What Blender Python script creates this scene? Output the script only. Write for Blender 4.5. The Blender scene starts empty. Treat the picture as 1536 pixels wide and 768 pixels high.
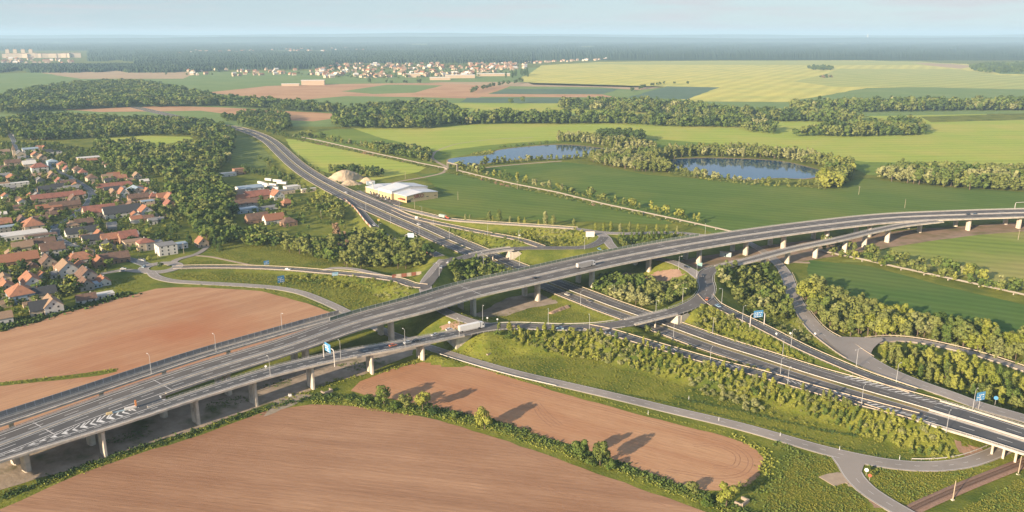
import bpy, bmesh, math, random
import numpy as np
from mathutils import Vector, Matrix

R = math.radians
rnd = random.Random(11)
rng = np.random.default_rng(5)
sc = bpy.context.scene
COL = sc.collection

# ------------------------------------------------------------------ camera, sky, sun, exposure
CAMH, FPX, PITCH = 175.0, 1195.0, 15.57
cd = bpy.data.cameras.new('camera')
cam = bpy.data.objects.new('camera', cd)
COL.objects.link(cam)
cam.location = (0, 0, CAMH)
cam.rotation_euler = (R(90 - PITCH), 0, 0)
cd.sensor_width = 36
cd.lens = FPX / 1536 * 36
cd.clip_start = 1
cd.clip_end = 120000
sc.camera = cam

SUN_EL, SHADOW_AZ = 16.0, 46.0          # light travels towards (cos az, sin az)
w = bpy.data.worlds.new('World')
sc.world = w
w.use_nodes = True
nt = w.node_tree
bg = nt.nodes['Background']
sky = nt.nodes.new('ShaderNodeTexSky')
sky.sky_type = 'NISHITA'
sky.sun_disc = False
sky.sun_elevation = R(SUN_EL)
sky.sun_rotation = R(270 - SHADOW_AZ)
sky.altitude = 200
sky.air_density = 1.0
sky.dust_density = 0.6
sky.ozone_density = 2.0
# thin high cloud veil: soft noise on the sky direction
tc = nt.nodes.new('ShaderNodeTexCoord')
mp = nt.nodes.new('ShaderNodeMapping')
mp.inputs['Scale'].default_value = (2.2, 2.2, 26)
nz = nt.nodes.new('ShaderNodeTexNoise')
nz.inputs['Scale'].default_value = 3.2
nz.inputs['Detail'].default_value = 6
rp = nt.nodes.new('ShaderNodeValToRGB')
rp.color_ramp.elements[0].position = 0.48
rp.color_ramp.elements[1].position = 0.66
rp.color_ramp.elements[0].color = (0, 0, 0, 1)
rp.color_ramp.elements[1].color = (0.7, 0.7, 0.7, 1)
mx = nt.nodes.new('ShaderNodeMix')
mx.data_type = 'RGBA'
mx.inputs['B'].default_value = (2.25, 2.15, 2.25, 1)
nt.links.new(tc.outputs['Generated'], mp.inputs['Vector'])
nt.links.new(mp.outputs['Vector'], nz.inputs['Vector'])
nt.links.new(nz.outputs['Fac'], rp.inputs['Fac'])
nt.links.new(rp.outputs['Color'], mx.inputs['Factor'])
mb_ = nt.nodes.new('ShaderNodeMix')
mb_.data_type = 'RGBA'
mb_.inputs['Factor'].default_value = 0.84
sx = nt.nodes.new('ShaderNodeSeparateXYZ')
gr = nt.nodes.new('ShaderNodeValToRGB')
gr.color_ramp.elements[0].position = 0.0
gr.color_ramp.elements[0].color = (1.40, 1.84, 2.20, 1)
gr.color_ramp.elements[1].position = 0.5
gr.color_ramp.elements[1].color = (1.25, 1.65, 2.30, 1)
g2 = gr.color_ramp.elements.new(0.07)
g2.color = (1.22, 1.62, 2.12, 1)
nt.links.new(tc.outputs['Generated'], sx.inputs['Vector'])
nt.links.new(sx.outputs['Z'], gr.inputs['Fac'])
nt.links.new(gr.outputs['Color'], mb_.inputs['B'])
nt.links.new(sky.outputs['Color'], mb_.inputs['A'])
nt.links.new(mb_.outputs['Result'], mx.inputs['A'])
nt.links.new(mx.outputs['Result'], bg.inputs['Color'])
bg.inputs['Strength'].default_value = 0.090

sl = bpy.data.lights.new('sun', 'SUN')
sl.energy = 3.7
sl.angle = R(0.6)
sl.color = (1.0, 0.80, 0.57)
so = bpy.data.objects.new('sun', sl)
COL.objects.link(so)
tr = Vector((math.cos(R(SHADOW_AZ)) * math.cos(R(SUN_EL)), math.sin(R(SHADOW_AZ)) * math.cos(R(SUN_EL)), -math.sin(R(SUN_EL))))
so.rotation_euler = tr.to_track_quat('-Z', 'Y').to_euler()
so.location = (-300, -200, 400)

vs = sc.view_settings
vs.view_transform = 'Standard'
vs.look = 'None'
vs.gamma = 1
vs.use_curve_mapping = False
vs.exposure = 1.76
HAZE_DENSITY = 7.0e-5
HAZE_COLOR = (0.53, 0.78, 1.0, 1)

# ------------------------------------------------------------------ helpers
CT, ST = math.cos(R(PITCH)), math.sin(R(PITCH))

def at(px, py, z=0.0):
    vx, vy = (px - 768) / FPX, (py - 384) / FPX
    d = (vx, CT - vy * ST, -ST - vy * CT)
    t = (z - CAMH) / d[2]
    return d[0] * t, d[1] * t

def tag(o, label=None, cat=None, group=None, kind=None):
    if label: o['label'] = label
    if cat: o['category'] = cat
    if group: o['group'] = group
    if kind: o['kind'] = kind
    return o

def link(name, me, parent=None):
    o = bpy.data.objects.new(name, me)
    COL.objects.link(o)
    if parent: o.parent = parent
    return o

def empty(name, loc, rz=0.0, label=None, cat=None, group=None):
    o = link(name, None)
    o.location = loc
    o.rotation_euler = (0, 0, rz)
    o.empty_display_size = 0.5
    return tag(o, label, cat, group)

class MB:
    """collects boxes, prisms and tubes into one mesh"""
    def __init__(s): s.v, s.f, s.m, s.mats = [], [], [], []
    def mi(s, m):
        if m not in s.mats: s.mats.append(m)
        return s.mats.index(m)
    def add(s, vs_, fs, m=None):
        b = len(s.v)
        s.v += [tuple(p) for p in vs_]
        s.f += [tuple(i + b for i in f) for f in fs]
        s.m += [s.mi(m) if m else 0] * len(fs)
    def box(s, x0, x1, y0, y1, z0, z1, m=None):
        s.add([(x0, y0, z0), (x1, y0, z0), (x1, y1, z0), (x0, y1, z0), (x0, y0, z1), (x1, y0, z1), (x1, y1, z1), (x0, y1, z1)],
              [(3, 2, 1, 0), (4, 5, 6, 7), (0, 1, 5, 4), (1, 2, 6, 5), (2, 3, 7, 6), (3, 0, 4, 7)], m)
    def prism(s, prof, y0, y1, m=None):
        n = len(prof)
        vs_ = [(x, y0, z) for x, z in prof] + [(x, y1, z) for x, z in prof]
        fs = [tuple(range(n)), tuple(range(2 * n - 1, n - 1, -1))]
        fs += [(i + n, (i + 1) % n + n, (i + 1) % n, i) for i in range(n)]
        s.add(vs_, fs, m)
    def tube(s, pts, rad, n=8, m=None, cap=True):
        pts = [Vector(p) for p in pts]
        rad = rad if isinstance(rad, (list, tuple)) else [rad] * len(pts)
        vs_, fs = [], []
        for i, p in enumerate(pts):
            t = (pts[min(i + 1, len(pts) - 1)] - pts[max(i - 1, 0)]).normalized()
            a = t.cross(Vector((0, 0, 1)) if abs(t.z) < 0.9 else Vector((1, 0, 0))).normalized()
            b = t.cross(a)
            for k in range(n):
                q = 2 * math.pi * k / n
                vs_.append(p + (a * math.cos(q) + b * math.sin(q)) * rad[i])
        for i in range(len(pts) - 1):
            for k in range(n):
                fs.append((i * n + k, i * n + (k + 1) % n, (i + 1) * n + (k + 1) % n, (i + 1) * n + k))
        if cap:
            fs.append(tuple(range(n - 1, -1, -1)))
            fs.append(tuple((len(pts) - 1) * n + k for k in range(n)))
        s.add(vs_, fs, m)
    def mesh(s, name, m=None, fix=True):
        me = bpy.data.meshes.new(name)
        me.from_pydata(s.v, [], s.f)
        for mm in (s.mats or ([m] if m else [])): me.materials.append(mm)
        if len(s.mats) > 1: me.polygons.foreach_set('material_index', s.m)
        if fix:
            bm = bmesh.new(); bm.from_mesh(me)
            bmesh.ops.recalc_face_normals(bm, faces=bm.faces)
            bm.to_mesh(me); bm.free()
        me.update()
        return me
    def build(s, name, m=None, parent=None, fix=True):
        return link(name, s.mesh(name, m, fix), parent)

def mesh_quads(name, V, mat, mats=None, midx=None, k=4):
    V = np.asarray(V, np.float32)
    n = len(V) // k
    me = bpy.data.meshes.new(name)
    me.vertices.add(len(V)); me.vertices.foreach_set('co', V.ravel())
    me.loops.add(n * k); me.loops.foreach_set('vertex_index', np.arange(n * k, dtype=np.int32))
    me.polygons.add(n)
    me.polygons.foreach_set('loop_start', np.arange(0, n * k, k, dtype=np.int32))
    for m in (mats or [mat]): me.materials.append(m)
    if midx is not None: me.polygons.foreach_set('material_index', np.asarray(midx, np.int32))
    me.update()
    return me

# ------------------------------------------------------------------ materials
MATS = {}
def mat(name, c1, c2=None, scale=0.3, rough=0.9, c3=None, scale3=0.02, bump=0.0, spec=0.2, stretch=None, rot=0.0,
        stripes=None, detail=5.0, metal=0.0, objvar=0.0, lo=0.35, hi=0.65, thr3=(0.45, 0.7), bscale=None, fine=0.0, fscale=1.1):
    if name in MATS: return MATS[name]
    m = bpy.data.materials.new(name); m.use_nodes = True
    MATS[name] = m
    t = m.node_tree; N = t.nodes; L = t.links
    b = N['Principled BSDF']
    b.inputs['Roughness'].default_value = rough
    b.inputs['Metallic'].default_value = metal
    b.inputs['Specular IOR Level'].default_value = spec
    c4 = lambda c: (*c, 1)
    if c2 is None:
        c2 = tuple(x * 0.85 for x in c1)
    co = N.new('ShaderNodeTexCoord')
    vec = co.outputs['Object']
    if stretch or rot:
        mr0 = N.new('ShaderNodeMapping'); mr0.inputs['Rotation'].default_value = (0, 0, -rot); L.new(vec, mr0.inputs['Vector'])
        mpn = N.new('ShaderNodeMapping'); mpn.inputs['Scale'].default_value = stretch or (1, 1, 1)
        L.new(mr0.outputs['Vector'], mpn.inputs['Vector']); vec2 = mpn.outputs['Vector']
    else: vec2 = vec
    n1 = N.new('ShaderNodeTexNoise'); n1.inputs['Scale'].default_value = scale; n1.inputs['Detail'].default_value = detail
    n1.inputs['Roughness'].default_value = 0.65
    L.new(vec2, n1.inputs['Vector'])
    r1 = N.new('ShaderNodeMapRange'); r1.inputs['From Min'].default_value = lo; r1.inputs['From Max'].default_value = hi
    L.new(n1.outputs['Fac'], r1.inputs['Value'])
    mix = N.new('ShaderNodeMix'); mix.data_type = 'RGBA'
    mix.inputs['A'].default_value = c4(c1); mix.inputs['B'].default_value = c4(c2)
    L.new(r1.outputs['Result'], mix.inputs['Factor'])
    col = mix.outputs['Result']
    if c3:
        n3 = N.new('ShaderNodeTexNoise'); n3.inputs['Scale'].default_value = scale3; n3.inputs['Detail'].default_value = 6
        L.new(vec, n3.inputs['Vector'])
        r3 = N.new('ShaderNodeMapRange'); r3.inputs['From Min'].default_value = thr3[0]; r3.inputs['From Max'].default_value = thr3[1]
        L.new(n3.outputs['Fac'], r3.inputs['Value'])
        mx3 = N.new('ShaderNodeMix'); mx3.data_type = 'RGBA'
        L.new(r3.outputs['Result'], mx3.inputs['Factor']); L.new(col, mx3.inputs['A']); mx3.inputs['B'].default_value = c4(c3)
        col = mx3.outputs['Result']
    if stripes:                       # (angle, period m, amount, distortion): drilling and tractor lines
        ang, per, amt, dist = stripes
        ms = N.new('ShaderNodeMapping'); ms.inputs['Rotation'].default_value = (0, 0, -ang)
        L.new(vec, ms.inputs['Vector'])
        wv = N.new('ShaderNodeTexWave'); wv.wave_type = 'BANDS'; wv.bands_direction = 'Y'
        wv.inputs['Scale'].default_value = 0.314 / per; wv.inputs['Distortion'].default_value = dist
        wv.inputs['Detail'].default_value = 3; wv.inputs['Detail Scale'].default_value = 0.6
        L.new(ms.outputs['Vector'], wv.inputs['Vector'])
        hs = N.new('ShaderNodeHueSaturation')
        mr = N.new('ShaderNodeMapRange'); mr.inputs['To Min'].default_value = 1 - amt; mr.inputs['To Max'].default_value = 1 + amt
        L.new(wv.outputs['Fac'], mr.inputs['Value']); L.new(mr.outputs['Result'], hs.inputs['Value'])
        L.new(col, hs.inputs['Color']); col = hs.outputs['Color']
    if fine:
        nf = N.new('ShaderNodeTexNoise'); nf.inputs['Scale'].default_value = fscale; nf.inputs['Detail'].default_value = 4; nf.inputs['Roughness'].default_value = .8
        L.new(vec2, nf.inputs['Vector'])
        mf = N.new('ShaderNodeMapRange'); mf.inputs['From Min'].default_value = .3; mf.inputs['From Max'].default_value = .7
        mf.inputs['To Min'].default_value = 1 - fine; mf.inputs['To Max'].default_value = 1 + fine; L.new(nf.outputs['Fac'], mf.inputs['Value'])
        hf = N.new('ShaderNodeHueSaturation'); L.new(mf.outputs['Result'], hf.inputs['Value']); L.new(col, hf.inputs['Color']); col = hf.outputs['Color']
    if objvar:
        oi = N.new('ShaderNodeObjectInfo'); hs = N.new('ShaderNodeHueSaturation')
        mr = N.new('ShaderNodeMapRange'); mr.inputs['To Min'].default_value = 1 - objvar; mr.inputs['To Max'].default_value = 1 + objvar
        L.new(oi.outputs['Random'], mr.inputs['Value']); L.new(mr.outputs['Result'], hs.inputs['Value'])
        L.new(col, hs.inputs['Color']); col = hs.outputs['Color']
    L.new(col, b.inputs['Base Color'])
    if bump:
        bp = N.new('ShaderNodeBump'); bp.inputs['Strength'].default_value = bump; bp.inputs['Distance'].default_value = 0.4
        nb = N.new('ShaderNodeTexNoise'); nb.inputs['Scale'].default_value = bscale or scale * 3; nb.inputs['Detail'].default_value = 6
        L.new(vec2, nb.inputs['Vector'])
        L.new(nb.outputs['Fac'], bp.inputs['Height']); L.new(bp.outputs['Normal'], b.inputs['Normal'])
    return m

def leaf_mat(name, c1, c2, c3=None, scale=0.6):
    if name in MATS: return MATS[name]
    m = bpy.data.materials.new(name); m.use_nodes = True; MATS[name] = m
    t = m.node_tree; N = t.nodes; L = t.links
    N.remove(N['Principled BSDF'])
    out = N['Material Output']
    oi = N.new('ShaderNodeObjectInfo'); geo = N.new('ShaderNodeNewGeometry'); co = N.new('ShaderNodeTexCoord')
    nz_ = N.new('ShaderNodeTexNoise'); nz_.inputs['Scale'].default_value = scale; nz_.inputs['Detail'].default_value = 2
    L.new(co.outputs['Object'], nz_.inputs['Vector'])
    a1 = N.new('ShaderNodeMath'); a1.operation = 'MULTIPLY_ADD'
    L.new(geo.outputs['Random Per Island'], a1.inputs[0]); a1.inputs[1].default_value = 0.35
    L.new(nz_.outputs['Fac'], a1.inputs[2])
    a2 = N.new('ShaderNodeMath'); a2.operation = 'MULTIPLY_ADD'
    L.new(oi.outputs['Random'], a2.inputs[0]); a2.inputs[1].default_value = 0.55; L.new(a1.outputs[0], a2.inputs[2])
    rr = N.new('ShaderNodeValToRGB')
    e = rr.color_ramp.elements
    e[0].position = 0.45; e[0].color = (*c1, 1); e[1].position = 1.25 if False else 1.0; e[1].color = (*(c3 or c2), 1)
    x = e.new(0.75); x.color = (*c2, 1)
    L.new(a2.outputs[0], rr.inputs['Fac'])
    df = N.new('ShaderNodeBsdfDiffuse'); tl = N.new('ShaderNodeBsdfTranslucent'); ms = N.new('ShaderNodeMixShader')
    ms.inputs['Fac'].default_value = 0.12
    L.new(rr.outputs['Color'], df.inputs['Color']); L.new(rr.outputs['Color'], tl.inputs['Color'])
    L.new(df.outputs[0], ms.inputs[1]); L.new(tl.outputs[0], ms.inputs[2]); L.new(ms.outputs[0], out.inputs['Surface'])
    return m

M_grass = mat('meadow_grass', (0.122, 0.143, 0.020), (0.195, 0.195, 0.036), 0.16, 1.0, c3=(0.068, 0.10, 0.018), scale3=0.035, bump=1.0, spec=0.05, bscale=0.9, fine=.22, fscale=1.0)
M_soil = mat('ploughed_soil', (0.365, 0.196, 0.107), (0.43, 0.253, 0.141), 0.10, 1.0, c3=(0.335, 0.155, 0.078), scale3=0.010, bump=0.3, spec=0.05, stripes=(R(-29), 2.6, 0.032, 4.5), stretch=(0.10, 1, 1), rot=R(-29), bscale=1.4, fine=.13, fscale=1.6)
M_soil2 = mat('ploughed_soil_dark', (0.275, 0.153, 0.090), (0.378, 0.223, 0.132), 0.09, 1.0, c3=(0.25, 0.13, 0.072), scale3=0.011, bump=0.3, spec=0.05, stripes=(R(-11), 2.6, 0.042, 4.5), stretch=(0.07, 1, 1), rot=R(-11), bscale=1.4, fine=.15, fscale=1.6)
M_soil3 = mat('ploughed_soil_red', (0.35, 0.188, 0.105), (0.43, 0.253, 0.144), 0.09, 1.0, c3=(0.34, 0.135, 0.066), scale3=0.008, bump=0.3, spec=0.05, stripes=(R(46), 3.0, 0.035, 4.5), stretch=(0.07, 1, 1), rot=R(46), bscale=1.4, thr3=(.52, .72), fine=.13, fscale=1.6)
M_dirt = mat('bare_dirt', (0.26, 0.21, 0.16), (0.38, 0.31, 0.24), 0.15, 1.0, c3=(0.10, 0.105, 0.04), scale3=0.06, thr3=(.52, .68), bump=0.6, spec=0.05)
M_asph = mat('asphalt', (0.108, 0.098, 0.089), (0.14, 0.127, 0.115), 0.08, 0.85, stretch=(1, 1, 1), c3=(0.10, 0.092, 0.085), scale3=0.03, detail=8)
M_asph_dark = mat('asphalt_dark', (0.078, 0.078, 0.078), (0.108, 0.104, 0.10), 0.08, 0.8, c3=(0.064, 0.065, 0.067), scale3=0.03, detail=8)
M_asph_light = mat('asphalt_pale', (0.245, 0.215, 0.188), (0.31, 0.27, 0.235), 0.08, 0.9, c3=(0.20, 0.18, 0.16), scale3=0.04, detail=8)
M_conc = mat('concrete', (0.60, 0.52, 0.42), (0.50, 0.44, 0.36), 0.3, 0.9, c3=(0.34, 0.30, 0.25), scale3=0.22, bump=0.15)
M_white = mat('white_paint', (0.66, 0.65, 0.62), (0.5, 0.49, 0.47), 0.9, 0.7)
M_steel = mat('galvanised_steel', (0.50, 0.47, 0.43), (0.40, 0.38, 0.36), 0.8, 0.5, spec=0.5)
M_pole = mat('grey_pole', (0.42, 0.42, 0.42), (0.34, 0.34, 0.34), 1.0, 0.6)
M_glass = mat('dark_glass', (0.02, 0.025, 0.03), (0.03, 0.035, 0.04), 1.0, 0.15, spec=0.6)
M_bark = mat('bark', (0.10, 0.075, 0.05), (0.14, 0.11, 0.08), 3.0, 1.0)
M_rubber = mat('rubber', (0.02, 0.02, 0.02), (0.03, 0.03, 0.03), 2.0, 0.9)

# ------------------------------------------------------------------ roads as paths
class Path:
    def __init__(s, pts, step=3.5):
        C = []
        for p in pts:
            x, y = at(p[0], p[1], p[2])
            C.append((x, y, p[2], p[3], 1.0 if (len(p) > 4 and p[4] == 'b') else 0.0))
        s._build(np.array(C), step)
    @classmethod
    def world(cls, C, step=3.5):
        s = cls.__new__(cls); s._build(np.array(C, float), step); return s
    def _build(s, C, step):
        n = len(C); out = []; T = []
        for i in range(n - 1):
            p0, p1, p2, p3 = C[max(i - 1, 0)], C[i], C[i + 1], C[min(i + 2, n - 1)]
            if i == 0: p0 = 2 * p1 - p2
            if i == n - 2: p3 = 2 * p2 - p1
            # centripetal parameters keep the curve from overshooting
            d = lambda a, b: max(np.hypot(*(b - a)[:2]), 1e-3) ** 0.5
            t0 = 0; t1 = t0 + d(p0, p1); t2 = t1 + d(p1, p2); t3 = t2 + d(p2, p3)
            L = np.hypot(*(p2 - p1)[:2]); k = max(int(L / step), 2)
            for j in range(k):
                t = t1 + (t2 - t1) * j / k
                A1 = (t1 - t) / (t1 - t0) * p0 + (t - t0) / (t1 - t0) * p1
                A2 = (t2 - t) / (t2 - t1) * p1 + (t - t1) / (t2 - t1) * p2
                A3 = (t3 - t) / (t3 - t2) * p2 + (t - t2) / (t3 - t2) * p3
                B1 = (t2 - t) / (t2 - t0) * A1 + (t - t0) / (t2 - t0) * A2
                B2 = (t3 - t) / (t3 - t1) * A2 + (t - t1) / (t3 - t1) * A3
                c = (t2 - t) / (t2 - t1) * B1 + (t - t1) / (t2 - t1) * B2
                u = j / k
                c[2] = p1[2] * (1 - u) + p2[2] * u; c[3] = p1[3] * (1 - u) + p2[3] * u; c[4] = p1[4]
                out.append(c); T.append(i + j / k)
        out.append(C[-1]); T.append(n - 1)
        A = np.array(out)
        # smooth heights and widths
        for _ in range(6):
            for q in (2, 3):
                A[1:-1, q] = (A[:-2, q] + 2 * A[1:-1, q] + A[2:, q]) / 4
        s.set(A, np.array(T))
    def set(s, A, T):
        s.A, s.T = A, T
        s.P, s.Z, s.W, s.B = A[:, :2], A[:, 2], A[:, 3], A[:, 4] > 0.5
        g = np.gradient(s.P, axis=0)
        g /= np.maximum(np.linalg.norm(g, axis=1, keepdims=True), 1e-6)
        s.t = g
        s.n = np.stack([-g[:, 1], g[:, 0]], 1)          # to the left of travel
        s.S = np.concatenate([[0], np.cumsum(np.linalg.norm(np.diff(s.P, axis=0), axis=1))])
    def sub(s, a, b):
        k = (s.T >= a - 1e-6) & (s.T <= b + 1e-6)
        q = Path.__new__(Path); q.set(s.A[k], s.T[k]); return q
    def near(s, x, y):
        return int(np.argmin((s.P[:, 0] - x) ** 2 + (s.P[:, 1] - y) ** 2))
    def point(s, i, lat, dz=0.0):
        p = s.P[i] + s.n[i] * lat
        return (p[0], p[1], s.Z[i] + dz)
    def at_s(s, d):
        f = np.interp(d, s.S, np.arange(len(s.S)))
        i = int(f); j = min(i + 1, len(s.S) - 1); u = f - i
        return s.P[i] * (1 - u) + s.P[j] * u, s.Z[i] * (1 - u) + s.Z[j] * u, s.n[i], s.t[i], s.W[i]

def sweep(mb, p, prof, closed=True, m=None, cap=True):
    """prof: (a, b, dz): lateral offset a*half width + b"""
    k = len(prof); n = len(p.P); vs_ = []; fs = []
    for i in range(n):
        for a, b, dz in prof:
            vs_.append(p.point(i, a * p.W[i] / 2 + b, dz))
    for i in range(n - 1):
        for j in range(k if closed else k - 1):
            j2 = (j + 1) % k
            fs.append((i * k + j, (i + 1) * k + j, (i + 1) * k + j2, i * k + j2))
    if closed and cap:
        fs.append(tuple(range(k))); fs.append(tuple((n - 1) * k + j for j in range(k - 1, -1, -1)))
    mb.add(vs_, fs, m)

def dashes(mb, p, a, b, wd, ln, gap, dz, s0=0.0, s1=None, m=None, ph=0.0):
    d = s0 + ph; s1 = s1 or p.S[-1]
    while d + ln < s1:
        vs_ = []
        k = 3
        for q in range(k + 1):
            P, z, n, t, W = p.at_s(d + ln * q / k)
            for e in (-wd / 2, wd / 2):
                l = a * W / 2 + b + e
                vs_.append((P[0] + n[0] * l, P[1] + n[1] * l, z + dz))
        mb.add(vs_, [(2 * q, 2 * q + 1, 2 * q + 3, 2 * q + 2) for q in range(k)], m)
        d += ln + gap

V = Path([(-140, 716, 13, 21), (-60, 688, 13, 21), (0, 667, 13, 21), (150, 611, 13.2, 20), (300, 559, 13.6, 21.5), (430, 519, 14, 22), (530, 484.5, 14.3, 24),
          (630, 457.5, 14.8, 27), (700, 437, 15, 28), (780, 419, 15.2, 29), (900, 392, 15, 30), (1000, 372.5, 14.7, 31), (1110, 354.5, 14.2, 31), (1236, 337.5, 13.6, 31),
          (1337, 327, 13.2, 32), (1440, 322.5, 12.8, 34), (1536, 319.5, 12.5, 35), (1640, 318, 12.2, 35), (1760, 318, 12, 35)])
VR = Path([(-120, 672, 13, 8), (0, 633, 13, 8), (100, 600, 13.1, 7.6), (200, 566.5, 13.3, 7.2), (300, 534, 13.6, 6.5), (400, 505, 13.9, 6), (460, 488, 14.0, 6), (520, 472, 14.2, 6)])
LOOP = Path([(-140, 737, 13, 7), (-60, 708, 13, 7.2), (0, 686.5, 13, 7.5), (150, 640.5, 13.1, 7.8), (215, 619.5, 13.3, 8.6), (290, 594, 13.6, 9.6), (409, 557.3, 14, 11.3), (505, 534.5, 13.4, 11.5), (580, 521, 12, 11.3),
             (630, 511.5, 10.8, 11), (690, 499.5, 9.4, 11), (735, 491.5, 8.8, 10.5), (774, 489.5, 8.5, 10), (840, 491.5, 8.5, 10), (890, 490.5, 8.5, 10.5), (930, 486, 8.5, 11), (979, 475, 8.6, 10.5),
             (1014, 466, 8.6, 10.5), (1037, 457, 8.6, 11), (1053, 447, 8.6, 11.5), (1060.5, 433, 8.6, 11), (1058, 418.5, 8.6, 11), (1062, 408.5, 8.8, 10), (1079, 401, 9.2, 9), (1124, 390.3, 10, 9), (1182, 375, 11, 9), (1260, 358.7, 12.2, 9), (1306, 347.6, 12.8, 9), (1353, 338, 13.1, 9), (1410, 331.5, 13, 8.5)])
MW = Path([(200, 160, .4, 24), (270, 176, .4, 24), (318, 186, .5, 24), (357, 192.7, .8, 24), (387, 202.5, 1.2, 24), (406, 213, 1.6, 24), (426, 231, 2.2, 24), (445, 248, 2.8, 24), (471, 266, 3.2, 25), (519, 291.5, 3.5, 27), (558, 309.5, 3.4, 30), (597, 327, 3.0, 28),
           (636, 344, 2.4, 27), (667.5, 358.5, 2.0, 26), (702.6, 373.5, 1.6, 25), (749.5, 393.5, 1.5, 24.5), (777, 405, 1.5, 24.5), (831, 428, 1.5, 24.5), (876, 445.5, 1.6, 24.5), (911, 459, 1.8, 24.5), (953, 474, 2.0, 24.5),
           (1000, 490.5, 2.5, 24.5), (1070, 516, 3.3, 24.5), (1140, 538.5, 4.2, 24.5), (1211, 562, 5.2, 25), (1281, 583, 6.2, 27), (1353, 604, 6.9, 29), (1420, 624, 7.2, 29), (1470, 639, 7.3, 28, 'b'), (1536, 660, 7.3, 27, 'b'), (1640, 693, 7.3, 27, 'b'), (1760, 735, 7.3, 27)])
X1 = Path([(522, 299, 3.5, 6), (537, 311, 3.5, 7), (558, 335.5, 4.0, 7), (583, 356, 5, 7), (611, 366.5, 5.8, 7), (639, 374, 6.5, 7), (660, 384, 7.3, 8)])
X2 = Path([(1058, 442, 8.6, 9), (1072, 456, 8.5, 8), (1091, 466, 8.2, 7.5), (1136, 487.5, 6.9, 7.5), (1211, 525.6, 6.0, 7.5), (1300, 563, 6.3, 7.5), (1370, 587, 6.8, 7)])
X3 = Path([(880, 491, 8.5, 7), (911, 497.5, 8.4, 8), (967.5, 514, 7.9, 7.5), (1014, 527.5, 7.4, 7.5), (1080, 546.5, 6.9, 7.5), (1140.6, 561.5, 6.6, 7.5), (1211, 582, 6.5, 7.5), (1281, 601.5, 6.6, 7.5), (1376, 626, 7.0, 7)])
N1 = Path([(655, 397, 7.5, 8), (668, 391.5, 7.6, 9), (691, 387, 8, 9), (708, 382.5, 8.3, 9, 'b'), (737, 377, 8.4, 9, 'b'), (762, 373.5, 8.3, 9), (794, 371.8, 8, 9), (840, 371.6, 7.8, 9), (878, 370.4, 7.6, 9), (899, 363, 7.4, 9), (907, 355, 7.2, 9)])
N2 = Path([(592, 315, 3.2, 6), (620, 326.5, 3.3, 7), (691, 342.5, 4.5, 7), (737, 351.5, 6, 7), (780, 360, 7, 7), (812, 370.5, 7.9, 7)])
N3 = Path([(536, 286, .6, 7), (556, 297, .8, 7), (585, 308.4, 1.2, 7), (636, 321, 2, 7), (675, 329.5, 3, 7), (730, 334, 4.2, 7), (780, 337.2, 5.2, 7), (864, 343, 6.6, 7), (899, 348, 7.1, 9), (934, 350, 7, 8), (1000, 348.5, 6.2, 7), (1037, 350.5, 5.5, 7), (1075, 356, 4.5, 6)])
LINK = Path([(899, 349, 7.1, 9), (909, 357, 7.2, 9), (914, 365, 7.4, 8), (926, 375, 7.7, 8), (960, 383, 8, 8), (1007, 392, 8.3, 8), (1032, 403, 8.4, 8), (1052, 417, 8.6, 9)])
SW = Path([(667, 389, 7.6, 9), (650, 408, 7.9, 9), (638, 428, 8.1, 9), (646, 450, 8.3, 8), (668, 467, 8.5, 8), (700, 480, 8.7, 8), (738, 489.5, 8.8, 8)])
WR = Path([(636, 430, 8.1, 8), (620, 428, 7.6, 8), (597, 420.5, 6.2, 8), (550, 414, 4.2, 8), (480, 407.5, 2.5, 8), (437, 404, 1.5, 7.5), (367, 401, .7, 7.5), (297, 400.5, .4, 7.5), (262, 401.5, .4, 8)])
W2 = Path([(486, 405, 2.6, 5), (500, 402, 2.7, 5), (527, 403, 3.2, 5), (555, 408.5, 4.2, 5), (585, 416.5, 5.4, 5)])
WW = Path([(222, 405, .4, 8), (211, 406.5, .4, 7), (185, 405, .35, 6), (150, 411, .35, 6), (95, 423, .35, 5), (52, 434, .35, 5), (0, 448, .35, 5), (-60, 462, .35, 5)])
VS = Path([(224, 398.5, .4, 8), (199, 390, .4, 8), (162, 382, .4, 8), (117, 371.6, .4, 8.5), (92, 362, .4, 9), (82, 350.5, .4, 9), (87, 340, .4, 8.5), (100, 331, .4, 8), (117, 320, .4, 9), (134, 303, .4, 9), (138, 290, .4, 8.5), (122, 276, .4, 8), (100, 264, .4, 7.5), (76, 252, .4, 7), (50, 240, .4, 6.5), (26, 225, .4, 6), (20, 210, .4, 7), (14, 200, .4, 7)])
SR = Path([(226, 407, .4, 7), (234, 414.5, .4, 7), (258, 421, .35, 7), (300, 424, .35, 7), (367, 427.7, .35, 7), (414, 431.5, .35, 7), (449, 438, .35, 7), (484, 451, .35, 7), (512, 464, .35, 7), (545, 482, .35, 7), (590, 502, .35, 7), (634, 517.5, .35, 7), (704, 540, .35, 7.2), (774, 559.6, .35, 7.2),
           (840, 575, .35, 7.2), (920.6, 593.6, .35, 7.2), (1000, 613, .35, 7.2), (1112, 639.5, .35, 7.5), (1236, 674.7, .35, 8), (1283, 686, .35, 9), (1330, 694.6, .35, 8.5), (1376, 699, .35, 8), (1412, 698.5, .35, 8), (1447, 694, .3, 7.5), (1482, 683, .2, 7.5), (1506, 672, .1, 7.5), (1535, 655, 0, 7.5), (1580, 630, 0, 7)])
SB = Path([(1262, 684, .35, 9), (1272, 698, .35, 9), (1281, 714, .35, 8.5), (1299, 733, .35, 8.5), (1332, 755, .35, 8.5), (1362, 772, .35, 8), (1420, 806, .35, 8)])
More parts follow.
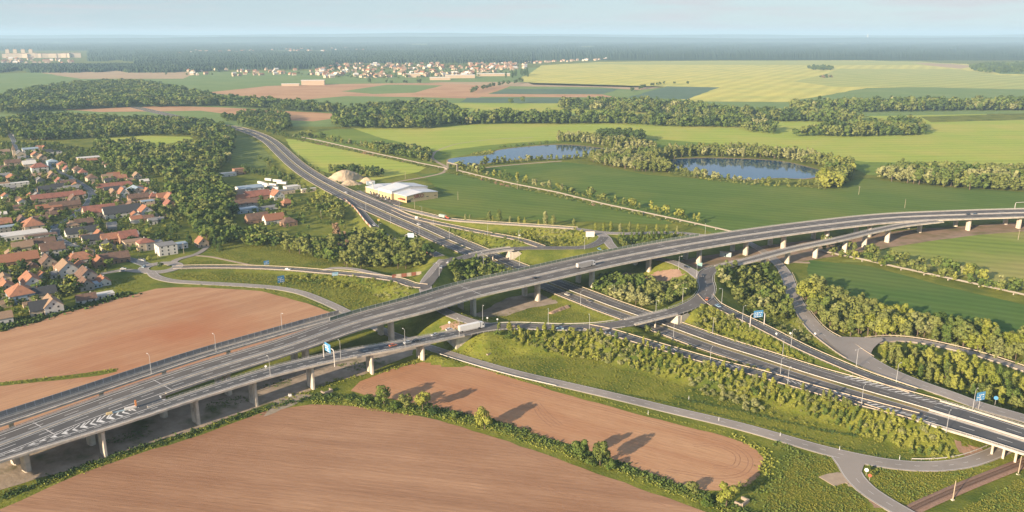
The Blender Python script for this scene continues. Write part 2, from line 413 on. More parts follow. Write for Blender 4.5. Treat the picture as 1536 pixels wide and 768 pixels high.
EA = Path([(1120, 362, .3, 7), (1145, 377, .3, 7.5), (1162, 390, .4, 8), (1178, 409, .6, 8.5), (1190, 442, 1.2, 9), (1206, 470, 1.9, 9.5), (1229, 497, 2.9, 11), (1258, 516, 3.7, 16), (1290, 537, 4.6, 16), (1330, 557, 5.4, 12), (1376.6, 575, 6.0, 9.5), (1423.5, 591, 6.6, 9), (1470, 608, 7.0, 9), (1536, 627, 7.2, 9), (1640, 660, 7.2, 9)])
EB = Path([(1240, 508, 3.3, 9), (1270, 516.5, 3.7, 12), (1300, 512.5, 3.6, 10), (1341, 508.5, 3.0, 8), (1376.6, 511.5, 2.5, 7.5), (1423.5, 521, 1.8, 7), (1470, 532.8, 1.2, 7), (1536, 554, .7, 7), (1640, 590, .5, 7)])
NE = Path([(256, 397.5, .4, 6), (266, 389, .35, 5.5), (293, 381.5, .35, 5), (306, 374, .35, 4.5), (312, 368, .35, 4)])
c0 = at(241, 401, .4)
RING = Path.world([(c0[0] + 12.5 * math.cos(a), c0[1] + 12.5 * math.sin(a), .4, 8, 0) for a in np.linspace(0, 2 * math.pi, 25)])
RAIL = Path([(1300, 806, -.4, 6), (1362, 768, -.4, 6), (1429, 737, -.4, 6), (1480, 716, -.4, 6), (1536, 694, -.4, 6), (1620, 660, -.4, 6)])

# ------------------------------------------------------------------ terrain: embankments grown from the road heights
def axis(dense0, dense1, step, outer):
    a = list(np.arange(dense0, dense1 + .1, step))
    return np.array(sorted(set([-o for o in outer] + a + list(outer))))
gx = np.concatenate([[-60000, -20000, -8000, -3500, -1800, -1000, -640], np.arange(-480, 561, 3.0), [640, 800, 1200, 2000, 4000, 9000, 22000, 60000]])
gy = np.concatenate([[-4000, -1000, -200, 60, 160, 215], np.arange(240, 1203, 3.0), np.arange(1210, 1700, 10.0), [1800, 2100, 2600, 3400, 5000, 8000, 14000, 26000, 60000]])
GX, GY = np.meshgrid(gx, gy, indexing='ij')
TH = np.zeros_like(GX)

def window(x, y, r):
    i0, i1 = np.searchsorted(gx, [x - r, x + r]); j0, j1 = np.searchsorted(gy, [y - r, y + r])
    return slice(i0, i1), slice(j0, j1)

def grow(p):
    for i in range(len(p.P)):
        if p.B[i] or p.Z[i] < .6: continue
        hw = p.W[i] / 2 + 1.6; z = p.Z[i] - .3
        wi = window(*p.P[i], hw + z / .48 + 4)
        d = np.hypot(GX[wi] - p.P[i, 0], GY[wi] - p.P[i, 1])
        TH[wi] = np.maximum(TH[wi], z - np.maximum(0, d - hw) * .48)
def carve(p, slope=.62, extra=2.0):
    for i in range(len(p.P)):
        if p.B[i]: continue
        hw = p.W[i] / 2 + extra; z = p.Z[i] - .3
        wi = window(*p.P[i], hw + 18)
        d = np.hypot(GX[wi] - p.P[i, 0], GY[wi] - p.P[i, 1])
        TH[wi] = np.minimum(TH[wi], np.maximum(z, -.7) + np.maximum(0, d - hw) * slope)
loop_ground = [LOOP.sub(10, 15), LOOP.sub(17, 23)]
for p in (MW, X1, X2, X3, N1, N2, N3, LINK, SW, WR, W2, EA, EB, *loop_ground): grow(p)
for p in (MW, X1, X2, X3, N1, N2, N3, LINK, SW, WR, W2, EA, EB, *loop_ground): 
    # keep every road surface clear of its neighbours' banks
    for i in range(len(p.P)):
        if p.B[i]: continue
        hw = p.W[i] / 2 + 1.2; z = p.Z[i] - .28
        wi = window(*p.P[i], hw + 6)
        d = np.hypot(GX[wi] - p.P[i, 0], GY[wi] - p.P[i, 1])
        TH[wi] = np.minimum(TH[wi], z + np.maximum(0, d - hw) * .8)
carve(MW.sub(12, 22))
carve(SR.sub(7, 13)); carve(SR.sub(19, 27), .75); carve(EA.sub(0, 3)); carve(RAIL, .75, 1.5)
POND = [at(*p) for p in []]

def hgt(x, y):
    i = min(max(np.searchsorted(gx, x) - 1, 0), len(gx) - 2); j = min(max(np.searchsorted(gy, y) - 1, 0), len(gy) - 2)
    u = (x - gx[i]) / (gx[i + 1] - gx[i]); v = (y - gy[j]) / (gy[j + 1] - gy[j])
    return float((TH[i, j] * (1 - u) + TH[i + 1, j] * u) * (1 - v) + (TH[i, j + 1] * (1 - u) + TH[i + 1, j + 1] * u) * v)

def ground_at(px, py):
    """where the picture ray of a pixel meets the terrain"""
    z = 0.0
    for _ in range(12):
        x, y = at(px, py, z); z = 0.5 * z + 0.5 * hgt(x, y)
    x, y = at(px, py, z)
    return x, y, hgt(x, y)

nx_, ny_ = GX.shape
vco = np.stack([GX.ravel(), GY.ravel(), TH.ravel()], 1).astype(np.float32)
ii, jj = np.meshgrid(np.arange(nx_ - 1), np.arange(ny_ - 1), indexing='ij')
q = np.stack([ii * ny_ + jj, (ii + 1) * ny_ + jj, (ii + 1) * ny_ + jj + 1, ii * ny_ + jj + 1], -1).reshape(-1, 4).astype(np.int32)
me = bpy.data.meshes.new('ground')
me.vertices.add(len(vco)); me.vertices.foreach_set('co', vco.ravel())
me.loops.add(q.size); me.loops.foreach_set('vertex_index', q.ravel())
me.polygons.add(len(q)); me.polygons.foreach_set('loop_start', np.arange(0, q.size, 4, dtype=np.int32))
me.polygons.foreach_set('use_smooth', np.ones(len(q), bool))
me.materials.append(M_grass); me.update(); me.validate()
tag(link('ground', me), 'grassy ground with road embankments reaching the horizon', kind='structure')

# ------------------------------------------------------------------ fields, dirt and water as flat sheets
def poly_world(pts, z): return [at(px, py, z) for px, py in pts]

def sheet(name, pts, m, z=0.06, label=None, rough=0.0, seg=6.0, world=False):
    P = pts if world else poly_world(pts, z)
    out = []
    for i in range(len(P)):
        a, b = P[i], P[(i + 1) % len(P)]
        L = math.dist(a, b); k = max(1, min(int(L / seg), 60)) if rough else 1
        for j in range(k):
            u = j / k
            q_ = (a[0] + (b[0] - a[0]) * u, a[1] + (b[1] - a[1]) * u)
            if rough and j: q_ = (q_[0] + rnd.uniform(-rough, rough), q_[1] + rnd.uniform(-rough, rough))
            out.append((*q_, z))
    bm = bmesh.new()
    f = bm.faces.new([bm.verts.new(v) for v in out])
    bmesh.ops.triangulate(bm, faces=[f])
    for f in bm.faces:
        if f.normal.z < 0: f.normal_flip()
    me = bpy.data.meshes.new(name); bm.to_mesh(me); bm.free()
    me.materials.append(m)
    return tag(link(name, me), label, kind='structure')

# smooth a closed outline
def smooth(pts, k=2):
    for _ in range(k):
        o = []
        for i in range(len(pts)):
            a, b = pts[i], pts[(i + 1) % len(pts)]
            o += [(a[0] * .75 + b[0] * .25, a[1] * .75 + b[1] * .25), (a[0] * .25 + b[0] * .75, a[1] * .25 + b[1] * .75)]
        pts = o
    return pts

F1 = [(-60, 790), (0, 764), (117, 712), (204, 682), (300, 653), (340, 638), (397, 617), (467, 606.5), (530, 609), (580, 616), (657, 630), (692, 640), (800, 675), (915, 717), (1000, 746), (1062, 769), (1150, 805), (1150, 900), (-60, 900)]
sheet('field', F1, M_soil2, .06, rough=.5)
F2 = [(526, 586), (540, 572), (587, 554), (634, 543), (671, 543), (727, 554), (843, 590), (972, 625.5), (1086, 654), (1130, 670), (1146, 688), (1141, 711), (1125, 727), (1105, 735), (1058, 735.6), (1000, 721), (923, 690), (871, 670), (800, 651), (739, 629), (690, 620.5), (641, 610), (587, 598), (554, 595)]
sheet('field', F2, M_soil, .06, rough=.45)
F3 = [(-80, 520), (0, 497.5), (94, 470), (199, 441.5), (234, 433), (260, 431), (300, 431), (325, 432.5), (391, 436.5), (461, 455), (498, 469), (500, 478), (430, 512), (300, 556), (150, 607), (0, 660), (-120, 700)]
sheet('field', F3, M_soil3, .06, rough=.45)
sheet('grass_strip', [(-30, 577), (0, 573.5), (100, 563), (150, 556), (172, 553), (176, 557), (150, 563), (100, 569), (0, 579), (-30, 582)], mat('strip_grass', (.10, .125, .02), (.15, .16, .03), .5, 1, bump=1, spec=.05), .11, rough=.35, seg=3)
M_dirtb = M_dirt
sheet('bare_ground', [(-80, 760), (0, 735), (117, 701), (204, 671), (300, 642), (400, 606), (450, 592), (500, 572), (545, 562), (620, 532), (655, 510), (640, 500), (560, 520), (440, 550), (300, 590), (150, 640), (0, 690), (-60, 712)], M_dirt, .05, rough=.8)
sheet('bare_ground', [(395, 625), (440, 608), (470, 592), (450, 590), (410, 602)], mat('pale_dirt', (.33, .27, .21), (.25, .21, .15), .3, 1), .10, rough=.6, seg=3)
sheet('bare_ground', [(705, 476), (760, 447), (810, 437), (850, 447), (835, 455), (790, 463), (760, 474)], M_dirt, .055, rough=.8, seg=4)
sheet('bare_ground', [(900, 420), (950, 405), (1050, 385), (1150, 368), (1240, 357), (1360, 345), (1536, 333), (1700, 325), (1700, 345), (1536, 350), (1420, 358), (1340, 370), (1250, 385), (1180, 396), (1120, 392), (1050, 405), (985, 420), (930, 425)], mat('warm_dirt', (.30, .21, .15), (.24, .17, .12), .2, 1, c3=(.14, .12, .05), scale3=.06), .055, rough=.8)

def crop(name, c1, c2, c3=None, ang=20, per=18, amt=.05, sc_=.03):
    return mat(name, c1, c2, sc_, 1.0, c3=c3, scale3=.008, spec=.05, stripes=(R(ang), per, amt * 1.5, 1.6), stretch=(.14, 1, 1), rot=R(ang), bump=.35, bscale=1.2, fine=.14, fscale=.5)
C_dark = crop('wheat_dark_green', (0.078, 0.129, 0.025), (0.106, 0.157, 0.031), (0.138, 0.169, 0.035), -24, 12, .05)
C_dark2 = crop('wheat_deep_green', (0.059, 0.116, 0.026), (0.086, 0.142, 0.033), (0.121, 0.152, 0.037), -28, 10, .06)
C_mid = crop('pasture_green', (0.122, 0.180, 0.031), (0.150, 0.204, 0.037), (0.185, 0.227, 0.041), 15, 22, .05)
C_light = crop('pale_green_crop', (0.264, 0.325, 0.055), (0.314, 0.360, 0.066), (0.374, 0.352, 0.083), 5, 26, .04)
C_olive = crop('patchy_green_crop', (.14, .195, .036), (.205, .245, .052), (.29, .255, .09), -20, 14, .06)
C_yel = crop('yellow_rape', (0.525, 0.463, 0.114), (0.463, 0.420, 0.108), (0.370, 0.376, 0.097), 62, 60, .05)
C_yel2 = crop('yellow_green_crop', (0.331, 0.351, 0.107), (0.375, 0.365, 0.113), (0.294, 0.329, 0.101), 40, 70, .06)
C_tan = crop('tan_soil', (0.432, 0.312, 0.182), (0.396, 0.282, 0.165), (0.360, 0.252, 0.154), 8, 50, .04)
C_brown = crop('orange_brown_soil', (0.425, 0.244, 0.132), (0.463, 0.281, 0.155), (0.375, 0.206, 0.115), 8, 40, .04)
C_blue = crop('blue_green_crop', (0.090, 0.138, 0.090), (0.102, 0.156, 0.096), (0.120, 0.168, 0.102), 10, 40, .04)
C_fgreen = crop('far_green_crop', (0.142, 0.204, 0.066), (0.163, 0.224, 0.071), (0.185, 0.236, 0.077), 10, 40, .04)

G = lambda pts, m, z=.07, rough=.6: sheet('field', pts, m, z, rough=rough, seg=9)
G([(735, 250.5), (850, 243), (905, 250), (970, 262), (1100, 272), (1240, 283), (1290, 268), (1320, 270), (1400, 279), (1536, 288), (1700, 296), (1700, 322), (1536, 322), (1337, 331), (1200, 346), (1095, 362), (1050, 341), (983, 321), (903, 304), (837, 287), (768, 274), (728, 263)], C_dark)
G([(626, 262), (660, 259), (695, 262), (770, 280), (850, 296), (940, 316), (1000, 331), (1010, 336), (960, 336), (880, 332), (800, 330), (740, 328), (690, 324), (660, 316), (615, 306), (612, 300), (650, 298), (665, 290), (640, 268)], C_dark, .075)
G([(1214, 390), (1306, 399.5), (1420, 430), (1536, 457), (1680, 492), (1680, 540), (1600, 535), (1536, 514), (1430, 490), (1330, 478), (1236, 455), (1218, 430), (1210, 405)], C_dark2, .08)
G([(1262, 392), (1310, 380), (1340, 371), (1400, 361), (1470, 352), (1536, 347), (1700, 345), (1700, 462), (1600, 440), (1522, 431), (1447, 416), (1354, 396)], C_olive, .085)
# middle distance
G([(520, 189), (700, 186), (960, 184), (1130, 186), (1380, 184), (1600, 178), (1700, 180), (1700, 255), (1536, 247), (1300, 243), (1100, 218), (960, 207), (800, 212), (740, 217), (655, 227), (600, 213), (570, 207)], C_light, .09)
G([(440, 206), (500, 194), (530, 193), (572, 207), (600, 213), (655, 227), (740, 217), (800, 212), (960, 206.5), (1100, 218), (1300, 243), (1536, 247), (1700, 255), (1700, 290), (1536, 283), (1300, 262), (1270, 246), (1200, 232), (1000, 222), (930, 214), (840, 214), (760, 221), (700, 232), (668, 240), (645, 246), (560, 226)], C_mid, .095)
G([(1150, 183), (1300, 176), (1380, 150), (1480, 158), (1480, 172), (1380, 175), (1400, 185), (1300, 200), (1180, 200)], C_light, .10)
G([(295, 228), (348, 203), (370, 205), (386, 213), (412, 239), (404, 253), (370, 250), (344, 245)], crop('meadow_left', (.13, .165, .04), (.16, .185, .05), (.11, .15, .04), -40, 12, .08), .09)
G([(428, 208), (450, 210), (480, 217), (560, 233), (640, 251), (627, 258), (585, 266), (540, 273), (505, 262), (478, 256), (445, 236)], C_light, .10)
G([(158, 208), (215, 204), (285, 205), (290, 208), (250, 216), (230, 218), (180, 214)], C_light, .10)
G([(-60, 128), (0, 126), (60, 132), (60, 138), (0, 146), (-60, 150)], C_yel2, .10)
G([(-20, 178), (60, 180), (110, 179), (60, 183), (-20, 183)], C_yel2, .10)
# far fields
def FF(pts, m, z): sheet('field', pts, m, .12 + z * .16, rough=4.0, seg=60)
FF([(-400, 190), (-300, 120), (200, 104), (300, 108), (900, 100), (2000, 100), (2000, 190), (1536, 170), (1000, 180), (500, 190)], C_fgreen, .5)
FF([(60, 109), (200, 103), (295, 109), (275, 118), (120, 118)], C_tan, .9)
FF([(110, 119), (280, 118), (420, 119), (430, 124), (330, 130), (200, 129)], C_fgreen, 1.0)
FF([(92, 164), (250, 159), (330, 161), (510, 171), (505, 177), (470, 182), (400, 178), (300, 166), (150, 168)], C_brown, 1.0)
FF([(308, 139), (400, 129), (510, 126), (610, 124.5), (765, 124), (770, 128), (712, 148), (640, 146), (520, 144), (440, 151)], C_brown, 1.0)
FF([(512, 137), (580, 127), (664, 128), (622, 139), (560, 141)], C_fgreen, 1.4)
FF([(640, 123), (760, 123), (1000, 130), (960, 135), (900, 131), (740, 129)], C_tan, 1.4)
FF([(792, 112), (812, 98), (900, 93), (1080, 91), (1300, 90.5), (1450, 96), (1480, 104), (1500, 111), (1900, 115), (1900, 140), (1536, 134), (1400, 130), (1300, 132), (1180, 153), (1040, 152), (1020, 149), (1080, 131), (950, 131), (800, 127), (775, 119)], C_yel, 1.4)
FF([(1260, 103), (1440, 104), (1500, 113), (1900, 118), (1900, 142), (1536, 134), (1400, 131), (1250, 130), (1190, 122), (1235, 112)], C_yel2, 1.8)
FF([(830, 96), (1000, 92.5), (1150, 91), (1380, 92), (1440, 97), (1250, 98), (1000, 97)], C_yel2, 1.8)
FF([(1370, 94), (1425, 96), (1465, 99), (1440, 103), (1390, 98)], C_tan, 2.0)
FF([(758, 133), (930, 133), (905, 141), (735, 141)], C_blue, 1.8)
FF([(728, 141), (903, 141.5), (925, 146), (700, 145)], C_brown, 1.8)
FF([(700, 146.5), (860, 146.5), (850, 156), (690, 153)], C_blue, 1.8)
FF([(942, 146), (1000, 129.5), (1080, 131), (1030, 149)], C_blue, 2.0)
FF([(670, 155), (860, 155), (1000, 163), (960, 172), (700, 168)], C_light, 2.0)

# ponds
def water_mat():
    m = bpy.data.materials.new('pond_water'); m.use_nodes = True
    t = m.node_tree; b = t.nodes['Principled BSDF']
    b.inputs['Base Color'].default_value = (.015, .05, .10, 1); b.inputs['Roughness'].default_value = .05
    b.inputs['IOR'].default_value = 1.25
    n = t.nodes.new('ShaderNodeTexNoise'); n.inputs['Scale'].default_value = .6; n.inputs['Detail'].default_value = 3
    co = t.nodes.new('ShaderNodeTexCoord'); t.links.new(co.outputs['Object'], n.inputs['Vector'])
    bp = t.nodes.new('ShaderNodeBump'); bp.inputs['Strength'].default_value = .12; bp.inputs['Distance'].default_value = .1
    t.links.new(n.outputs['Fac'], bp.inputs['Height']); t.links.new(bp.outputs['Normal'], b.inputs['Normal'])
    return m
M_water = water_mat()
POND1 = smooth([(669, 238), (700, 235), (737, 232), (742, 226), (768, 222), (802, 219), (833, 217), (866, 218), (895, 221.5), (917, 224.5), (915, 231), (886, 233), (837, 239), (798, 237), (759, 241), (720, 246), (697, 249), (676, 247)])
POND2 = smooth([(984, 242), (1022, 237.5), (1075, 237), (1137, 239), (1179, 242.5), (1210, 250), (1237, 257), (1232, 264), (1205, 269), (1168, 266), (1127, 270), (1095, 268), (1054, 261), (1012, 252)])
def scale_poly(p, k):
    cx = sum(a for a, b in p) / len(p); cy = sum(b for a, b in p) / len(p)
    return [(cx + (a - cx) * (1 + k), cy + (b - cy) * (1 + 2.2 * k)) for a, b in p]
M_bank = mat('sandy_bank', (.33, .20, .12), (.24, .16, .09), .1, 1, c3=(.12, .12, .04), scale3=.03)
for P_ in (POND1, POND2):
    sheet('shore', scale_poly(P_, .022), M_bank, .12, 'sandy shore round the pond', rough=1.0, seg=8)
    sheet('pond_water', P_, M_water, .17, 'still pond water mirroring the sky and trees')

# ------------------------------------------------------------------ far woods, hills
def fan_grid(name, x0, x1, rows, hfun, m, label, kind='stuff', step_px=2.0, cat=None):
    """relief over a picture-shaped patch: rows are (py) of ground distance, columns follow the view directions"""
    xs = np.arange(x0, x1 + step_px, step_px)
    Vt = []
    for py in rows:
        for px in xs:
            j_ = rnd.uniform(-.45, .45) * step_px; x, y = at(px + j_, py, 0); f_ = 1 + rnd.uniform(-.25, .25) / len(rows); Vt.append((x * f_, y * f_, hfun(x, y, px, py)))
    n, k = len(rows), len(xs)
    f = [(i * k + j, i * k + j + 1, (i + 1) * k + j + 1, (i + 1) * k + j) for i in range(n - 1) for j in range(k - 1)]
    me = bpy.data.meshes.new(name); me.from_pydata(Vt, [], f); me.materials.append(m); me.update()
    return tag(link(name, me), label, cat, kind=kind)
M_fw = mat('far_wood_canopy', (.028, .05, .022), (.05, .075, .03), .02, 1.0, c3=(.02, .038, .02), scale3=.004, spec=.05)
def canopy(lo, hi, edge0, edge1, rows, x0, x1):
    def h(x, y, px, py):
        e = 1.0
        if py >= max(rows) - .01 or py <= min(rows) + .001: return -1.0
        if px <= x0 + .1 or px >= x1 - .1: return -1.0
        return lo + (hi - lo) * rnd.random() ** .7 + 4 * math.sin(px * .11 + py) + 3 * math.sin(px * .031 + 2 * py)
    return h
def wood(x0, x1, y0, y1, n, hi=16, step=1.6, wob=0.0, gaps=0.0):
    n = int(n * 2.6)
    rows = list(1 / np.linspace(1 / (y0 - 51.0), 1 / (y1 - 51.0), n) + 51.0)
    def h(x, y, px, py):
        k = rows.index(py)
        if px <= x0 + .1 or px >= x1 - step - .01: return -1
        if k == len(rows) - 1 or k == 0: return -1
        edge = 51 + (y1 - 51) * (1 + wob * (math.sin(px * .045 + y0) + .6 * math.sin(px * .13 + 1)) / 2)
        if py > edge: return -1
        g = math.sin(px * .021 + k * .33 + y0) + math.sin(px * .047 - k * .21) + .7 * math.sin(px * .009 + k * .9)
        if g > 2.7 - gaps * 2: return -1
        return hi * (.62 + .38 * rnd.random()) + hi * .16 * math.sin(px * .07 + k * .9)
    fan_grid('far_forest', x0, x1, rows, h, M_fw, 'dark hazy forest band far behind the fields', step_px=step, cat='forest')
wood(640, 1760, 54.3, 91, 30, 20, 1.6, .03, .15)
wood(200, 505, 79, 104.5, 18, 20, 1.4, .05, .0)
wood(490, 800, 77, 95, 16, 20, 1.4, .04, .0)
wood(-200, 330, 98, 109, 12, 16, 1.6, .08, .1)
wood(130, 420, 66, 92, 16, 16, 1.6, .08, .35)
wood(-250, 660, 55.5, 76, 20, 18, 1.8, .10, .4)
# horizon hills
def ridge(y_m, base, seed, label):
    r_ = random.Random(seed); n = 260; Vt = []
    ph = [r_.uniform(0, 6.28) for _ in range(6)]
    for i in range(n + 1):
        x = (-1.1 + 2.2 * i / n) * y_m
        u = i / n * 14
        z = base + base * .30 * (math.sin(u + ph[0]) * .6 + math.sin(2.3 * u + ph[1]) * .3 + math.sin(5.1 * u + ph[2]) * .14 + .05 * math.sin(17 * u + ph[3]))
        Vt += [(x, y_m, -2), (x, y_m + 900, max(z, 12)), (x, y_m + 4200, -2)]
    f = []
    for i in range(n):
        f += [(3 * i, 3 * i + 3, 3 * i + 4, 3 * i + 1), (3 * i + 1, 3 * i + 4, 3 * i + 5, 3 * i + 2)]
    me = bpy.data.meshes.new('hills'); me.from_pydata(Vt, [], f); me.materials.append(M_fw); me.update()
    tag(link('hills', me), label, kind='structure')
ridge(18000, 105, 3, 'low wooded rise near the horizon')
ridge(26000, 165, 8, 'faint blue hills along the horizon')

# ------------------------------------------------------------------ roads on the ground
ROADS = []
def road(name, p, m, label, centre=True, edge=True, dash=(3, 6), z=0.0):
    mb = MB()
    sweep(mb, p, [(-1, 0, z), (1, 0, z), (1, .0, z - .5), (-1, 0, z - .5)], m=m)
    tag(mb.build(name, m, fix=False), label, kind='structure')
    mk = MB()
    if edge:
        for sgn in (-1, 1):
            sweep(mk, p, [(sgn, -sgn * .45 - .09, z + .012), (sgn, -sgn * .45 + .09, z + .012)], closed=False)
    if centre: dashes(mk, p, 0, 0, .15, dash[0], dash[1], z + .012)
    if mk.v: tag(mk.build('road_markings', M_white, fix=False), 'white painted lines on the ' + label, kind='structure')
    ROADS.append(p)

def guard_rail(p, side, label, off=.55, s0=0, s1=None, m=None, group='guard rails along the roads'):
    i0 = int(np.searchsorted(p.S, s0)); i1 = int(np.searchsorted(p.S, s1)) if s1 else len(p.S)
    if i1 - i0 < 3: return
    q_ = Path.__new__(Path); q_.set(p.A[i0:i1], p.T[i0:i1])
    o = empty('guard_rail', q_.point(0, side * (q_.W[0] / 2 + off)), 0, label, 'guard rail', group)
    ox, oy, oz = o.location
    mb = MB()
    sweep(mb, q_, [(side, side * off - .06, .78), (side, side * off + .10, .74), (side, side * off + .06, .58), (side, side * off + .10, .42), (side, side * off - .06, .38)])
    mb.v = [(a - ox, b - oy, c - oz) for a, b, c in mb.v]
    mb.build('rail', m or M_steel, o, fix=False)
    pm = MB(); d = 0
    while d < q_.S[-1]:
        P, z, n, t, W = q_.at_s(d); l = side * (W / 2 + off + .14)
        x, y = P[0] + n[0] * l - ox, P[1] + n[1] * l - oy; z -= oz
        pm.box(x - .05, x + .05, y - .05, y + .05, z - .5, z + .7); d += 4
    tag(pm.build('post', M_steel, o, fix=False), kind='stuff')

road('motorway', MW.sub(0, 26.7), M_asph, 'lower motorway', centre=False, z=0.0)
road('exit_road', X1, M_asph, 'curving exit lane beside the lower motorway', centre=False)
road('entry_road', X2, M_asph_dark, 'entry lane dropping from the loop to the motorway')
road('exit_road', X3, M_asph_dark, 'entry lane above the shrub bank', centre=False)
road('local_road', N1.sub(0, 3), M_asph, 'short approach to the overpass')
road('local_road', N1.sub(5, 10), M_asph, 'local road north of the viaduct')
road('local_road', N2, M_asph, 'slip road north of the motorway')
road('local_road', N3, M_asph_light, 'pale service road below the green field')
road('local_road', LINK, M_asph_light, 'link road under the viaduct')
road('local_road', SW, M_asph_light, 'link road crossing under the viaduct by the shrubs', edge=True)
road('local_road', WR, M_asph, 'road from the roundabout to the interchange')
road('local_road', W2, M_asph_light, 'short lay-by beside the wood', centre=False)
road('loop_road', LOOP.sub(10, 15.3), M_asph, 'raised loop road by the white lorry')
road('loop_road', LOOP.sub(16.7, 23.2), M_asph, 'teardrop loop of the interchange')
road('village_street', WW, M_asph_light, 'village street between gardens and the field', edge=False, centre=False)
road('village_street', VS, mat('asphalt_bluish', (.105, .115, .125), (.14, .15, .155), .08, .8, c3=(.09, .10, .11), scale3=.03), 'main street of the village', edge=True)
road('service_road', SR, M_asph_light, 'narrow service road past the ploughed fields', dash=(2.5, 5))
road('side_road', SB, M_asph_light, 'side road curving out of the service road', edge=True, z=.004)
road('east_road', EA, M_asph_light, 'pale wide road beside the motorway', centre=True, edge=True)
road('east_branch', EB, M_asph_light, 'pale branch road between the two woods', z=.004, edge=False, centre=False)
road('village_lane', NE, M_asph_light, 'lane to the orange roofed house', edge=False, centre=False)
road('roundabout', RING, M_asph_light, 'roundabout at the edge of the village', centre=False, z=.008)
# dirt tracks
def track(pts, m, wd, label, z=.12):
    p = Path([(a, b, z, wd) for a, b in pts]); mb = MB()
    sweep(mb, p, [(-1, 0, 0), (1, 0, 0), (1, 0, -.2), (-1, 0, -.2)])
    tag(mb.build('path', m, fix=False), label, kind='structure'); ROADS.append(p)
M_path = mat('gravel_path', (.36, .28, .20), (.30, .23, .17), .4, 1)
track([(292, 383), (315, 385), (340, 390), (374, 397), (395, 400)], M_path, 2.6, 'dirt path across the meadow')
track([(706, 254.5), (740, 250), (800, 244.5), (842, 241.5)], M_path, 5, 'sandy track along the pond')
track([(652, 228), (668, 221), (690, 215), (740, 209), (800, 206)], M_path, 3, 'field track through the green crops')
track([(652, 228), (648, 236), (656, 243), (668, 250), (664, 259), (640, 265), (600, 272), (570, 279), (545, 288)], M_path, 5, 'dirt road past the pipe arch')
track([(1175, 391), (1196, 393), (1215, 394)], M_path, 4, 'dirt spur beside the viaduct')
track([(1240, 722), (1262, 716), (1283, 722), (1288, 730)], M_path, 8, 'gravel lay-by beside the side road', .2)
sheet('car_park', [(541, 287), (556, 290.5), (575, 293), (598, 301), (604, 306), (591, 309.5), (578, 306), (560, 298.5), (549, 293)], M_asph, .165, 'asphalt car park in front of the yellow warehouse')
track([(540, 290), (556, 300), (590, 309)], M_asph, 9, 'car park apron', .15)
# junction fills
def apron(pts, z, m, label): 
    sheet('junction', smooth(pts, 1), m, z, label)
apron([(1234, 503), (1262, 505), (1300, 506), (1330, 507), (1312, 519), (1305, 532), (1320, 549), (1300, 547), (1270, 535), (1245, 516)], 4.55, M_asph_light, 'wide pale junction apron')
apron([(1256, 680), (1300, 688), (1296, 697), (1290, 715), (1278, 716), (1266, 700)], .372, M_asph_light, 'junction of the service road')
apron([(642, 420), (668, 386), (700, 385), (668, 396), (655, 420), (640, 436), (620, 431)], 8.25, M_asph, 'junction by the red walls')
apron([(1038, 455), (1056, 440), (1070, 448), (1080, 461), (1060, 455)], 8.75, M_asph, 'junction at the foot of the loop')
apron([(1046, 415), (1050, 405), (1064, 400), (1082, 400), (1070, 410), (1064, 420)], 8.9, M_asph, 'junction at the top of the loop')
apron([(872, 488), (900, 486), (930, 487), (915, 497), (900, 497), (888, 494)], 8.55, M_asph, 'junction with painted splitter stripes')
apron([(720, 481), (745, 486), (770, 487), (745, 492), (715, 495), (725, 488)], 8.85, M_asph, 'junction beside the white lorry')
# railway
mb = MB(); sweep(mb, RAIL, [(-1, 0, .05), (-1, 1.2, .35), (1, -1.2, .35), (1, 0, .05)], closed=False)
tag(mb.build('railway_bed', mat('ballast', (.20, .12, .085), (.28, .18, .13), 1.2, 1), fix=False), 'brown ballast bed of the railway', kind='structure')
mb = MB()
for l in (-.75, .75): sweep(mb, RAIL, [(0, l - .06, .40), (0, l - .06, .58), (0, l + .06, .58), (0, l + .06, .40)])
tag(mb.build('railway_track', mat('rusty_rail', (.09, .05, .035), (.13, .08, .06), 2, .7), fix=False), 'pair of rusty rails on brown ballast', 'railway')
mb = MB(); dashes(mb, RAIL, 0, 0, 2.5, .28, .36, .365)
tag(mb.build('railway_sleepers', mat('dark_timber', (.06, .045, .035), (.09, .07, .055), 2, 1), fix=False), 'dark railway sleepers under the rusty rails', 'sleepers', kind='stuff')

# motorway details: median, lines
def median(p, m_g, name='median_strip'):
    mb = MB(); sweep(mb, p, [(0, -1.5, .02), (0, -1.3, .16), (0, 1.3, .16), (0, 1.5, .02)], closed=False)
    tag(mb.build(name, m_g, fix=False), 'grassy median strip of the motorway', kind='structure')
median(MW.sub(0, 26.6), mat('median_grass', (.19, .15, .075), (.25, .19, .10), .5, 1, c3=(.10, .11, .03), scale3=.06))
mk = MB()
for sgn in (-1, 1):
    sweep(mk, MW.sub(0, 26.6), [(0, sgn * 2.1 - .13, .012), (0, sgn * 2.1 + .13, .012)], closed=False)
    sweep(mk, MW.sub(0, 26.6), [(0, sgn * 9.7 - .13, .012), (0, sgn * 9.7 + .13, .012)], closed=False)
    dashes(mk, MW.sub(0, 26.6), 0, sgn * 5.9, .17, 5, 9, .012)
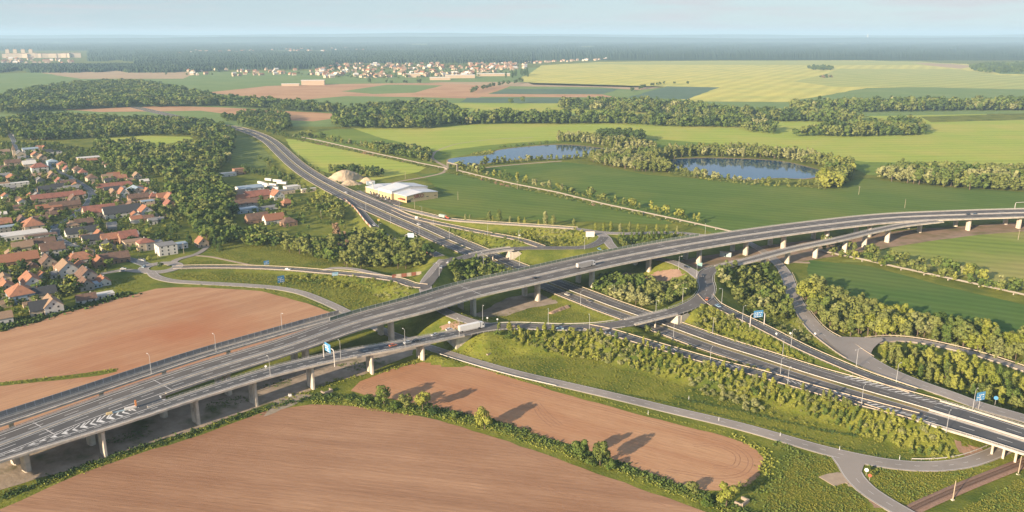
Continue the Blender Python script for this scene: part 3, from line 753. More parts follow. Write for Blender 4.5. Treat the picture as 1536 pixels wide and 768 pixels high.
# chevrons between the motorway and its slip lanes
def chevrons(mk, p, s0, s1, lat0, lat1, dz, step=3.2, wd=1.1, slant=2.5):
    d = s0
    while d < s1:
        u = (d - s0) / (s1 - s0)
        a = lat0[0] * (1 - u) + lat0[1] * u; b = lat1[0] * (1 - u) + lat1[1] * u
        v = []
        for l, ds in ((a, 0), (b, slant), (b, slant + wd), (a, wd)):
            P, z, n, t, W = p.at_s(min(d + ds, p.S[-1] - .1)); v.append((P[0] + n[0] * l, P[1] + n[1] * l, z + dz))
        mk.add(v, [(0, 1, 2, 3)]); d += step
def s_of(p, px, py, z): return p.S[p.near(*at(px, py, z))]
chevrons(mk, MW, s_of(MW, 1250, 572, 6), s_of(MW, 1420, 624, 7), (10.2, 10.2), (14.8, 11.2), .14)
chevrons(mk, MW, s_of(MW, 1262, 578, 6), s_of(MW, 1420, 624, 7), (-10.2, -10.2), (-15.0, -11.2), .14, slant=-2.5)
tag(mk.build('road_markings', M_white, fix=False), 'lane lines and hatching on the lower motorway', kind='structure')
ROADS.append(MW)
mk = MB()
chevrons(mk, X3, X3.S[-1] * .03, X3.S[-1] * .10, (1, 0), (-3, -3), .016, 3, .9, 2)
for f_ in (.25, .45, .65):
    chevrons(mk, X3, X3.S[-1] * f_, X3.S[-1] * f_ + 12, (2.9, 2.9), (1.2, 1.2), .016, 3, .9, 3)
tag(mk.build('road_markings', M_white, fix=False), 'hatched bars on the entry lane above the shrub bank', kind='structure')

def drape(name, pts, m, dz, label, step=1.6, z=3):
    P = [ground_at(*p)[:2] for p in pts]; xs = [p[0] for p in P]; ys = [p[1] for p in P]
    def ins(x, y):
        c = False; j = len(P) - 1
        for i in range(len(P)):
            if (P[i][1] > y) != (P[j][1] > y) and x < (P[j][0] - P[i][0]) * (y - P[i][1]) / (P[j][1] - P[i][1]) + P[i][0]: c = not c
            j = i
        return c
    idx, Vt, F = {}, [], []
    nx, ny = int((max(xs) - min(xs)) / step) + 2, int((max(ys) - min(ys)) / step) + 2
    for i in range(nx):
        for j in range(ny):
            x, y = min(xs) + i * step + rnd.uniform(-.4, .4), min(ys) + j * step + rnd.uniform(-.4, .4)
            if ins(x, y): idx[i, j] = len(Vt); Vt.append((x, y, hgt(x, y) + dz))
    for (i, j) in idx:
        if (i + 1, j) in idx and (i, j + 1) in idx and (i + 1, j + 1) in idx: F.append((idx[i, j], idx[i + 1, j], idx[i + 1, j + 1], idx[i, j + 1]))
    me = bpy.data.meshes.new(name); me.from_pydata(Vt, [], F); me.materials.append(m); me.update(); tag(link(name, me), label, kind='structure')
M_clay = mat('clay_slope', (.27, .17, .115), (.34, .225, .155), .3, 1, c3=(.20, .13, .09), scale3=.1, bump=.4)
drape('dirt_slope', [(1424, 655), (1447, 664), (1475, 672), (1488, 684), (1462, 692), (1448, 692), (1436, 676)], M_clay, .14, 'bare clay slope under the low motorway bridge')
drape('dirt_slope', [(940, 418), (985, 405), (1018, 402), (1030, 412), (1008, 420), (960, 426)], M_clay, .12, 'bare clay patch at the top of the loop lawn')
drape('dirt_slope', [(655, 488), (690, 482), (704, 486), (690, 494), (660, 497)], M_clay, .12, 'bare clay wedge behind the white lorry')
drape('dirt_slope', [(1366, 752), (1430, 727), (1480, 706), (1500, 702), (1470, 722), (1400, 752), (1370, 764)], M_clay, .10, 'bare reddish ground along the railway')
drape('dirt_slope', [(1290, 742), (1300, 738), (1318, 752), (1326, 764), (1310, 766)], M_clay, .10, 'bare patch beside the side road')

# ------------------------------------------------------------------ viaducts and bridges
M_deckside = mat('deck_concrete', (.50, .44, .36), (.42, .37, .31), .15, .9, c3=(.34, .30, .25), scale3=.05)
def bridge(name, label, p, m_road, piers, pier_w, deck_t=1.5, cantilever=2.2, median_w=0, lanes=(), edges=(), rails=True, cat='bridge', pier_names=None, pairs=.24, pier_len=1.6, open_to=None):
    i = len(p.P) // 2
    o = empty(name, (float(p.P[i, 0]), float(p.P[i, 1]), 0), 0, label, cat)
    off = Vector(o.location)
    def part(nm, mb, m, parent=None):
        mb.v = [(a - off.x, b - off.y, c - off.z) for a, b, c in mb.v]
        return mb.build(nm, m, parent or o, fix=False)
    mb = MB(); sweep(mb, p, [(-1, 0, -.02), (1, 0, -.02), (1, 0, -.55), (1, -cantilever, -.75), (1, -cantilever - .8, -deck_t), (-1, cantilever + .8, -deck_t), (-1, cantilever, -.75), (-1, 0, -.55)])
    part('deck', mb, M_deckside)
    mb = MB(); sweep(mb, p, [(-1, .8, .004), (1, -.8, .004), (1, -.8, -.015), (-1, .8, -.015)]); part('road_surface', mb, m_road)
    full = p
    for s_ in (-1, 1):
        p = full.sub(open_to[1], full.T[-1]) if open_to and open_to[0] == s_ else full
        mb = MB(); sweep(mb, p, [(s_, -s_ * .8, -.01), (s_, -s_ * .8, .22), (s_, s_ * .12, .24), (s_, s_ * .12, -.62), (s_, 0, -.62), (s_, 0, -.015)])
        pr = part('parapet', mb, M_conc)
        if rails:
            mb = MB()
            sweep(mb, p, [(s_, -s_ * .95, .55), (s_, -s_ * .95, .85), (s_, -s_ * 1.05, .85), (s_, -s_ * 1.05, .55)])
            part('guard_rail', mb, M_steel, o)
            mb = MB()
            sweep(mb, p, [(s_, -s_ * .05, 1.05), (s_, -s_ * .05, 1.13), (s_, -s_ * .13, 1.13), (s_, -s_ * .13, 1.05)])
            sweep(mb, p, [(s_, -s_ * .06, .6), (s_, -s_ * .06, .66), (s_, -s_ * .12, .66), (s_, -s_ * .12, .6)])
            d = 0
            while d < p.S[-1]:
                P, z, n, t, W = p.at_s(d); l = s_ * (W / 2 - .09)
                x, y = P[0] + n[0] * l, P[1] + n[1] * l
                mb.box(x - .04, x + .04, y - .04, y + .04, z + .2, z + 1.1); d += 2.5
            part('railing', mb, M_steel)
    p = full
    if median_w:
        for b in (-.5, .5):
            mb = MB(); sweep(mb, p, [(0, b - .12, .5), (0, b - .12, .82), (0, b + .12, .82), (0, b + .12, .5)]); part('median_barrier', mb, M_steel)
        mb = MB(); sweep(mb, p, [(0, -median_w / 2, .0), (0, -median_w / 2, .09), (0, median_w / 2, .09), (0, median_w / 2, 0)], closed=False); part('median_strip', mb, M_conc)
    mb = MB()
    for l in lanes: dashes(mb, p, l[0], l[1], .27, l[2], l[3], .012)
    for l in edges: sweep(mb, p, [(l[0], l[1] - .17, .012), (l[0], l[1] + .17, .012)], closed=False)
    if mb.v: part('lane_markings', mb, M_white)
    for (px, py) in piers:
        x, y = at(px, py, 0); k = p.near(x, y)
        tt, nn = p.t[k], p.n[k]
        for s_ in ((-1, 1) if pairs else (0,)):
            l = s_ * pairs * p.W[k]
            c = p.P[k] + nn * l
            zt = p.Z[k] - deck_t + .05; zb = hgt(*c) - 1.2
            mbp = MB()
            a, b = pier_len / 2, pier_w / 2
            def ring(k_, z):
                return [(c[0] + tt[0] * u * a * k_ + nn[0] * v * b * k_, c[1] + tt[1] * u * a * k_ + nn[1] * v * b * k_, z) for u, v in ((-1, -.75), (-.6, -1), (.6, -1), (1, -.75), (1, .75), (.6, 1), (-.6, 1), (-1, .75))]
            vv = ring(1.06, zb) + ring(1.0, zb + 1.6) + ring(1.0, zt - 1.0) + ring(1.22, zt)
            ff = [(r_ * 8 + q_, r_ * 8 + (q_ + 1) % 8, (r_ + 1) * 8 + (q_ + 1) % 8, (r_ + 1) * 8 + q_) for r_ in range(3) for q_ in range(8)]
            ff += [tuple(range(7, -1, -1)), tuple(range(24, 32))]
            mbp.add(vv, ff)
            part('pier', mbp, M_conc)
    return o, off, part

V_piers = [(40, 700), (145, 669), (252, 630), (352, 595), (462, 556), (588, 509), (703, 472), (808, 453), (893, 432), (981, 413), (1055, 398), (1122, 385), (1176, 374), (1240, 364), (1310, 357), (1388, 352), (1460, 348), (1540, 346), (1630, 344)]
vd, voff, vpart = bridge('motorway_viaduct', 'long concrete motorway viaduct crossing above the lower motorway', V, M_asph, V_piers, 4.2, deck_t=1.9, median_w=1.8,
    lanes=[(.5, -.6, 6, 9), (-.5, .6, 6, 9)], edges=[(1, -2.2), (-1, 2.2), (0, 1.7), (0, -1.7)], pier_len=2.6, open_to=(-1, float(V.T[V.near(*at(232, 584, 13.4))])))
rv, _, rpart = bridge('ramp_viaduct', 'narrow ramp viaduct splitting from the long viaduct towards the white lorry', LOOP.sub(0, 10), M_asph_dark,
    [(154, 680), (295, 639), (381, 611), (471, 584), (553, 558), (628, 535)], 3.0, deck_t=1.3, cantilever=1.6, lanes=[(0, 1.0, 3, 3), (0, -2.4, 3, 6)], edges=[(1, -1.6), (-1, 1.6)], pairs=.2, pier_len=1.5, open_to=(1, float(LOOP.T[LOOP.near(*at(232, 613, 13.3))])))
rv2, _, _ = bridge('ramp_viaduct', 'narrow ramp viaduct climbing from the teardrop loop to the long viaduct', LOOP.sub(23, 29), M_asph,
    [(1144, 404), (1186, 397), (1226, 388), (1269, 379), (1306, 373), (1342, 367)], 4.0, deck_t=1.4, cantilever=1.6, lanes=[], edges=[(1, -1.5), (-1, 1.5)], pairs=0, pier_len=2.0)
fr, _, frpart = bridge('ramp_viaduct', 'narrow ramp deck with a grey noise barrier beside the ploughed field', VR, M_asph_dark, [(30, 672), (150, 622), (258, 588), (352, 562)], 2.2, deck_t=1.3, cantilever=1.2, lanes=[], edges=[(1, -1.3), (-1, 1.3)], pairs=0)
ob, _, _ = bridge('overpass', 'slim curved overpass carrying the loop road over the lower motorway', LOOP.sub(15.15, 16.85), M_asph, [(958, 488)], .8, deck_t=1.1, cantilever=1.3, lanes=[(0, 0, 3, 4)], edges=[(1, -1.4), (-1, 1.4)], pairs=.25, pier_len=.8)
ob2, _, _ = bridge('overpass', 'slim overpass carrying the local road over the lower motorway', N1.sub(2.7, 5.2), M_asph, [(729, 388)], .8, deck_t=1.1, cantilever=1.1, lanes=[(0, 0, 3, 4)], edges=[(1, -1.3), (-1, 1.3)], pairs=.25, pier_len=.8)
mbp = MW.sub(26.6, 31)
ob3, _, _ = bridge('motorway_bridge', 'low motorway bridge on short pillars over the service road', mbp, M_asph_dark, [(1482, 678), (1512, 690), (1530, 682), (1560, 700)], 1.1, deck_t=1.3, cantilever=1.2, median_w=3,  # darker asphalt here puts the tree shade into the road colour
    lanes=[(.5, -.6, 6, 9), (-.5, .6, 6, 9)], edges=[(1, -2.4), (-1, 2.4), (0, 2.1), (0, -2.1)], pairs=.3, pier_len=.9)
# extra painted things on the long viaduct and its gore
mb = MB()
def gore(mb, pa, ia, pb, ib, dz):
    pass
s0, s1 = s_of(V, -60, 690, 13), s_of(V, 229, 585, 13.4)
d = s0
while d < s1:
    u = (d - s0) / (s1 - s0)
    P, z, n, t, W = V.at_s(d); Q, z2, n2, t2, W2_ = LOOP.at_s(LOOP.S[LOOP.near(*P)])
    e0 = P - n * (W / 2 - 1.6 * (1 - u) - .3 * u); e1 = Q + n2 * (W2_ / 2 - 1.9 * (1 - u) - .9 * u)
    wgap = float(np.dot(e0 - e1, n))
    if wgap > .6:
        mid = (e0 + e1) / 2
        for a, b in ((e0, mid), (mid, e1)):
            sh = -2.4
            a2 = a - t * sh if a is e0 else a; b2 = b - t * sh if b is e1 else b
            mb.add([(*a2, z + .03), (*b2, z + .03), (*(b2 + t * .95), z + .03), (*(a2 + t * .95), z + .03)], [(0, 1, 2, 3)])
    d += 2.3
tag(vpart('chevron_markings', mb, M_white), kind='stuff')
# deck joining the two carriageways before they split
mb = MB(); vs_ = []; d = 0; k = 0
while d < s_of(V, 235, 583, 13.4):
    P, z, n, t, W = V.at_s(d); Q, z2, n2, t2, W2_ = LOOP.at_s(LOOP.S[LOOP.near(*P)])
    e0 = P - n * (W / 2 - 1.2); e1 = Q + n2 * (W2_ / 2 - .9)
    vs_ += [(*e0, z + .015), (*e1, z2 + .015), (*e0, z - 1.2), (*e1, z2 - 1.2)]; d += 4; k += 1
fs_ = []
for i in range(k - 1):
    b = i * 4
    fs_ += [(b, b + 1, b + 5, b + 4), (b + 2, b + 6, b + 7, b + 3)]
fs_.append((b + 4, b + 5, b + 7, b + 6))
mb.add(vs_, fs_); vpart('gore_deck', mb, M_asph_dark)

# darker wheel tracks worn into the asphalt
M_track = mat('worn_asphalt', (.086, .079, .073), (.11, .10, .092), .08, .8, detail=8)
M_field_track = mat('pressed_soil', (.27, .145, .085), (.34, .19, .115), .3, 1, spec=.05)
mb = MB()
for lane in (4.0, 7.7, 11.3, -4.0, -7.7, -11.3):
    for o_ in (-.8, .8): sweep(mb, V.sub(1, 17.9), [(0, lane + o_ - .3, .009), (0, lane + o_ + .3, .009)], closed=False)
vpart('wheel_tracks', mb, M_track)
mb = MB()
for lane in (4.0, 7.8, -4.0, -7.8):
    for o_ in (-.8, .8): sweep(mb, MW.sub(0, 26.5), [(0, lane + o_ - .3, .009), (0, lane + o_ + .3, .009)], closed=False)
tag(mb.build('wheel_tracks', M_track, fix=False), 'darker wheel tracks on the lower motorway', kind='structure')
mb = MB()
def tyre_lines(pts, gap=1.9, wd=.42):
    p = Path([(a, b, .075, 1) for a, b in pts], 2.5)
    for o_ in (-gap / 2, gap / 2): sweep(mb, p, [(0, o_ - wd / 2, 0), (0, o_ + wd / 2, 0)], closed=False)
for pts_ in ([(285, 672), (300, 662), (330, 655), (346, 660), (345, 672), (325, 682), (300, 690), (262, 700)], [(380, 640), (400, 628), (425, 626), (428, 636), (410, 648), (380, 657)], [(297, 668), (320, 662), (334, 666), (330, 676), (308, 683)], [(430, 622), (520, 616), (620, 628), (720, 655), (820, 692), (940, 735), (1000, 757)], [(200, 720), (330, 690), (470, 676), (640, 690), (800, 726), (900, 760)],
             [(545, 582), (600, 562), (640, 552), (690, 556), (780, 580), (900, 612), (1010, 642), (1100, 668), (1125, 688), (1115, 710), (1080, 716), (1000, 705)], [(1040, 668), (1075, 668), (1105, 682), (1100, 700), (1070, 700)], [(560, 590), (540, 583), (548, 575), (580, 566)], [(800, 606), (812, 625), (830, 640)], [(806, 604), (822, 622), (842, 638)],
             [(60, 508), (150, 480), (240, 452), (330, 440)], [(20, 545), (140, 510), (260, 480), (400, 452)], [(100, 575), (112, 566), (106, 556), (86, 560)], [(330, 520), (400, 500), (440, 480)]):
    tyre_lines(pts_)
tag(mb.build('field_tracks', M_field_track, fix=False), 'faint tractor lines pressed into the ploughed fields', kind='structure')
# noise barriers: panels and posts
def noise_barrier(p, side, h, label, m_panel, s0=0, s1=None, step=4.0, base=.2):
    s1 = s1 or p.S[-1]
    P, z, n, t, W = p.at_s(s0)
    o = empty('noise_barrier', (P[0], P[1], z), 0, label, 'noise barrier', None)
    ox, oy, oz = o.location
    prof = []; d = s0; pts = []
    while d <= s1:
        P, z, n, t, W = p.at_s(d); l = side * (W / 2 + .05)
        pts.append((P[0] + n[0] * l - ox, P[1] + n[1] * l - oy, z - oz, n)); d += step
    mb = MB()
    for a, b in zip(pts[:-1], pts[1:]):
        na = a[3] * .04
        mb.add([(a[0] - na[0], a[1] - na[1], a[2] + base), (b[0] - na[0], b[1] - na[1], b[2] + base), (b[0] - na[0], b[1] - na[1], b[2] + h), (a[0] - na[0], a[1] - na[1], a[2] + h),
                (a[0] + na[0], a[1] + na[1], a[2] + base), (b[0] + na[0], b[1] + na[1], b[2] + base), (b[0] + na[0], b[1] + na[1], b[2] + h), (a[0] + na[0], a[1] + na[1], a[2] + h)],
               [(0, 1, 2, 3), (7, 6, 5, 4), (3, 2, 6, 7), (0, 4, 5, 1)])
    mb.build('panel', m_panel, o, fix=False)
    pb = MB(); pb.box(-.11, .11, -.11, .11, -.3, h + .12)
    pm = pb.mesh('post', M_pole)
    for a in pts[:100]:
        q_ = link('post', pm, o); q_.location = a[:3]; q_.rotation_euler.z = math.atan2(a[3][1], a[3][0])
    rb = MB()
    for a, b in zip(pts[:-1], pts[1:]):
        rb.box(0, 0, 0, 0, 0, 0) if False else rb.tube([(a[0], a[1], a[2] + h), (b[0], b[1], b[2] + h)], .07, 4)
    rb.build('top_rail', M_pole, o, fix=False)
    return o
M_panel_grey = mat('grey_panel', (.20, .185, .175), (.25, .23, .21), .4, .7)
M_panel_green = mat('green_tinted_panel', (.10, .14, .09), (.15, .185, .125), .4, .3)
noise_barrier(VR, 1, 2.9, 'grey panelled noise barrier between the ramp and the red field', M_panel_grey, s0=s_of(VR, -40, 645, 13), step=3.8)
noise_barrier(V, 1, 2.5, 'greenish glazed noise barrier along the far edge of the viaduct', M_panel_green, s0=s_of(V, 515, 488, 14.2), s1=s_of(V, 1075, 360, 14.5), step=5.0)
# red and white wall along the exit ramp
o = empty('noise_barrier', (*at(575, 350, 4), 4), 0, 'low wall of red and white panels beside the curving exit ramp', 'noise barrier')
ox, oy, oz = o.location
M_red = mat('red_panel', (.27, .115, .075), (.28, .10, .06), .5, .8); M_cream = mat('cream_panel', (.50, .41, .32), (.42, .34, .27), .5, .8)
d = 0; k = 0
while d + 6 < X1.S[-1]:
    mbw = MB(); vv = []
    for q_ in (0, 5.9):
        P, z, n, t, W = X1.at_s(d + q_)
        for l, zz in ((-W / 2 - .7, -.6), (-W / 2 - .7, 1.5), (-W / 2 - .9, 1.5), (-W / 2 - .9, -.6)): vv.append((P[0] + n[0] * l - ox, P[1] + n[1] * l - oy, z + zz - oz))
    mbw.add(vv, [(0, 4, 5, 1), (1, 5, 6, 2), (2, 6, 7, 3), (0, 1, 2, 3), (4, 7, 6, 5)])
    mbw.build('panel', M_red if k % 3 == 0 else M_cream, o); d += 6; k += 1
# red and cream wall stub at the wood corner
o = empty('noise_barrier', (*at(615, 414, 6.8), 6.8), 0, 'short wall of red and cream panels at the corner of the wood', 'noise barrier')
ox, oy, oz = o.location
for k, (xa, xb) in enumerate(((588, 594), (594, 602), (602, 610), (610, 617), (617, 624), (624, 632))):
    a = at(xa, 415.5 - k * .9, 6.3); b = at(xb, 415.2 - k * .9 - .5, 6.3)
    mbw = MB(); mbw.add([(a[0] - ox, a[1] - oy, -1.5), (b[0] - ox, b[1] - oy, -1.5), (b[0] - ox, b[1] - oy, 1.1), (a[0] - ox, a[1] - oy, 1.1), (a[0] - ox, a[1] - oy + .3, -1.5), (b[0] - ox, b[1] - oy + .3, -1.5), (b[0] - ox, b[1] - oy + .3, 1.1), (a[0] - ox, a[1] - oy + .3, 1.1)],
        [(0, 1, 2, 3), (3, 2, 6, 7), (7, 6, 5, 4), (0, 3, 7, 4), (1, 5, 6, 2)])
    mbw.build('panel', M_red if k % 2 == 0 else M_cream, o)

# abutment of the ramp viaduct by the white lorry, and of the low motorway bridge
def abutment(px, py, z, Wd, Ln, ht, ang, label):
    x, y = at(px, py, z); o = empty('abutment', (x, y, z), ang, label, 'abutment')
    mb = MB(); mb.box(-Ln / 2, 0, -Wd / 2, Wd / 2, -ht, -.02); mb.build('wall', M_conc, o)
    for s_ in (-1, 1):
        mb = MB(); mb.prism([(0, -ht), (0, -.3), (Ln * 1.1, -.3), (Ln * 1.9, -ht * .55), (Ln * 1.2, -ht)], s_ * Wd / 2 - .25, s_ * Wd / 2 + .25); mb.build('wing_wall', M_conc, o)
k = LOOP.near(*at(690, 499.5, 9.4))
abutment(684, 500.5, 8.2, 10.4, 6, 9, math.atan2(LOOP.t[k][1], LOOP.t[k][0]), 'pale concrete abutment under the white lorry')

k = LOOP.near(*at(1018, 465, 8.6)); abutment(1013, 470, 7.9, 9, 6, 6.5, math.atan2(-LOOP.t[k][1], -LOOP.t[k][0]) + math.pi, 'tan concrete abutment at the teardrop end of the overpass')
k = N1.near(*at(764, 373.5, 8.3)); abutment(766, 376, 7.7, 8, 5, 6.5, math.atan2(N1.t[k][1], N1.t[k][0]), 'tan concrete abutment of the northern overpass')
mb = MB()
pq = V.sub(1.6, 4.0); 
sweep(mb, pq, [(-1, 1.6, .006), (0, -1.2, .006)], closed=False); vpart('road_patch', mb, M_asph_dark)
for jx, jy in ((68, 641), (250, 577), (700, 437), (1000, 372.5), (1236, 337.5)):
    mb = MB(); P, z, n, t, W = V.at_s(V.S[V.near(*at(jx, jy, 13.5))]); h_ = W / 2 - 1
    mb.add([(*(P + n * h_ + t * e_), z + .016) for e_ in (-.22, .22)] + [(*(P - n * h_ + t * e_), z + .016) for e_ in (.22, -.22)], [(0, 1, 2, 3)]); vpart('expansion_joint', mb, M_steel)
# guard rails
for p, nm in ((MW.sub(1, 26.6), 'lower motorway'), (X2, 'entry lane below the sign gantry'), (X3, 'entry lane above the shrub bank'), (EA.sub(3, 8), 'east road'), (N2, 'northern slip road'), (WR, 'road towards the roundabout'), (N3.sub(2, 7), 'pale service road')):
    for s_ in (-1, 1):
        guard_rail(p, s_, f'steel guard rail on one side of the {nm}', m=mat('tan_rail', (.46, .38, .29), (.40, .33, .26), .6, .6))
for s_ in (-1, 1): guard_rail(EB.sub(2.2, 8), s_, 'steel guard rail on one side of the pale branch road', m=mat('tan_rail', (.46, .38, .29)))
for a, b, nm in ((10.2, 15, 'loop road by the lorry'), (17, 23, 'teardrop loop')):
    for s_ in (-1, 1): guard_rail(LOOP.sub(a, b), s_, f'steel guard rail on one side of the {nm}')
for b in (-.35, .35):
    pass
mwm = MW.sub(1, 26.6)
q_ = Path.__new__(Path); A_ = mwm.A.copy(); A_[:, 3] = 1.0; q_.set(A_, mwm.T)
guard_rail(q_, 1, 'steel guard rail in the grassy motorway median', off=.3)
guard_rail(SR.sub(21, 25.5), 1, 'pale guard rail on the bend under the low motorway bridge', off=1.0)
guard_rail(SR.sub(11, 14), -1, 'white edge rail beside the service road at the middle field', off=.8)

# ------------------------------------------------------------------ houses
ROOF = {k: mat('roof_' + k, *v) for k, v in dict(
    orange=((.37, .175, .10), (.27, .125, .075), 1.5, .9, (.20, .11, .075), .35), red=((.30, .125, .088), (.22, .095, .07), 1.5, .9, (.17, .085, .065), .35), brown=((.19, .115, .08), (.13, .08, .06), 1.5, .9, (.10, .07, .055), .35),
    tan=((.28, .19, .125), (.22, .15, .10), 1.2, .9), slate=((.06, .063, .068), (.045, .047, .05), 1.2, .8), grey=((.22, .215, .21), (.18, .175, .17), 1.0, .8),
    pale=((.58, .55, .50), (.50, .47, .43), .6, .7), blue=((.27, .33, .38), (.22, .28, .33), .6, .6), rust=((.30, .14, .08), (.24, .11, .065), 1.2, .9)).items()}
WALL = {k: mat('wall_' + k, *v) for k, v in dict(
    white=((.60, .57, .52), (.53, .50, .46), .4, .9), cream=((.52, .42, .30), (.46, .37, .27), .4, .9), beige=((.42, .32, .23), (.36, .28, .20), .4, .9),
    brick=((.30, .19, .125), (.25, .155, .10), .6, .9), grey=((.31, .29, .27), (.26, .245, .23), .4, .9), blue=((.33, .40, .47), (.28, .35, .42), .4, .9), yellow=((.48, .38, .215), (.42, .33, .185), .3, .8)).items()}
RW = dict(orange='orange', red='red', brown='brown', tan='tan', slate='dark slate', grey='grey', pale='pale', blue='bluish', rust='rust red')
WINM = MB()
WINM.box(-.5, .5, -.04, .04, -.5, .5, M_glass)
WIN_ME = WINM.mesh('window')
HOUSES = []

def house(px, py, L, W, H, rh, ang, roof, wall, typ, place, cat='house', name=None, chim=1):
    x, y = at(px, py, 0); z = hgt(x, y)
    a = R({'A': 38, 'B': -50}.get(ang, ang if not isinstance(ang, str) else 0))
    word = {'g': 'house', 'h': 'house', 'f': 'flat block'}[typ]
    o = empty(name or 'house', (x, y, z), a, place, cat, None)
    HOUSES.append((x, y, max(L, W) / 2))
    if py < 420: L, W = L * .96, W * .95
    rm, wm = ROOF[roof], WALL[wall]
    big = py > 335
    l, w_ = L / 2, W / 2
    mb = MB()
    if typ == 'g':
        mb.add([(-l, -w_, -.5), (l, -w_, -.5), (l, w_, -.5), (-l, w_, -.5), (-l, -w_, H), (l, -w_, H), (l, w_, H), (-l, w_, H), (-l, 0, H + rh - .05), (l, 0, H + rh - .05)],
               [(0, 1, 5, 4), (2, 3, 7, 6), (0, 4, 8, 7, 3), (1, 2, 6, 9, 5), (3, 2, 1, 0)])
    else: mb.box(-l, l, -w_, w_, -.5, H)
    mb.build('wall', wm, o, fix=True)
    mb = MB()
    e = .5
    if typ == 'g':
        k = rh / w_
        for s_ in (-1, 1):
            yo, zo = s_ * (w_ + e), H - k * e
            mb.add([(-l - .4, 0, H + rh), (l + .4, 0, H + rh), (l + .4, yo, zo), (-l - .4, yo, zo), (-l - .4, 0, H + rh + .28), (l + .4, 0, H + rh + .28), (l + .4, yo, zo + .28), (-l - .4, yo, zo + .28)],
                   [(0, 1, 2, 3), (7, 6, 5, 4), (3, 2, 6, 7), (0, 3, 7, 4), (1, 5, 6, 2)])
    elif typ == 'h':
        r_ = max(l - w_ * .95, .3)
        mb.add([(-l - e, -w_ - e, H - .1), (l + e, -w_ - e, H - .1), (l + e, w_ + e, H - .1), (-l - e, w_ + e, H - .1), (-r_, 0, H + rh), (r_, 0, H + rh)],
               [(0, 1, 5, 4), (1, 2, 5), (2, 3, 4, 5), (3, 0, 4), (3, 2, 1, 0)])
    else:
        mb.box(-l - .15, l + .15, -w_ - .15, w_ + .15, H - .05, H + .35)
    ro = mb.build('roof', rm, o)
    if chim and typ != 'f':
        mb = MB(); cx = rnd.uniform(-.3, .3) * L; mb.box(cx - .35, cx + .35, .2, .9, H + rh * .4, H + rh + .9)
        mb.build('chimney', WALL[rnd.choice(['white', 'brick', 'cream'])], ro)
    # openings
    def win(xx, yy, zz, rz, sx, sz, nm='window'):
        q_ = link(nm, WIN_ME, o); q_.location = (xx, yy, zz); q_.rotation_euler.z = rz; q_.scale = (sx, 1, sz)
    floors = [1.5] if H < 4.6 else [1.5, 4.3]
    if H > 7: floors.append(7.1)
    for s_ in (-1, 1):
        nrm = Vector((math.cos(a + s_ * math.pi / 2), math.sin(a + s_ * math.pi / 2)))
        if nrm.dot(Vector((x, y)).normalized()) > .25 and not big: continue
        n = max(2, int(L / (3.6 if big else 5.5)))
        for f_ in floors:
            for i in range(n):
                xx = -l + L * (i + .5) / n
                if f_ == 1.5 and i == n // 2 and s_ == -1: win(xx, s_ * w_, 1.05, 0, 1.0, 2.1, 'door')
                else: win(xx, s_ * w_, f_, 0, 1.15, 1.3)
    for s_ in (-1, 1):
        nrm = Vector((math.cos(a) * s_, math.sin(a) * s_))
        if nrm.dot(Vector((x, y)).normalized()) > .25 and not big: continue
        for f_ in floors + ([H + rh * .3] if typ == 'g' and rh > 3 else []):
            for yy in ((-w_ * .45, w_ * .45) if f_ < H else (0,)): win(s_ * l, yy, f_, math.pi / 2, 1.15, 1.2)
    return o

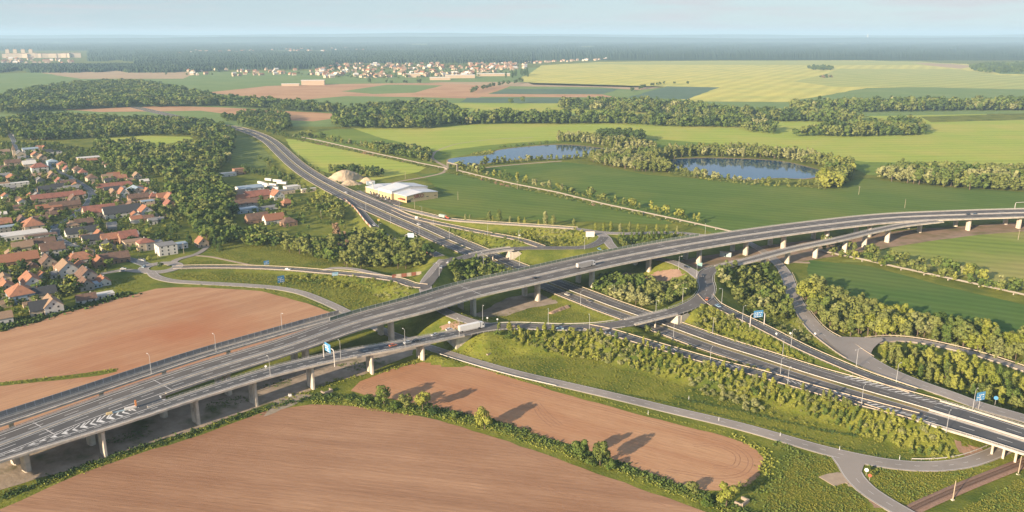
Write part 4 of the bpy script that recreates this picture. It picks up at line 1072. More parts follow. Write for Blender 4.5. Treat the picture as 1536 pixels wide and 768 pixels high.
HL = [
 (63, 199, 9, 8, 4, 3, 'A', 'tan', 'cream', 'g', 'tiny cream house alone among the trees high above the chapel'),
 (51, 209, 13, 10, 5, 3, 'B', 'tan', 'beige', 'h', 'beige hip roofed house above the chapel among trees'),
 (67, 209, 10, 8, 4, 3, 'A', 'tan', 'cream', 'g', 'small tan roofed house right of the beige hip roofed one'),
 (114, 204, 10, 9, 5, 4, 'A', 'orange', 'white', 'h', 'white house with orange hip roof alone in the woodland'),
 (90, 201, 9, 7, 3, 2, 'A', 'pale', 'white', 'g', 'small white shed deep in the wood left of the orange hip roof'),
 (100, 201, 9, 7, 3, 2, 'A', 'pale', 'cream', 'g', 'small cream shed deep in the wood close to the orange hip roof'),
 (26, 205, 26, 10, 4, 1, 'B', 'blue', 'white', 'f', 'long bluish flat roofed hall where the street leaves the village'),
 (46, 229, 22, 10, 6, 2, 'A', 'blue', 'white', 'g', 'long white house with bluish roof right behind the chapel'),
 (60, 226, 10, 9, 5, 3, 'A', 'orange', 'cream', 'g', 'cream house with orange gable behind the long bluish roof'),
 (67, 226, 10, 8, 5, 3, 'B', 'orange', 'cream', 'g', 'small cream house with orange roof at the wood edge by the chapel'),
 (82, 232, 20, 10, 5, 1, 'A', 'slate', 'white', 'f', 'long low white hall with dark flat roof and a window band'),
 (70, 231, 16, 9, 5, 2, 'A', 'slate', 'grey', 'g', 'dark roofed building joined to the long low white hall'),
 (55, 240, 14, 12, 8, 4, 'B', 'orange', 'cream', 'g', 'tall cream house with bright orange roof beside the bluish pavilion'),
 (64, 243, 14, 11, 7, 4, 'B', 'tan', 'beige', 'g', 'tall beige house with tan roof joined to the bright orange one'),
 (20, 250, 20, 10, 6, 4, 'A', 'brown', 'cream', 'g', 'long brown roofed house left below the chapel tower'),
 (45, 254, 16, 14, 8, 4, 'A', 'pale', 'cream', 'g', 'tall cream house with whitish metal roof on the main street'),
 (60, 259, 20, 15, 8, 5, 'A', 'red', 'white', 'h', 'large white house with red hip roof on the main street'),
 (79, 248, 16, 13, 6, 3, 'B', 'blue', 'blue', 'h', 'bluish pavilion with pale blue hip roof at the street bend'),
 (94, 253, 14, 12, 6, 4, 'B', 'orange', 'beige', 'h', 'beige house with orange hip roof below the parking lot'),
 (101, 258, 12, 10, 4, 4, 'B', 'red', 'white', 'g', 'white cottage with small red roof beside the street'),
 (117, 260, 13, 11, 6, 4, 'B', 'brown', 'cream', 'h', 'cream house with brown hip roof near the long pale warehouse'),
 (125, 265, 11, 10, 6, 4, 'B', 'red', 'white', 'h', 'white house with red hip roof close to the brown hip roof'),
 (144, 240, 50, 16, 5, .6, 'A', 'pale', 'cream', 'f', 'very long pale warehouse with flat roof at the wood edge'),
 (138, 244, 14, 10, 4, 2, 'A', 'rust', 'brick', 'g', 'brick shed with rusty roof in front of the long pale warehouse'),
 (6, 268, 14, 9, 4, 3, 'A', 'grey', 'white', 'g', 'white cottage with grey roof at the upper village edge'),
 (19, 271, 18, 14, 4, 4, 'B', 'orange', 'beige', 'g', 'house with one big plain orange roof above the white terrace'),
 (43, 267, 16, 9, 3, 1, 'A', 'brown', 'white', 'f', 'low building with brown flat roof above the gardens'),
 (19, 281, 36, 9, 5, .4, 'A', 'pale', 'white', 'f', 'long white terrace with notched front above the allotments'),
 (79, 269, 16, 12, 5, 5, 'B', 'tan', 'beige', 'g', 'beige house with pale orange gable beside the main street'),
 (90, 276, 13, 10, 4, 4, 'B', 'red', 'white', 'g', 'white house with red gable second below the street bend'),
 (103, 280, 16, 10, 4, 4, 'A', 'brown', 'brick', 'g', 'brown gabled house touching the main street'),
 (88, 284, 14, 9, 4, 3, 'A', 'slate', 'white', 'g', 'white cottage with dark slate roof among the brown roofs'),
 (71, 290, 19, 11, 5, 4, 'A', 'slate', 'beige', 'g', 'beige house with wide dark slate roof above the long red roof'),
 (107, 287, 16, 9, 4, 3, 'A', 'grey', 'cream', 'g', 'grey roofed outbuilding just behind the long red roof'),
 (87, 301, 52, 11, 5, 4, 'A', 'red', 'beige', 'g', 'very long barn like house with one plain red roof'),
 (111, 306, 14, 11, 5, 5, 'B', 'brown', 'cream', 'g', 'cream gable ended house at the lower end of the long red roof'),
 (74, 316, 24, 9, 4, 3, 'A', 'rust', 'brick', 'g', 'low farm wing with rusty roof left of the long brown one'),
 (98, 313, 30, 10, 4, 4, 'A', 'brown', 'brick', 'g', 'long brown roofed farm wing facing the main street'),
 (50, 345, 22, 17, 6, 6, 'B', 'orange', 'cream', 'h', 'largest orange pyramid roof standing behind the flat white store'),
 (4, 340, 16, 12, 4, 4, 'A', 'orange', 'brick', 'g', 'orange brown roof house by the edge of the allotments'),
 (34, 337, 12, 9, 5, 4, 'B', 'brown', 'grey', 'g', 'grey gable beside the largest orange pyramid roof'),
 (61, 334, 14, 9, 4, 3, 'A', 'brown', 'grey', 'g', 'brown roofed shed beside the largest orange pyramid roof'),
 (32, 356, 42, 20, 4, .4, 'A', 'pale', 'white', 'f', 'big flat roofed white store beside the street junction'),
 (13, 347, 24, 10, 5, .4, 'A', 'blue', 'grey', 'f', 'dark bluish flat roofed annex behind the white store'),
 (62, 357, 26, 8, 3, 1, 'A', 'brown', 'grey', 'f', 'low brown flat roof in front of the white store'),
 (35, 376, 16, 10, 4, 4, 'A', 'tan', 'cream', 'g', 'cream house with tan gable left of the large brown roofs'),
 (61, 371, 24, 9, 4, 4, 'A', 'brown', 'grey', 'g', 'long brown roof running along behind the tall white house'),
 (80, 383, 18, 12, 6, 5, 'A', 'brown', 'white', 'g', 'tall white house with big brown roof and white gable'),
 (25, 396, 32, 13, 4, 5, 'A', 'rust', 'brick', 'g', 'long rusty brown barn with a dark arched end'),
 (73, 401, 13, 11, 5, 5, 'B', 'brown', 'cream', 'g', 'cream house with brown roof and skylights'),
 (121, 394, 20, 14, 4, 5, 'A', 'orange', 'white', 'h', 'white bungalow with orange hip roof below the street curve'),
 (172, 393, 22, 12, 4, 4, 'A', 'brown', 'brick', 'g', 'brown roofed house beside the street near the roundabout'),
 (150, 399, 12, 10, 4, 4, 'B', 'rust', 'brick', 'g', 'low rusty house left of the brown roof near the roundabout'),
 (101, 412, 17, 13, 6, 5, 'B', 'tan', 'white', 'g', 'white gabled house with tan roof and blue shaded gable'),
 (85, 416, 9, 7, 3, 2, 'A', 'grey', 'white', 'g', 'small white garage beside the tan roofed white gable'),
 (129, 383, 11, 9, 4, 3, 'A', 'tan', 'beige', 'h', 'small house with tan hip roof just below the street'),
 (124, 353, 28, 11, 4, 4, 'A', 'slate', 'white', 'g', 'long white cottage with dark slate roof on the outer bend'),
 (109, 345, 11, 10, 5, 4, 'A', 'tan', 'cream', 'h', 'cream house with tan hip roof above the long slate cottage'),
 (127, 340, 16, 9, 4, 4, 'A', 'brown', 'brick', 'g', 'brown house with two chimneys above the long slate cottage'),
 (150, 325, 30, 16, 6, 6, 'A', 'red', 'cream', 'g', 'large cream farmhouse with red and brown roof by the street'),
 (184, 324, 36, 17, 5, 6, 'A', 'slate', 'white', 'g', 'huge dark slate roofed barn beside the red farmhouse'),
 (219, 324, 14, 12, 6, 5, 'B', 'rust', 'white', 'g', 'white house with rusty steep gable facing the gardens'),
 (222, 308, 13, 9, 5, .4, 'A', 'blue', 'cream', 'f', 'cream cube house with bluish flat roof'),
 (229, 336, 8, 7, 4, 2, 'A', 'grey', 'white', 'g', 'small white garden house at the top of the meadow'),
 (241, 333, 6, 5, 3, 2, 'A', 'grey', 'grey', 'g', 'little grey shed at the top of the meadow'),
 (141, 365, 18, 10, 4, 4, 'A', 'slate', 'white', 'g', 'white house with dark slate roof inside the street curve'),
 (150, 358, 10, 9, 4, 4, 'B', 'rust', 'brick', 'g', 'brick gable with rusty roof behind the slate roofed white house'),
 (165, 365, 13, 11, 5, 4, 'A', 'orange', 'brick', 'g', 'brick house with plain bright orange roof near the meadow'),
 (163, 375, 14, 11, 4, 4, 'B', 'slate', 'cream', 'g', 'cream gable with dark roof just above the street'),
 (193, 364, 15, 13, 6, 5, 'A', 'red', 'brick', 'g', 'brick house with red roof and two white skylights'),
 (201, 371, 16, 12, 6, .4, 'A', 'tan', 'cream', 'f', 'cream two storey annex with tan flat roof'),
 (219, 374, 13, 12, 7, 3, 'A', 'red', 'cream', 'h', 'cream house with small red hip roof beside the white flat block'),
 (231, 373, 14, 9, 6, .4, 'A', 'grey', 'grey', 'f', 'grey flat roofed annex between red hip roof and white flat block'),
 (250, 380, 15, 15, 8, .4, 'A', 'grey', 'white', 'f', 'white flat roofed apartment block with two rows of windows above the roundabout'),
 (268, 372, 14, 9, 4, .4, 'A', 'blue', 'white', 'f', 'bluish flat roofed garage row behind the white apartment block'),
 (303, 369, 11, 9, 4, 4, 'B', 'orange', 'beige', 'g', 'small house with plain orange roof at the end of the lane'),
 (138, 273, 15, 12, 6, 4, 'B', 'brown', 'cream', 'h', 'cream house with brown hip roof across the street from the red roofs'),
 (162, 272, 13, 9, 5, 4, 'A', 'tan', 'cream', 'g', 'cream house with tan roof behind the long red terrace'),
 (171, 268, 15, 9, 4, 4, 'A', 'rust', 'beige', 'g', 'beige house with rusty roof behind the long red terrace'),
 (181, 273, 15, 10, 5, 4, 'A', 'orange', 'beige', 'g', 'beige house with orange roof behind the long red terrace'),
 (166, 277, 13, 8, 4, 4, 'A', 'slate', 'white', 'g', 'white cottage with dark slate roof behind the long red terrace'),
 (171, 284, 38, 9, 4, 4, 'A', 'red', 'cream', 'g', 'long cream terrace under one red roof in mid village'),
 (206, 269, 11, 9, 5, 4, 'B', 'tan', 'cream', 'g', 'pale tan gable at the wood edge above the bluish hall'),
 (217, 276, 10, 7, 4, 2, 'A', 'pale', 'cream', 'g', 'small pale shed at the wood edge above the bluish hall'),
 (205, 291, 20, 18, 5, 4, 'B', 'blue', 'cream', 'g', 'wide hall with pale bluish gable roof in mid village'),
 (169, 290, 18, 9, 4, 4, 'A', 'slate', 'beige', 'g', 'dark slate roof just below the long red terrace'),
 (170, 294, 14, 9, 4, 4, 'B', 'tan', 'cream', 'g', 'cream house with tan gable below the dark slate roof'),
 (185, 296, 13, 11, 5, 6, 'B', 'orange', 'white', 'g', 'white gabled house with steep orange roof beside the bluish hall'),
 (221, 292, 10, 9, 4, 4, 'B', 'rust', 'cream', 'g', 'small rusty roofed house right of the bluish hall'),
 (230, 299, 11, 10, 4, 4, 'B', 'red', 'brick', 'h', 'small house with bright red hip roof above the tan flat roof'),
 (247, 301, 15, 11, 5, 4, 'A', 'rust', 'brick', 'g', 'brown red roofed house by the wood belt'),
 (255, 303, 12, 9, 5, 5, 'B', 'orange', 'cream', 'g', 'cream house with orange gable at the wood belt'),
 (227, 305, 30, 10, 4, .5, 'A', 'tan', 'brick', 'f', 'long low building with tan flat roof above the cream cube'),
 (208, 301, 22, 9, 4, 4, 'A', 'brown', 'brick', 'g', 'dark brown roof between the bluish hall and the slate barn'),
 (254, 311, 13, 9, 4, 4, 'B', 'red', 'brick', 'g', 'red roof half hidden by trees at the wood belt'),
 (283, 308, 16, 8, 3, .4, 'A', 'pale', 'white', 'f', 'pale flat greenhouse roof inside the wood belt'),
 (47, 428, 20, 12, 4, 5, 'B', 'orange', 'white', 'g', 'white house with wide bright orange roof by the village street'),
 (10, 438, 15, 11, 4, 5, 'B', 'orange', 'cream', 'g', 'cream house with orange gable next to the blue shaded villa'),
 (32, 450, 18, 15, 6, 6, 'B', 'orange', 'blue', 'h', 'villa with orange pyramid roof and blue shaded walls'),
 (64, 447, 17, 10, 4, 4, 'A', 'slate', 'cream', 'g', 'house with long dark roof behind the hedge side villa'),
 (79, 466, 15, 11, 5, 5, 'B', 'tan', 'white', 'g', 'hedge side villa wing with white gable and tan roof'),
 (64, 470, 14, 10, 4, 5, 'A', 'slate', 'cream', 'g', 'hedge side villa wing with dark roof and lit gable'),
 (3, 484, 12, 9, 4, 3, 'A', 'tan', 'white', 'g', 'white house cut by the frame beside the dark hedge'),
 (131, 423, 15, 12, 6, 5, 'B', 'brown', 'grey', 'g', 'grey walled house with brown roof at the field edge'),
 (129, 433, 12, 9, 4, 4, 'B', 'brown', 'grey', 'g', 'lower brown wing in front of the grey walled house'),
 (155, 426, 12, 8, 3, 3, 'B', 'rust', 'white', 'g', 'small white cottage with rusty roof nearest the grass triangle'),
 (145, 430, 8, 6, 3, .4, 'B', 'blue', 'blue', 'f', 'bluish flat garage between the brown wing and the cottage'),
 (130, 453, 12, 7, 3, 3, 'A', 'brown', 'white', 'g', 'white hut with dark brown roof on the hedge by the field'),
 (158, 446, 11, 7, 3, .4, 'A', 'pale', 'white', 'f', 'white flat shed at the corner of the field'),
 (359, 261, 15, 10, 7, 1, 'A', 'orange', 'brick', 'f', 'bright orange block near the motorway meadow'),
 (374, 288, 30, 20, 6, 2, 'A', 'blue', 'white', 'g', 'white hall with bluish ribbed roof in the lorry yard'),
 (386, 299, 28, 14, 5, 5, 'A', 'red', 'brick', 'g', 'big plain red orange roof below the ribbed hall'),
 (367, 302, 20, 9, 4, 4, 'A', 'rust', 'brick', 'g', 'rusty roof joined left of the big red orange roof'),
 (415, 298, 17, 13, 5, 5, 'B', 'orange', 'white', 'g', 'white gabled house with orange roof by the lorry yard'),
 (369, 311, 30, 10, 5, 4, 'A', 'brown', 'grey', 'g', 'long dark brown roof with pale front in the farmyard'),
 (370, 318, 22, 12, 4, .4, 'A', 'blue', 'blue', 'f', 'bluish flat roof at the front of the farmyard'),
 (431, 309, 12, 10, 4, 4, 'A', 'rust', 'brick', 'h', 'small rusty pyramid roof at the meadow edge'),
 (405, 313, 20, 12, 2.2, .3, 'A', 'grey', 'white', 'f', 'low white walled yard in front of the orange gabled house'),
 (386, 333, 22, 11, 4, 5, 'A', 'brown', 'brick', 'g', 'left half of the long brown farmhouse above the wood'),
 (411, 334, 20, 11, 4, 5, 'A', 'rust', 'white', 'g', 'right half of the long farmhouse with a white lit end'),
 (433, 338, 14, 11, 4, 4, 'A', 'brown', 'brick', 'h', 'low brown hip roof right of the long farmhouse'),
 (356, 297, 18, 11, 5, 4, 'A', 'slate', 'grey', 'g', 'dark slate roof behind the farmyard trees'),
 (430, 290, 18, 9, 4, .5, 'A', 'grey', 'cream', 'f', 'cream container office with grey roof in the lorry yard'),
 (438, 284, 18, 11, 4, .5, 'A', 'pale', 'white', 'f', 'white roofed workshop at the motorway end of the lorry yard'),
 (463, 288, 18, 4, 4, .3, 'A', 'pale', 'cream', 'f', 'stack of cream containers below the motorway'),
 (342, 264, 20, 9, 4, .5, 'A', 'pale', 'white', 'f', 'pale sheds in the yard left of the bright orange block'),
 (8, 232, 14, 10, 5, 3, 'A', 'tan', 'cream', 'g', 'cream house hidden in trees left of the chapel'),
 (10, 256, 16, 9, 4, 3, 'A', 'brown', 'grey', 'g', 'low brown house under the trees left of the whitish roof'),
 (8, 282, 10, 7, 4, 3, 'A', 'tan', 'white', 'g', 'white hut at the left end of the notched terrace'),
 (30, 318, 9, 6, 3, 2, 'A', 'tan', 'white', 'g', 'garden hut with tan roof amid the allotments'),
 (4, 325, 8, 6, 3, 2, 'A', 'pale', 'white', 'g', 'pale hut low in the allotments'),
 (52, 290, 8, 6, 3, 2, 'A', 'pale', 'white', 'g', 'pale hut under trees left of the slate roofed house'),
]
for h_ in HL: house(*h_)
# parked caravans and lorry bodies of the yard
for k, (px, py, L, lab) in enumerate(((392, 277, 13, 'white lorry trailer at the upper end of the yard'), (398, 279, 13, 'white lorry trailer second in the yard row'), (404, 282, 14, 'white lorry trailer in the middle of the yard row'), (409, 280, 14, 'broad white trailer by the yard road'), (403, 272, 10, 'short white trailer nearest the dark wood'),
                                     (417, 274, 13, 'white trailer parked along the yard fence'), (423, 277, 13, 'cream trailer parked along the yard fence'), (412, 285, 10, 'white van body beside the orange gable'), (400, 290, 9, 'white van body in front of the ribbed hall'), (408, 291, 9, 'cream van body behind the orange gable'))):
    x, y = at(px, py, 0); o = empty('trailer', (x, y, hgt(x, y)), R(-42 + 4 * k), lab, 'trailer', 'trailers in the lorry yard')
    mb = MB(); mb.box(-L / 2, L / 2, -1.3, 1.3, 1.1, 3.8); mb.build('cargo_box', WALL['white'], o)
    mb = MB(); mb.box(-L / 2, L / 2, -1.0, 1.0, .8, 1.1); mb.build('chassis', M_rubber, o)
    for xx in (-L / 2 + 1.2, -L / 2 + 2.4, L / 2 - 1.5):
        mb = MB(); mb.tube([(xx, -1.2, .5), (xx, 1.2, .5)], .5, 10); mb.build('wheel', M_rubber, o)

# garden sheds and parked cars that fill the village
shed_me = []
for rf, wl in (('grey', 'grey'), ('brown', 'brick'), ('tan', 'cream'), ('rust', 'white')):
    a_ = MB(); a_.add([(-.5, -.4, 0), (.5, -.4, 0), (.5, .4, 0), (-.5, .4, 0), (-.5, -.4, .5), (.5, -.4, .5), (.5, .4, .5), (-.5, .4, .5), (-.5, 0, .78), (.5, 0, .78)], [(0, 1, 5, 4), (2, 3, 7, 6), (0, 4, 8, 7, 3), (1, 2, 6, 9, 5)])
    b_ = MB(); b_.add([(-.55, -.47, .46), (.55, -.47, .46), (.55, 0, .8), (-.55, 0, .8), (.55, .47, .46), (-.55, .47, .46)], [(0, 1, 2, 3), (3, 2, 4, 5)])
    shed_me.append((a_.mesh('wall', WALL[wl]), b_.mesh('roof', ROOF[rf])))
VILP = [at(*p) for p in ((0, 250), (60, 225), (130, 232), (190, 255), (245, 290), (262, 330), (215, 355), (150, 380), (165, 395), (120, 425), (60, 460), (0, 470))]
cnt = 0; rs = random.Random(3)
while cnt < 62:
    px, py = rs.uniform(0, 260), rs.uniform(240, 470); x, y = at(px, py, 0)
    c = False; j = len(VILP) - 1
    for i in range(len(VILP)):
        if (VILP[i][1] > y) != (VILP[j][1] > y) and x < (VILP[j][0] - VILP[i][0]) * (y - VILP[i][1]) / (VILP[j][1] - VILP[i][1]) + VILP[i][0]: c = not c
        j = i
    if not c or any(math.hypot(u - x, v - y) < r_ * .75 + 5 for u, v, r_ in HOUSES) or any(min((p.P[:, 0] - x) ** 2 + (p.P[:, 1] - y) ** 2) < 81 for p in (VS, WW)): continue
    k_ = rs.uniform(5, 11); o = empty('garden_shed', (x, y, 0), R(rs.choice([38, -50])) + rs.uniform(-.1, .1), 'small gabled shed in the village gardens', 'shed', 'small sheds in the village gardens'); o.scale = (k_, k_, k_ * .9)
    a_, b_ = shed_me[rs.randrange(4)]; link('wall', a_, o); link('roof', b_, o); HOUSES.append((x, y, k_ * .6)); cnt += 1

# chapel with spire
x, y = at(31, 236, 0); o = empty('chapel', (x, y, 0), R(38), 'chapel with slim pointed spire at the top of the village', 'chapel')
mb = MB(); mb.prism([(-6, 0), (6, 0), (6, 6), (0, 10), (-6, 6)], -9, 9, WALL['cream']); mb.build('nave', WALL['cream'], o)
mb = MB(); mb.add([(-6.4, -9.2, 5.8), (0, -9.2, 10.3), (0, 9.2, 10.3), (-6.4, 9.2, 5.8), (6.4, -9.2, 5.8), (6.4, 9.2, 5.8)], [(0, 1, 2, 3), (1, 4, 5, 2)]); mb.build('roof', ROOF['grey'], o)
mb = MB(); mb.box(-9.5, -5.5, -2, 2, 0, 12); mb.build('tower', WALL['cream'], o)
mb = MB(); mb.add([(-9.8, -2.3, 12), (-5.2, -2.3, 12), (-5.2, 2.3, 12), (-9.8, 2.3, 12), (-7.5, 0, 20)], [(0, 1, 4), (1, 2, 4), (2, 3, 4), (3, 0, 4), (3, 2, 1, 0)]); mb.build('spire', ROOF['tan'], o)

# ------------------------------------------------------------------ warehouse
A_, B_, C_ = (Vector(at(*p, 0)) for p in ((560, 287), (610, 304.5), (657, 297)))
ux = (C_ - B_); Wd = ux.length; ux.normalize(); vy = Vector((-ux.y, ux.x)); Dp = (A_ - B_).length
o = empty('warehouse', (B_.x, B_.y, 0), math.atan2(ux.y, ux.x), 'large retail warehouse with white roof and yellow walls beside the motorway', 'warehouse')
M_yel = WALL['yellow']; M_wroof = mat('white_metal_roof', (.62, .61, .60), (.54, .54, .55), .25, .5, c3=(.46, .50, .55), scale3=.05)
def hall(y0, y1, x0, x1, H, rh, wall_m, nm):
    mb = MB(); c_ = (x0 + x1) / 2; mb.prism([(x0, -.3), (x1, -.3), (x1, H), (c_, H + rh), (x0, H)], y0, y1); mb.build('wall', wall_m, o)
    mb = MB(); mb.prism([(x0 - .3, H + .05), (c_, H + rh + .05), (x1 + .3, H + .05), (x1 + .3, H + .45), (c_, H + rh + .5), (x0 - .3, H + .45)], y0 - .3, y1 + .3); mb.build('roof', M_wroof, o)
hall(0, Dp * .30, 0, Wd, 7.0, 2.0, M_yel, 'front')
hall(Dp * .302, Dp * .64, -3, Wd * 1.08, 9.0, 3.4, WALL['white'], 'mid')
hall(Dp * .642, Dp, -2, Wd * .75, 6.4, 1.2, M_yel, 'rear')
mb = MB(); mb.box(-3.4, -.02, Dp * .3, Dp * .62, .2, 6.6); mb.build('side_wing', M_yel, o)
mb = MB(); mb.box(-4.2, -.05, 2, 11, 3.2, 4.2); mb.build('canopy', mat('red_canopy', (.36, .09, .04), None, 1, .7), o)
for i in range(7):
    mb = MB(); yy = Dp * .34 + i * Dp * .085; mb.box(-3.6 if yy < Dp * .62 else -2.2, -3.3 if yy < Dp * .62 else -1.9, yy, yy + 2.6, 0, 3); mb.build('window', M_glass, o)
mb = MB(); mb.box(.4, 5.2, -.10, .05, .1, 3.0); mb.build('shop_window', M_glass, o)
for xx in (Wd * .12, Wd * .62, Wd * .88):
    mb = MB(); mb.box(xx, xx + 3.2, -.08, .04, 3.2, 3.9); mb.build('window', M_glass, o)
M_sign = mat('dark_red_sign', (.22, .02, .02), (.18, .02, .02), 1, .6)
fc = bpy.data.curves.new('lettering', 'FONT'); fc.body = 'SIKO'; fc.size = 6.0; fc.extrude = .08; fc.align_x = 'CENTER'; fc.materials.append(M_sign)
fo = bpy.data.objects.new('lettering_curve', fc); COL.objects.link(fo); bpy.context.view_layer.update()
fme = bpy.data.meshes.new_from_object(fo.evaluated_get(bpy.context.evaluated_depsgraph_get())); bpy.data.objects.remove(fo)
fo = link('lettering', fme, o); fo.location = (Wd * .38, -.12, 3.7); fo.rotation_euler = (math.pi / 2, 0, 0)
mb = MB(); mb.tube([(-2, Dp * .80, 7), (-2, Dp * .80, 14.5)], .35, 6); mb.tube([(-4, Dp * .78, 7), (-2, Dp * .80, 14.3)], .3, 6); mb.box(-5, -1.5, Dp * .77, Dp * .83, 13.2, 14.4); mb.build('roof_mast', WALL['white'], o)
HOUSES.append((*at(612, 287, 0), 42))

# earth heaps beside the motorway
def heap(px, py, rx, ry, h, ang, label, seed):
    x, y = at(px, py, 0); r_ = random.Random(seed); n, k = 26, 9; Vt, f = [], []
    for i in range(k):
        u = i / (k - 1)
        for j in range(n):
            a = 2 * math.pi * j / n; rr = (1 - u) * (1 + .15 * math.sin(3 * a + seed) + r_.uniform(-.06, .06))
            Vt.append((rx * rr * math.cos(a), ry * rr * math.sin(a), h * (1 - (1 - u) ** 1.7) + r_.uniform(-.2, .2) - .3))
    for i in range(k - 1):
        for j in range(n): f.append((i * n + j, i * n + (j + 1) % n, (i + 1) * n + (j + 1) % n, (i + 1) * n + j))
    me = bpy.data.meshes.new('earth_heap'); me.from_pydata(Vt, [], f); me.materials.append(mat('sandy_heap', (.50, .39, .26), (.42, .32, .21), .3, 1, c3=(.33, .25, .16), scale3=.08, bump=.8)); me.update()
    q_ = link('earth_heap', me); q_.location = (x, y, hgt(x, y)); q_.rotation_euler.z = ang; tag(q_, label, 'earth heap'); HOUSES.append((x, y, rx))
heap(517, 270, 24, 14, 13, .5, 'largest tan earth heap between motorway and warehouse', 1)
heap(524, 277, 13, 9, 6, .2, 'low tan earth heap in front of the largest one', 2)
heap(550, 274, 9, 7, 7, .0, 'small tan earth heap beside the bluish container', 3)

# ------------------------------------------------------------------ heating pipe with its arch over the track
def pipe_run(pts, label):
    W3 = []
    for (px, py, z) in pts: W3.append((*at(px, py, z), z))
    x0, y0, z0 = W3[0]
    o = empty('heating_pipe', (x0, y0, 0), 0, label, 'pipeline')
    M_pipe = mat('pale_pipe_cladding', (.31, .27, .22), (.24, .21, .17), .2, .6)
    for off in (-.75, .75):
        pp = []
        for i, p in enumerate(W3):
            a = Vector(W3[max(i - 1, 0)][:2]); b = Vector(W3[min(i + 1, len(W3) - 1)][:2]); t = (b - a)
            t = t.normalized() if t.length > .1 else Vector((1, 0)); pp.append((p[0] - x0 - t.y * off, p[1] - y0 + t.x * off, p[2]))
        mb = MB()
        runs = [[pp[0]]]
        for a_, b_ in zip(pp[:-1], pp[1:]):
            if abs(b_[2] - a_[2]) > 3: mb.tube([(b_[0], b_[1], min(a_[2], b_[2]) - .4), (b_[0], b_[1], max(a_[2], b_[2]) + .4)] if b_[2] > a_[2] else [(a_[0], a_[1], b_[2] - .4), (a_[0], a_[1], a_[2] + .4)], .6, 8); runs.append([b_])
            else: runs[-1].append(b_)
        for r_ in runs:
            if len(r_) > 1: mb.tube(r_, .46 if r_[0][2] < 4 else .6, 8)
        mb.build('pipe', M_pipe, o)
    sp = MB(); sp.box(-1.6, 1.6, -.3, .3, -1.8, -.55); sm = sp.mesh('support', M_conc); cnt = 0
    for a, b in zip(W3[:-1], W3[1:]):
        if abs(a[2] - b[2]) > .5 or a[2] > 4: continue
        L = math.dist(a[:2], b[:2]); n = max(1, int(L / 14))
        for i in range(n):
            if cnt >= 98: break
            u = i / n; q_ = link('support', sm, o); q_.location = (a[0] + (b[0] - a[0]) * u - x0, a[1] + (b[1] - a[1]) * u - y0, a[2] * (1 - u) + b[2] * u)
            q_.rotation_euler.z = math.atan2(b[1] - a[1], b[0] - a[0]) + math.pi / 2; cnt += 1
pipe_run([(440, 203, 1.6), (480, 211, 1.6), (538.6, 224.2, 1.6), (568, 231, 1.6), (597, 237, 1.6), (628, 244, 1.6), (669, 252, 1.6), (670.5, 251.5, 1.6), (671.5, 243.6, 9.5), (686, 247.0, 9.5), (686.5, 255.2, 1.6), (724, 264.5, 1.6), (768, 275, 1.6), (837, 288.5, 1.6), (903, 305, 1.6), (1000, 325.5, 1.6), (1044, 335, 1.6), (1075, 342, 1.6), (1110, 350, 1.6), (1150, 359, 1.6)],
         'pale twin heating pipe with a square arch over the dirt road')
pipe_run([(1225, 374, 1.6), (1250, 380, 1.6), (1294.6, 389, 1.6), (1353, 402, 1.6), (1423.5, 417, 1.6), (1470, 427, 1.6), (1522, 438.5, 1.6), (1600, 457, 1.6)], 'pale twin heating pipe between the bushes right of the viaduct')

# ------------------------------------------------------------------ street lamps and poles
def lamp_meshes(h, arm):
    a = MB(); a.tube([(0, 0, -.6), (0, 0, .8)], .16, 8); a.tube([(0, 0, .8), (0, 0, h)], [.13, .07], 8)
    b = MB(); b.tube([(0, 0, h - .05), (arm * .3, 0, h + .35), (arm, 0, h + .45)], .06, 6)
    c = MB(); c.tube([(arm - .15, 0, h + .45), (arm + .25, 0, h + .47), (arm + .8, 0, h + .42)], [.10, .20, .08], 8)
    return a.mesh('pole', M_pole), b.mesh('arm', M_pole), c.mesh('lamp_head', mat('lamp_housing', (.55, .55, .54), None, 1, .5))
LM = lamp_meshes(10, 1.6)
ALLP = [V, VR, LOOP, MW, X1, X2, X3, N1, N2, N3, LINK, SW, WR, EA, EB, SR, VS, RING]
def nearest_road(px, py):
    best = None
    for p in ALLP:
        for i in range(0, len(p.P)):
            z = p.Z[i]; x, y = at(px, py, z)
            d = math.hypot(x - p.P[i, 0], y - p.P[i, 1]) - p.W[i] / 2
            if best is None or d < best[0]: best = (d, p, i, x, y, z)
    return best
def lamp(px, py, label, group, k=1.0, road_p=None):
    if road_p is not None:
        best = None
        for i in range(len(road_p.P)):
            z = road_p.Z[i]; x, y = at(px, py, z); d = math.hypot(x - road_p.P[i, 0], y - road_p.P[i, 1])
            if best is None or d < best[0]: best = (d, road_p, i, x, y, z)
    else: best = nearest_road(px, py)
    d, p, i, x, y, z = best
    lat = float(np.dot(np.array([x, y]) - p.P[i], p.n[i])); s_ = 1 if lat >= 0 else -1
    hw = p.W[i] / 2
    if p in (V, VR, LOOP) and (p is not LOOP or p.T[i] < 10 or p.T[i] > 23):
        lat = s_ * (hw - .35); x, y = p.P[i] + p.n[i] * lat; zz = z + .1
    else:
        if abs(lat) < hw + .9 : lat = s_ * (hw + .9); x, y = p.P[i] + p.n[i] * lat
        zz = max(hgt(x, y), z - 3)
    to = -s_ * p.n[i]
    o = empty('street_lamp', (x, y, zz), math.atan2(to[1], to[0]), label, 'street lamp', group); o.scale = (k, k, k)
    for m_ in LM: link(m_.name.split('.')[0], m_, o)
